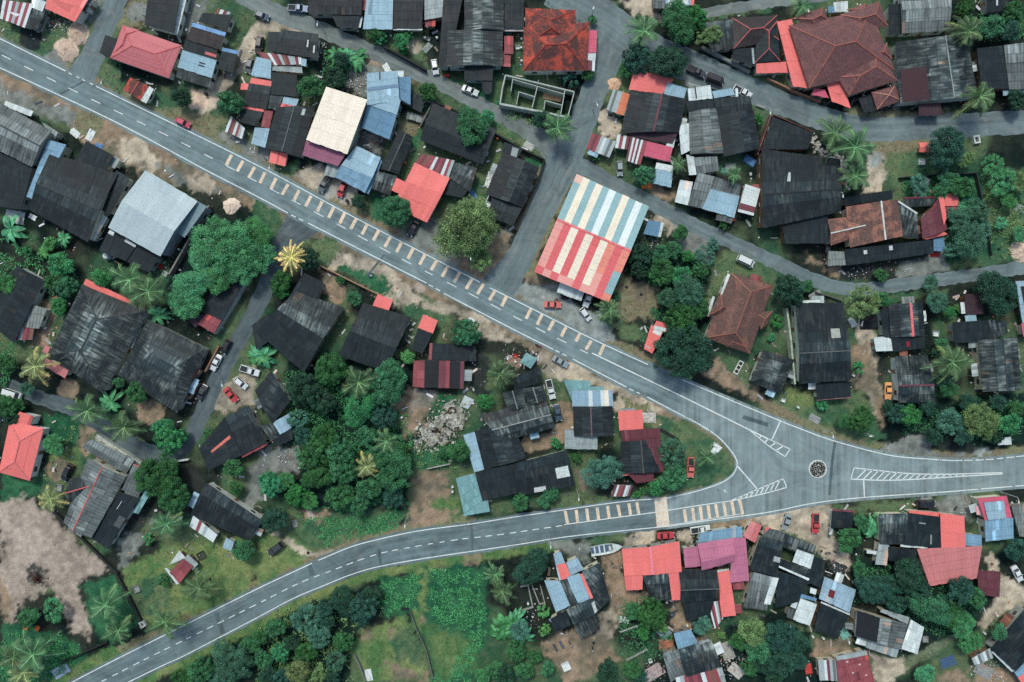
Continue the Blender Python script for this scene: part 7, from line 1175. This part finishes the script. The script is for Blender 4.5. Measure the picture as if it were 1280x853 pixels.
def clutter():
    """yard things that stand loose on the ground"""
    def item(kind, t, X, Y, dg, sz, col, label, group=None):
        p = T(t, X, Y, .4); M = MB(); rz = -math.radians(dg); m = plain('%s%d_%d_%d' % ((kind,) + col), col, .7, .25, 2)
        if kind == 'water_tank': M.lathe((0, 0, 0), [(sz * .5, 0), (sz * .52, .3), (sz * .5, sz * .9), (sz * .35, sz * 1.05), (.12, sz * 1.1)], 16)
        elif kind == 'barrel': M.lathe((0, 0, 0), [(.26, 0), (.3, .15), (.31, .45), (.3, .75), (.27, .88), (.24, .85)], 12)
        elif kind == 'tyre': M.lathe((0, 0, .02), [(.2, .0), (.34, .02), (.36, .1), (.34, .18), (.22, .2), (.18, .1)], 14)
        elif kind == 'board': 
            for k in range(3): M.box((0, (k - 1) * sz * .34, .05 + .02 * k), (sz * random.uniform(.9, 1.1) * 1.6, sz * .32, .04), random.uniform(-.05, .05))
        elif kind == 'crate':
            for z in (.06, .25, .44):
                for s in (-1, 1): M.box((0, s * sz * .5, z), (sz, .04, .14)); M.box((s * sz * .5, 0, z), (.04, sz, .14))
            M.box((0, 0, .03), (sz, sz, .04))
        elif kind == 'bin': M.box((0, 0, .5), (.55, .6, .95), taper=1.12); M.box((0, 0, 1.02), (.68, .74, .08))
        elif kind == 'bench':
            for k in range(3): M.box((0, (k - 1) * .22, .45), (1.7 * sz, .18, .05))
            for s in (-1, 1): M.box((s * .65 * sz, 0, .22), (.08, .5, .44))
        elif kind == 'pipe_stack':
            for k in range(5): M.tube([(-sz, k * .16 - .3, .1), (sz, k * .16 - .3, .1)], .08, 8)
        elif kind == 'sand_heap':
            r = np.random.default_rng(int(X)); n = 26; prof = [(1, 0), (.82, .2), (.55, .42), (.25, .58), (.02, .62)]
            R = [[(q * sz * (1 + .12 * math.sin(3 * a + X) + r.normal(0, .07)) * math.cos(a), q * sz * (1 + .12 * math.sin(2 * a + Y) + r.normal(0, .07)) * math.sin(a), z * sz * .5 * r.uniform(.8, 1.1)) for a in np.linspace(0, 6.2832, n, False)] for q, z in prof]
            for A, B in zip(R, R[1:]):
                for k in range(n): M.face([A[k], A[(k + 1) % n], B[(k + 1) % n], B[k]])
        elif kind == 'dish': M.lathe((0, 0, 0), [(.05, 0), (.05, .5)], 8); M.lathe((0, 0, .5), [(.06, 0), (.3, .08), (.42, .2), (.4, .2)], 14)
        elif kind == 'tarpaulin':
            n = 6; Z = [[.12 + .2 * random.random() for _ in range(n + 1)] for _ in range(n + 1)]
            q = lambda i, j: ((i / n - .5) * sz * 1.5, (j / n - .5) * sz, Z[i][j] * (1 if 0 < i < n and 0 < j < n else .1))
            for i in range(n):
                for j in range(n): M.face([q(i, j), q(i + 1, j), q(i + 1, j + 1), q(i, j + 1)])
        o = M.build(kind, m); o.location = (p.x, p.y, 0.012); o.rotation_euler = (0, 0, rz); tag(o, label, kind.replace('_', ' '), group)
    Wh, Gy, Bl, Rd, Bk, Og, Br, Gn = (222, 226, 228), (150, 154, 154), (92, 132, 180), (206, 60, 58), (40, 42, 44), (232, 128, 72), (128, 96, 74), (90, 140, 130)
    sp = Bk
    L = [('sand_heap','a1',330,250,0,2.3,(206,178,160),'larger tan sand heap by the street corner'),('sand_heap','a1',388,168,0,2.3,(200,172,154),'upper tan sand heap beside the coral roof'),('sand_heap','a2',1150,176,0,2.1,(232,208,190),'pale pink sand heap on the grass by the main road'),('sand_heap','d2',1268,405,0,2.9,(216,188,170),'round sand heap at the right edge by the lane'),('sand_heap','c1',510,416,0,1.7,(222,180,152),'small sand heap beside the cross lane'),
        ('board','a1',370,662,40,1.6,Wh,'white boards lying flat by the grey warehouse'),('board','a1',447,672,-62,1.7,Wh,'white boards lying on edge of the verge above the long black house'),('water_tank','a2',538,430,0,1.5,Wh,'white round water tank behind the grey hangar'),('tarpaulin','a2',68,232,10,3.2,(206,212,214),'crumpled white sheet above the banana plants at the left edge'),('board','a2',158,232,30,1.2,Wh,'white board behind the long black house'),('tarpaulin','a12',490,306,20,1.4,Bl,'blue tarpaulin on the black roof corner by the verge'),('barrel','a12',616,405,0,1,Gn,'teal drum by the long black house'),('barrel','a2',895,395,0,1,Wh,'white drum in the yard right of the grey hangar'),('crate','a2',800,480,30,1,Rd,'red crate in the yard right of the grey hangar'),('crate','a2',822,515,30,1.1,Wh,'white crate at the lower end of the hangar yard'),('bin','a2',825,440,20,1,Bk,'black bin beside the grey hangar annex'),
        ('bin','b2',455,154,20,1,Bk,'black bin on the concrete forecourt of the pale blue house'),('bin','a1',1028,470,0,1,Bk,'black bin on the sandy path by the terrace'),('board','b1',650,338,60,1.5,Wh,'white sheet leaning above the tall blue metal house'),('bench','b1',950,377,0,.8,Rd,'red and white bench by the upper lane'),('board','b1',853,235,-50,1.5,Gy,'grey boards in the green front garden'),('barrel','b1',842,190,0,1,Wh,'white drum near the grey boards in the front garden'),('barrel','b1',902,190,0,1,Wh,'white drum beside the rambling black house wall'),('barrel','b1',672,180,0,1,Wh,'white drum between the garden shrubs'),('crate','b1',860,195,20,.9,Gy,'grey crate next to the drum in the front garden'),
        ('barrel','bc1',685,195,0,1,Wh,'topmost white drum left of the orange tiled house'),('barrel','bc1',683,240,0,1,Wh,'middle white drum left of the orange tiled house'),('barrel','bc1',685,305,0,1,Wh,'lowest white drum left of the orange tiled house'),('crate','bc1',665,236,0,1,Wh,'white crate left of the orange tiled house'),('barrel','bc1',515,762,0,1,Wh,'white drum left of the walled corner house'),('barrel','bc1',565,692,0,1,Og,'orange drum behind the round lane tree'),('barrel','bc12',105,390,0,1,Og,'orange drum beside the long narrow black house'),('barrel','bc12',456,421,0,1,Og,'orange drum by the grey end of the rusty red shed'),('tarpaulin','bc12',443,548,60,1.5,Bl,'blue sheet beside the grey shed end near the olive tree'),('board','bc12',527,455,-70,1.3,Wh,'upper white board along the corner house'),('board','bc12',515,492,-70,1.2,Wh,'lower white board along the corner house'),('board','bc12',728,515,-70,1.1,Wh,'white board on the cross lane side of the corner house'),('board','bc12',702,572,-70,1.1,Wh,'lower white board on the cross lane side of the corner house'),('crate','bc12',750,455,10,1,Wh,'white crate in the corner plot'),('board','bc12',722,303,30,1.6,(186,186,180),'pale slab on the grass at the lane corner'),
        ('tarpaulin','c2',672,75,0,1.6,Og,'orange and white sheet by the white and pale blue stall'),('tyre','c2',572,582,0,1,sp,'lone tyre on the dry grass lot'),('tyre','c2',645,618,0,1,sp,'tyre beside the weeds in the middle of the dry lot'),('bench','c1',1240,530,20,1.3,Gy,'grey metal frame bench by the lane'),('tarpaulin','cd1',550,800,30,2.0,Bl,'crumpled blue sheet behind the lichen grey cluster'),('crate','cd12',465,670,0,1,Rd,'red crate at the corner of the long grey shed'),('bench','cd12',540,690,60,1.2,Gy,'grey frame below the white stall with stripe'),('tarpaulin','cd1',455,830,0,1.8,Gy,'pale grey sheet below the black cluster roof'),('tarpaulin','cd12',430,430,10,1.5,Gn,'teal sheet beside the small palm behind the cluster'),('barrel','cd12',1010,497,0,1,Og,'orange drum beside the rock border palms'),
        ('crate','d12',768,385,0,1.4,Wh,'white frame crate below the red box in the bushes'),('board','d12',786,480,10,1.5,Wh,'white board inside the fenced garden'),('board','d2',1265,190,20,1.8,Gy,'grey boards among the bushes at the right edge'),('tarpaulin','d2',835,416,0,1.5,Rd,'red sheet under the blue tarpaulin stall'),('tyre','d2',1155,392,0,1,sp,'black tyre on the grass by the lane near the sand heap'),('board','d2',240,625,-30,2.0,Gy,'grey boards leaning behind the tall black barn'),('crate','d23',838,392,5,1.3,Wh,'white frame crate behind the dark shed with coral ridge'),('barrel','d23',425,600,0,1,Wh,'white drum beside the tall black barn'),('board','d3',235,390,30,1.8,Gy,'grey broken board on the verge above the junction'),('barrel','d3',148,332,0,1,Wh,'white drum on the verge grass'),('tarpaulin','d23',425,335,60,1.6,Wh,'white sheet between the tall black barn and the dark shed'),('tarpaulin','d23',522,332,0,4.0,(34,38,42),'black tarpaulin beside the dark shed with coral ridge'),('crate','cd23',715,724,20,.9,Wh,'white block on the verge below the small dark hut'),
        ('board','b2',1075,750,30,1.2,Wh,'white board behind the round tree on the road verge'),('crate','b2',570,520,10,1.0,(130,150,160),'slate box on the roadside lawn'),('board','b2',318,578,60,1.4,Wh,'white board on the big black walled house yard'),('tarpaulin','bc3',650,105,20,2.4,(150,120,104),'pile of brown and red household junk by the teal canopy'),('crate','bc3',655,75,20,1,Rd,'red crate in the junk by the teal canopy'),('barrel','bc3',655,105,0,1,Wh,'white drum in the junk by the teal canopy'),('crate','bc3',620,85,40,1.1,Wh,'white crate in the junk by the teal canopy'),('barrel','bc3',342,728,0,1,Wh,'upper white drum beside the teal side roof'),('barrel','bc3',342,752,0,1,Wh,'lower white drum beside the teal side roof'),('pipe_stack','bc3',170,505,-40,1.2,Gy,'grey pipes beside the ruined foundation'),('barrel','b3',728,382,0,1,Wh,'white drum on the brown yard by the grove'),('tarpaulin','c3',1020,545,-50,1.8,Wh,'white board and post stack by the palm on the grass point'),('crate','c3',1015,518,20,1.0,Wh,'white block by the palm on the grass point'),('barrel','c3',300,432,0,1,Wh,'white drum beside the teal fronted house'),('pipe_stack','c3',785,470,30,2.6,(48,50,52),'dark pipes stacked on the grass beside the dark red house'),('tarpaulin','c3',680,385,0,2.6,(196,190,186),'white and rusty junk heap beside the coral top roof'),
        ('crate','a3',292,735,5,1.6,Gy,'grey crate by the yellowing palm near the field'),('barrel','a3',672,182,0,1,Wh,'white drum beside the small round trees'),('barrel','a34',587,548,0,1,Wh,'white drum on the black back roof yard'),('barrel','ab34',268,458,0,1,Wh,'white drum by the palm near the dark yard'),('crate','ab34',365,648,-30,1.8,(72,80,72),'dark crate beside the little maroon hut'),('crate','a4',680,390,-20,1.6,Gy,'grey frame crate on the moss lawn'),('board','ab34',910,450,60,1.4,(200,180,172),'pale junk boards on the dirt above the curving road'),('board','ab34',830,490,80,1.2,Gy,'grey junk board beside the round tree above the curving road'),('tyre','b4',258,210,0,1.6,sp,'black tyre on the verge by the dark grey car'),('board','a4',300,800,-30,2.6,(150,170,190),'pale blue pipes by the palms at the lower left'),('bench','b4',742,487,0,1.1,Bk,'dark bench at the top of the thin fence'),('board','b4',560,820,80,1.7,Wh,'white board leaning on the fence at the bottom'),('crate','a4',185,585,20,.9,Og,'right orange crate under the shrub by the field'),('crate','a4',130,580,10,1.0,Og,'left orange crate under the shrub by the field'),
        ('bench','c4',215,680,60,1.2,(70,80,92),'left dark bench on the brown dirt yard'),('bench','c4',247,666,60,1.2,(84,98,112),'right slate bench on the brown dirt yard'),('crate','c4',270,776,-25,2.0,Wh,'white box frame on the brown dirt yard'),('tyre','c4',408,660,0,1,sp,'tyre in the middle of the brown dirt yard'),('barrel','c4',80,460,0,1,Wh,'white drum inside the walled plot'),('barrel','c4',770,452,0,1,Wh,'white drum behind the dark back bay'),('barrel','c4',872,568,0,1,Wh,'white drum above the blue end roof'),('tarpaulin','c4',755,605,40,2.6,(130,150,160),'pale tarpaulin in the leafy plot'),('board','c4',560,545,10,1.6,Wh,'white board in the leafy plot'),('tarpaulin','c4',770,668,0,2.4,(172,110,90),'reddish junk pile above the blue end roof'),('board','c4',705,808,-30,3.2,(180,160,160),'heap of maroon and white sheets at the bottom'),('tarpaulin','c4',1075,700,70,3.0,(170,166,160),'strip of pale scrap along the path'),('board','c4',1120,800,40,2.6,(196,190,186),'heap of white scrap boards near the bottom edge'),('crate','c4',690,748,-20,.9,Wh,'small white box in the leafy plot'),('crate','c4',800,515,30,1.0,(90,96,110),'dark box beside the leafy plot'),('bench','c4',470,415,60,1.2,Gn,'teal chair frame beside the patchwork house'),
        ('tarpaulin','cd5',1020,765,60,2.2,(120,180,170),'teal and rust junk pile by the black roof below the steel roof'),('barrel','cd5',860,780,0,1,Wh,'white drum below the white roof sheets'),('barrel','cd5',912,788,0,1,Wh,'white drum at the foot of the black roof'),('tarpaulin','d4',205,790,80,1.8,(200,70,66),'red and white sheet left of the maroon flecked roof'),('board','d4',900,755,-20,2.6,(70,96,130),'blue slate sheet along the dirt track'),('barrel','d4',1078,608,0,1,Wh,'white drum beside the dirt track'),('tyre','d4',1120,266,0,1,Br,'brown tyre beside the maroon carport'),('board','d5',355,440,20,2.4,(60,64,66),'black sheets with white bits by the dirt yard'),('crate','d5',1060,205,10,1.4,Wh,'white crate beside the coral framed house'),('barrel','d5',1072,455,0,1,Wh,'white drum by the maroon carport'),('crate','d4',785,640,0,1.4,Gy,'grey crate beside the white barn sheets'),('tarpaulin','d4',1080,800,30,3.0,(150,150,150),'grey scrap heap below the little pale lattice roof')]
    for a in L: item(*a)
    # red bin box on legs by the lane
    o = T('d12', 787, 312, 1.6); r = empty('letter_box_shelter', (o.x, o.y, 0)); tag(r, 'bright red gabled box shelter beside the dark bush by the lane', 'shelter')
    M = MB(); M.face([(-1.65, -1.2, 1.5), (1.65, -1.2, 1.5), (1.65, 0, 1.9), (-1.65, 0, 1.9)]); M.face([(-1.65, 0, 1.9), (1.65, 0, 1.9), (1.65, 1.2, 1.5), (-1.65, 1.2, 1.5)]); M.box((0, 0, 1.44), (3.2, 2.3, .1)); M.build('roof', roofmat('cor'), r)
    for x in (-1.4, 1.4):
        for y in (-.9, .9): M = MB(); M.bar((x, y, 0), (x, y, 1.42), .1, .1); M.build('post', plain('steel', (140, 142, 142), .5), r)
    # low scatter of small litter around the yards: bricks, buckets, scraps
    M = MB(); r = random.Random(3); cols = [(.85, .87, .88), (.6, .62, .62), (.75, .68, .6), (.5, .2, .18), (.3, .42, .55), (.12, .12, .12), (.7, .35, .2)]
    for ref, hx, hy, s in HOUSES:
        for _ in range(int(6 + s * 3.2)):
            a = r.uniform(0, 6.28); q = s * r.uniform(.75, 1.35); w = r.uniform(.08, .42); k = r.choice(cols); g = r.uniform(.4, 1.0)
            if on_road(hx + q * math.cos(a), hy + q * math.sin(a)): continue
            M.box((hx + q * math.cos(a), hy + q * math.sin(a), .04 + w * .15), (w, w * r.uniform(.3, 1), w * .4), r.uniform(0, 3), tuple(v * g for v in k))
        for _ in range(int(3 + s * .9)):
            a = r.uniform(0, 6.28); q = s * r.uniform(.85, 1.3); w = r.uniform(.6, 2.0); k = r.choice(cols[:3] + [(.1, .11, .12), (.35, .28, .22)]); g = r.uniform(.4, .95); z = r.uniform(.03, .3)
            if on_road(hx + q * math.cos(a), hy + q * math.sin(a), 4): continue
            M.box((hx + q * math.cos(a), hy + q * math.sin(a), z), (w, r.uniform(.12, .6), .04), r.uniform(0, 3), tuple(v * g for v in k))
    for t, X, Y, R, n in [('b1',520,410,70,160),('b12',590,250,70,160),('ab34',800,160,70,120),('bc3',640,100,60,120),('c4',1110,760,80,160),('c4',700,800,70,90),('d4',1100,800,90,160),('d2',480,510,120,150),('c2',700,330,70,90),('cd5',980,420,60,80),('ab1',960,250,50,80),('a1',300,120,60,110),('d1',600,560,60,70),('c4',110,540,60,60),('a2',820,460,60,70)]:
        for _ in range(n):
            p = T(t, X + r.gauss(0, R * .55), Y + r.gauss(0, R * .55)); w = r.uniform(.05, .34)
            if on_road(p.x, p.y): continue
            k = r.choice(cols[:3] + cols[:3] + cols); g = r.uniform(.25, .95); M.box((p.x, p.y, .05 + w * .2), (w, w * r.uniform(.3, 1), w * .4), r.uniform(0, 3), tuple(v * g for v in k))
    t = NT('litter'); t.base(t.attr('tint')); t.rough(.8); o = M.build('litter', t.m); tag(o, kind='stuff')
# ------------------------------------------------------------------ labels for plants and cars, from what they stand beside
def nearest(x, y):
    return min(HOUSES, key=lambda h: max(0, math.hypot(h[1] - x, h[2] - y) - h[3] * .8))
def label_plants():
    groups = {}
    for r, nm, desc, tex, rad, x, y, grove in TREES:
        if grove:
            sz = 'small' if rad < 3 else ('large' if rad > 4.4 else 'mid sized')
            s = '%s %s %s %s %s the %s' % (sz, tex, desc, nm, 'in' if grove.startswith(('vine', 'big', 'wooded')) else 'among', grove)
            if len(s.split()) > 16: s = s.replace(tex + ' ', '', 1).replace('mid sized', 'medium')
            if len(s.split()) > 16: s = s.replace(' fenced', '')
            tag(r, s, nm, grove); continue
        groups.setdefault((nm, desc, tex, nearest(x, y)[0]), []).append((rad, r, x, y))
    used = set()
    for (nm, desc, tex, ref), L in groups.items():
        L.sort(key=lambda a: -a[0]); n = len(L)
        for i, (rad, r, x, y) in enumerate(L):
            sz = '' if n == 1 else (['larger', 'smaller'][i] if n == 2 else (['largest', 'second largest', 'third largest', 'fourth largest', 'fifth largest', 'sixth largest'][i] if i < n - 1 else 'smallest'))
            s = ('%s %s %s %s beside %s' % (sz, tex, desc, nm, ref)).strip()
            tag(r, s, 'tree' if nm == 'tree' else nm.split()[0] if nm.startswith('palm') else nm, {'tree': 'single trees between the houses', 'shrub': 'garden shrubs', 'palm tree': 'palm trees', 'banana plant': 'banana plants'}[nm])
def label_cars():
    groups = {}
    nk = {'sedan': 'sedan', 'hatch': 'hatchback', 'suv': 'suv', 'van': 'van', 'pickup': 'pickup truck'}
    for r, nm, kind, colour, x, y, ex in CARS: groups.setdefault((colour, nk[kind], nearest(x, y)[0]), []).append(r)
    for (c, k, ref), L in groups.items():
        for r in L: tag(r, '%s %s parked near %s' % (c, k, ref), 'car' if k in ('sedan', 'hatchback', 'suv') else k.split()[0], 'parked vehicles')
# ------------------------------------------------------------------ light, camera, build
def light():
    w = bpy.data.worlds.new('World'); SC.world = w; w.use_nodes = True; nt = w.node_tree; bg = nt.nodes['Background']
    sky = nt.nodes.new('ShaderNodeTexSky'); sky.sky_type = 'NISHITA'; sky.sun_disc = False
    el, az = math.radians(56), math.radians(-18)      # sun high, a little left of the top of the picture
    sky.sun_elevation = el; sky.sun_rotation = az; sky.air_density = 1.0; sky.dust_density = 2.5; sky.ozone_density = 1.0
    nt.links.new(sky.outputs[0], bg.inputs[0]); bg.inputs[1].default_value = .115
    d = Vector((math.sin(az) * math.cos(el), math.cos(az) * math.cos(el), math.sin(el)))
    L = bpy.data.lights.new('sun', 'SUN'); L.energy = 1.5; L.angle = math.radians(11); L.color = (1.0, .96, .9)
    o = bpy.data.objects.new('sun', L); COL.objects.link(o); o.rotation_euler = d.to_track_quat('Z', 'Y').to_euler()
    cam = bpy.data.cameras.new('camera'); c = bpy.data.objects.new('camera', cam); COL.objects.link(c); c.location = (0, 0, CAM_H)
    cam.sensor_width = 36; cam.lens = 36 * CAM_H / (1280 * SCALE); cam.clip_end = 6000; SC.camera = c
    SC.view_settings.view_transform = 'Standard'; SC.view_settings.look = 'None'; SC.view_settings.gamma = 1.0; SC.view_settings.use_curve_mapping = False
    SC.view_settings.exposure = EXPOSURE
    SC.cycles.max_bounces = 5; SC.cycles.diffuse_bounces = 3; SC.cycles.glossy_bounces = 2; SC.cycles.use_denoising = False
EXPOSURE = 0.46
patches(); make_ground(); make_roads(); make_grass(); make_weeds(); protos(); make_houses(); walls(); plants(); growth(); vehicles(); clutter()
label_plants(); label_cars(); light()
for o in SC.objects:
    if o.parent is None and o.get('category') and not o.get('kind'): o['kind'] = 'thing'
for k in list(bpy.data.meshes):
    if k.users == 0: bpy.data.meshes.remove(k)
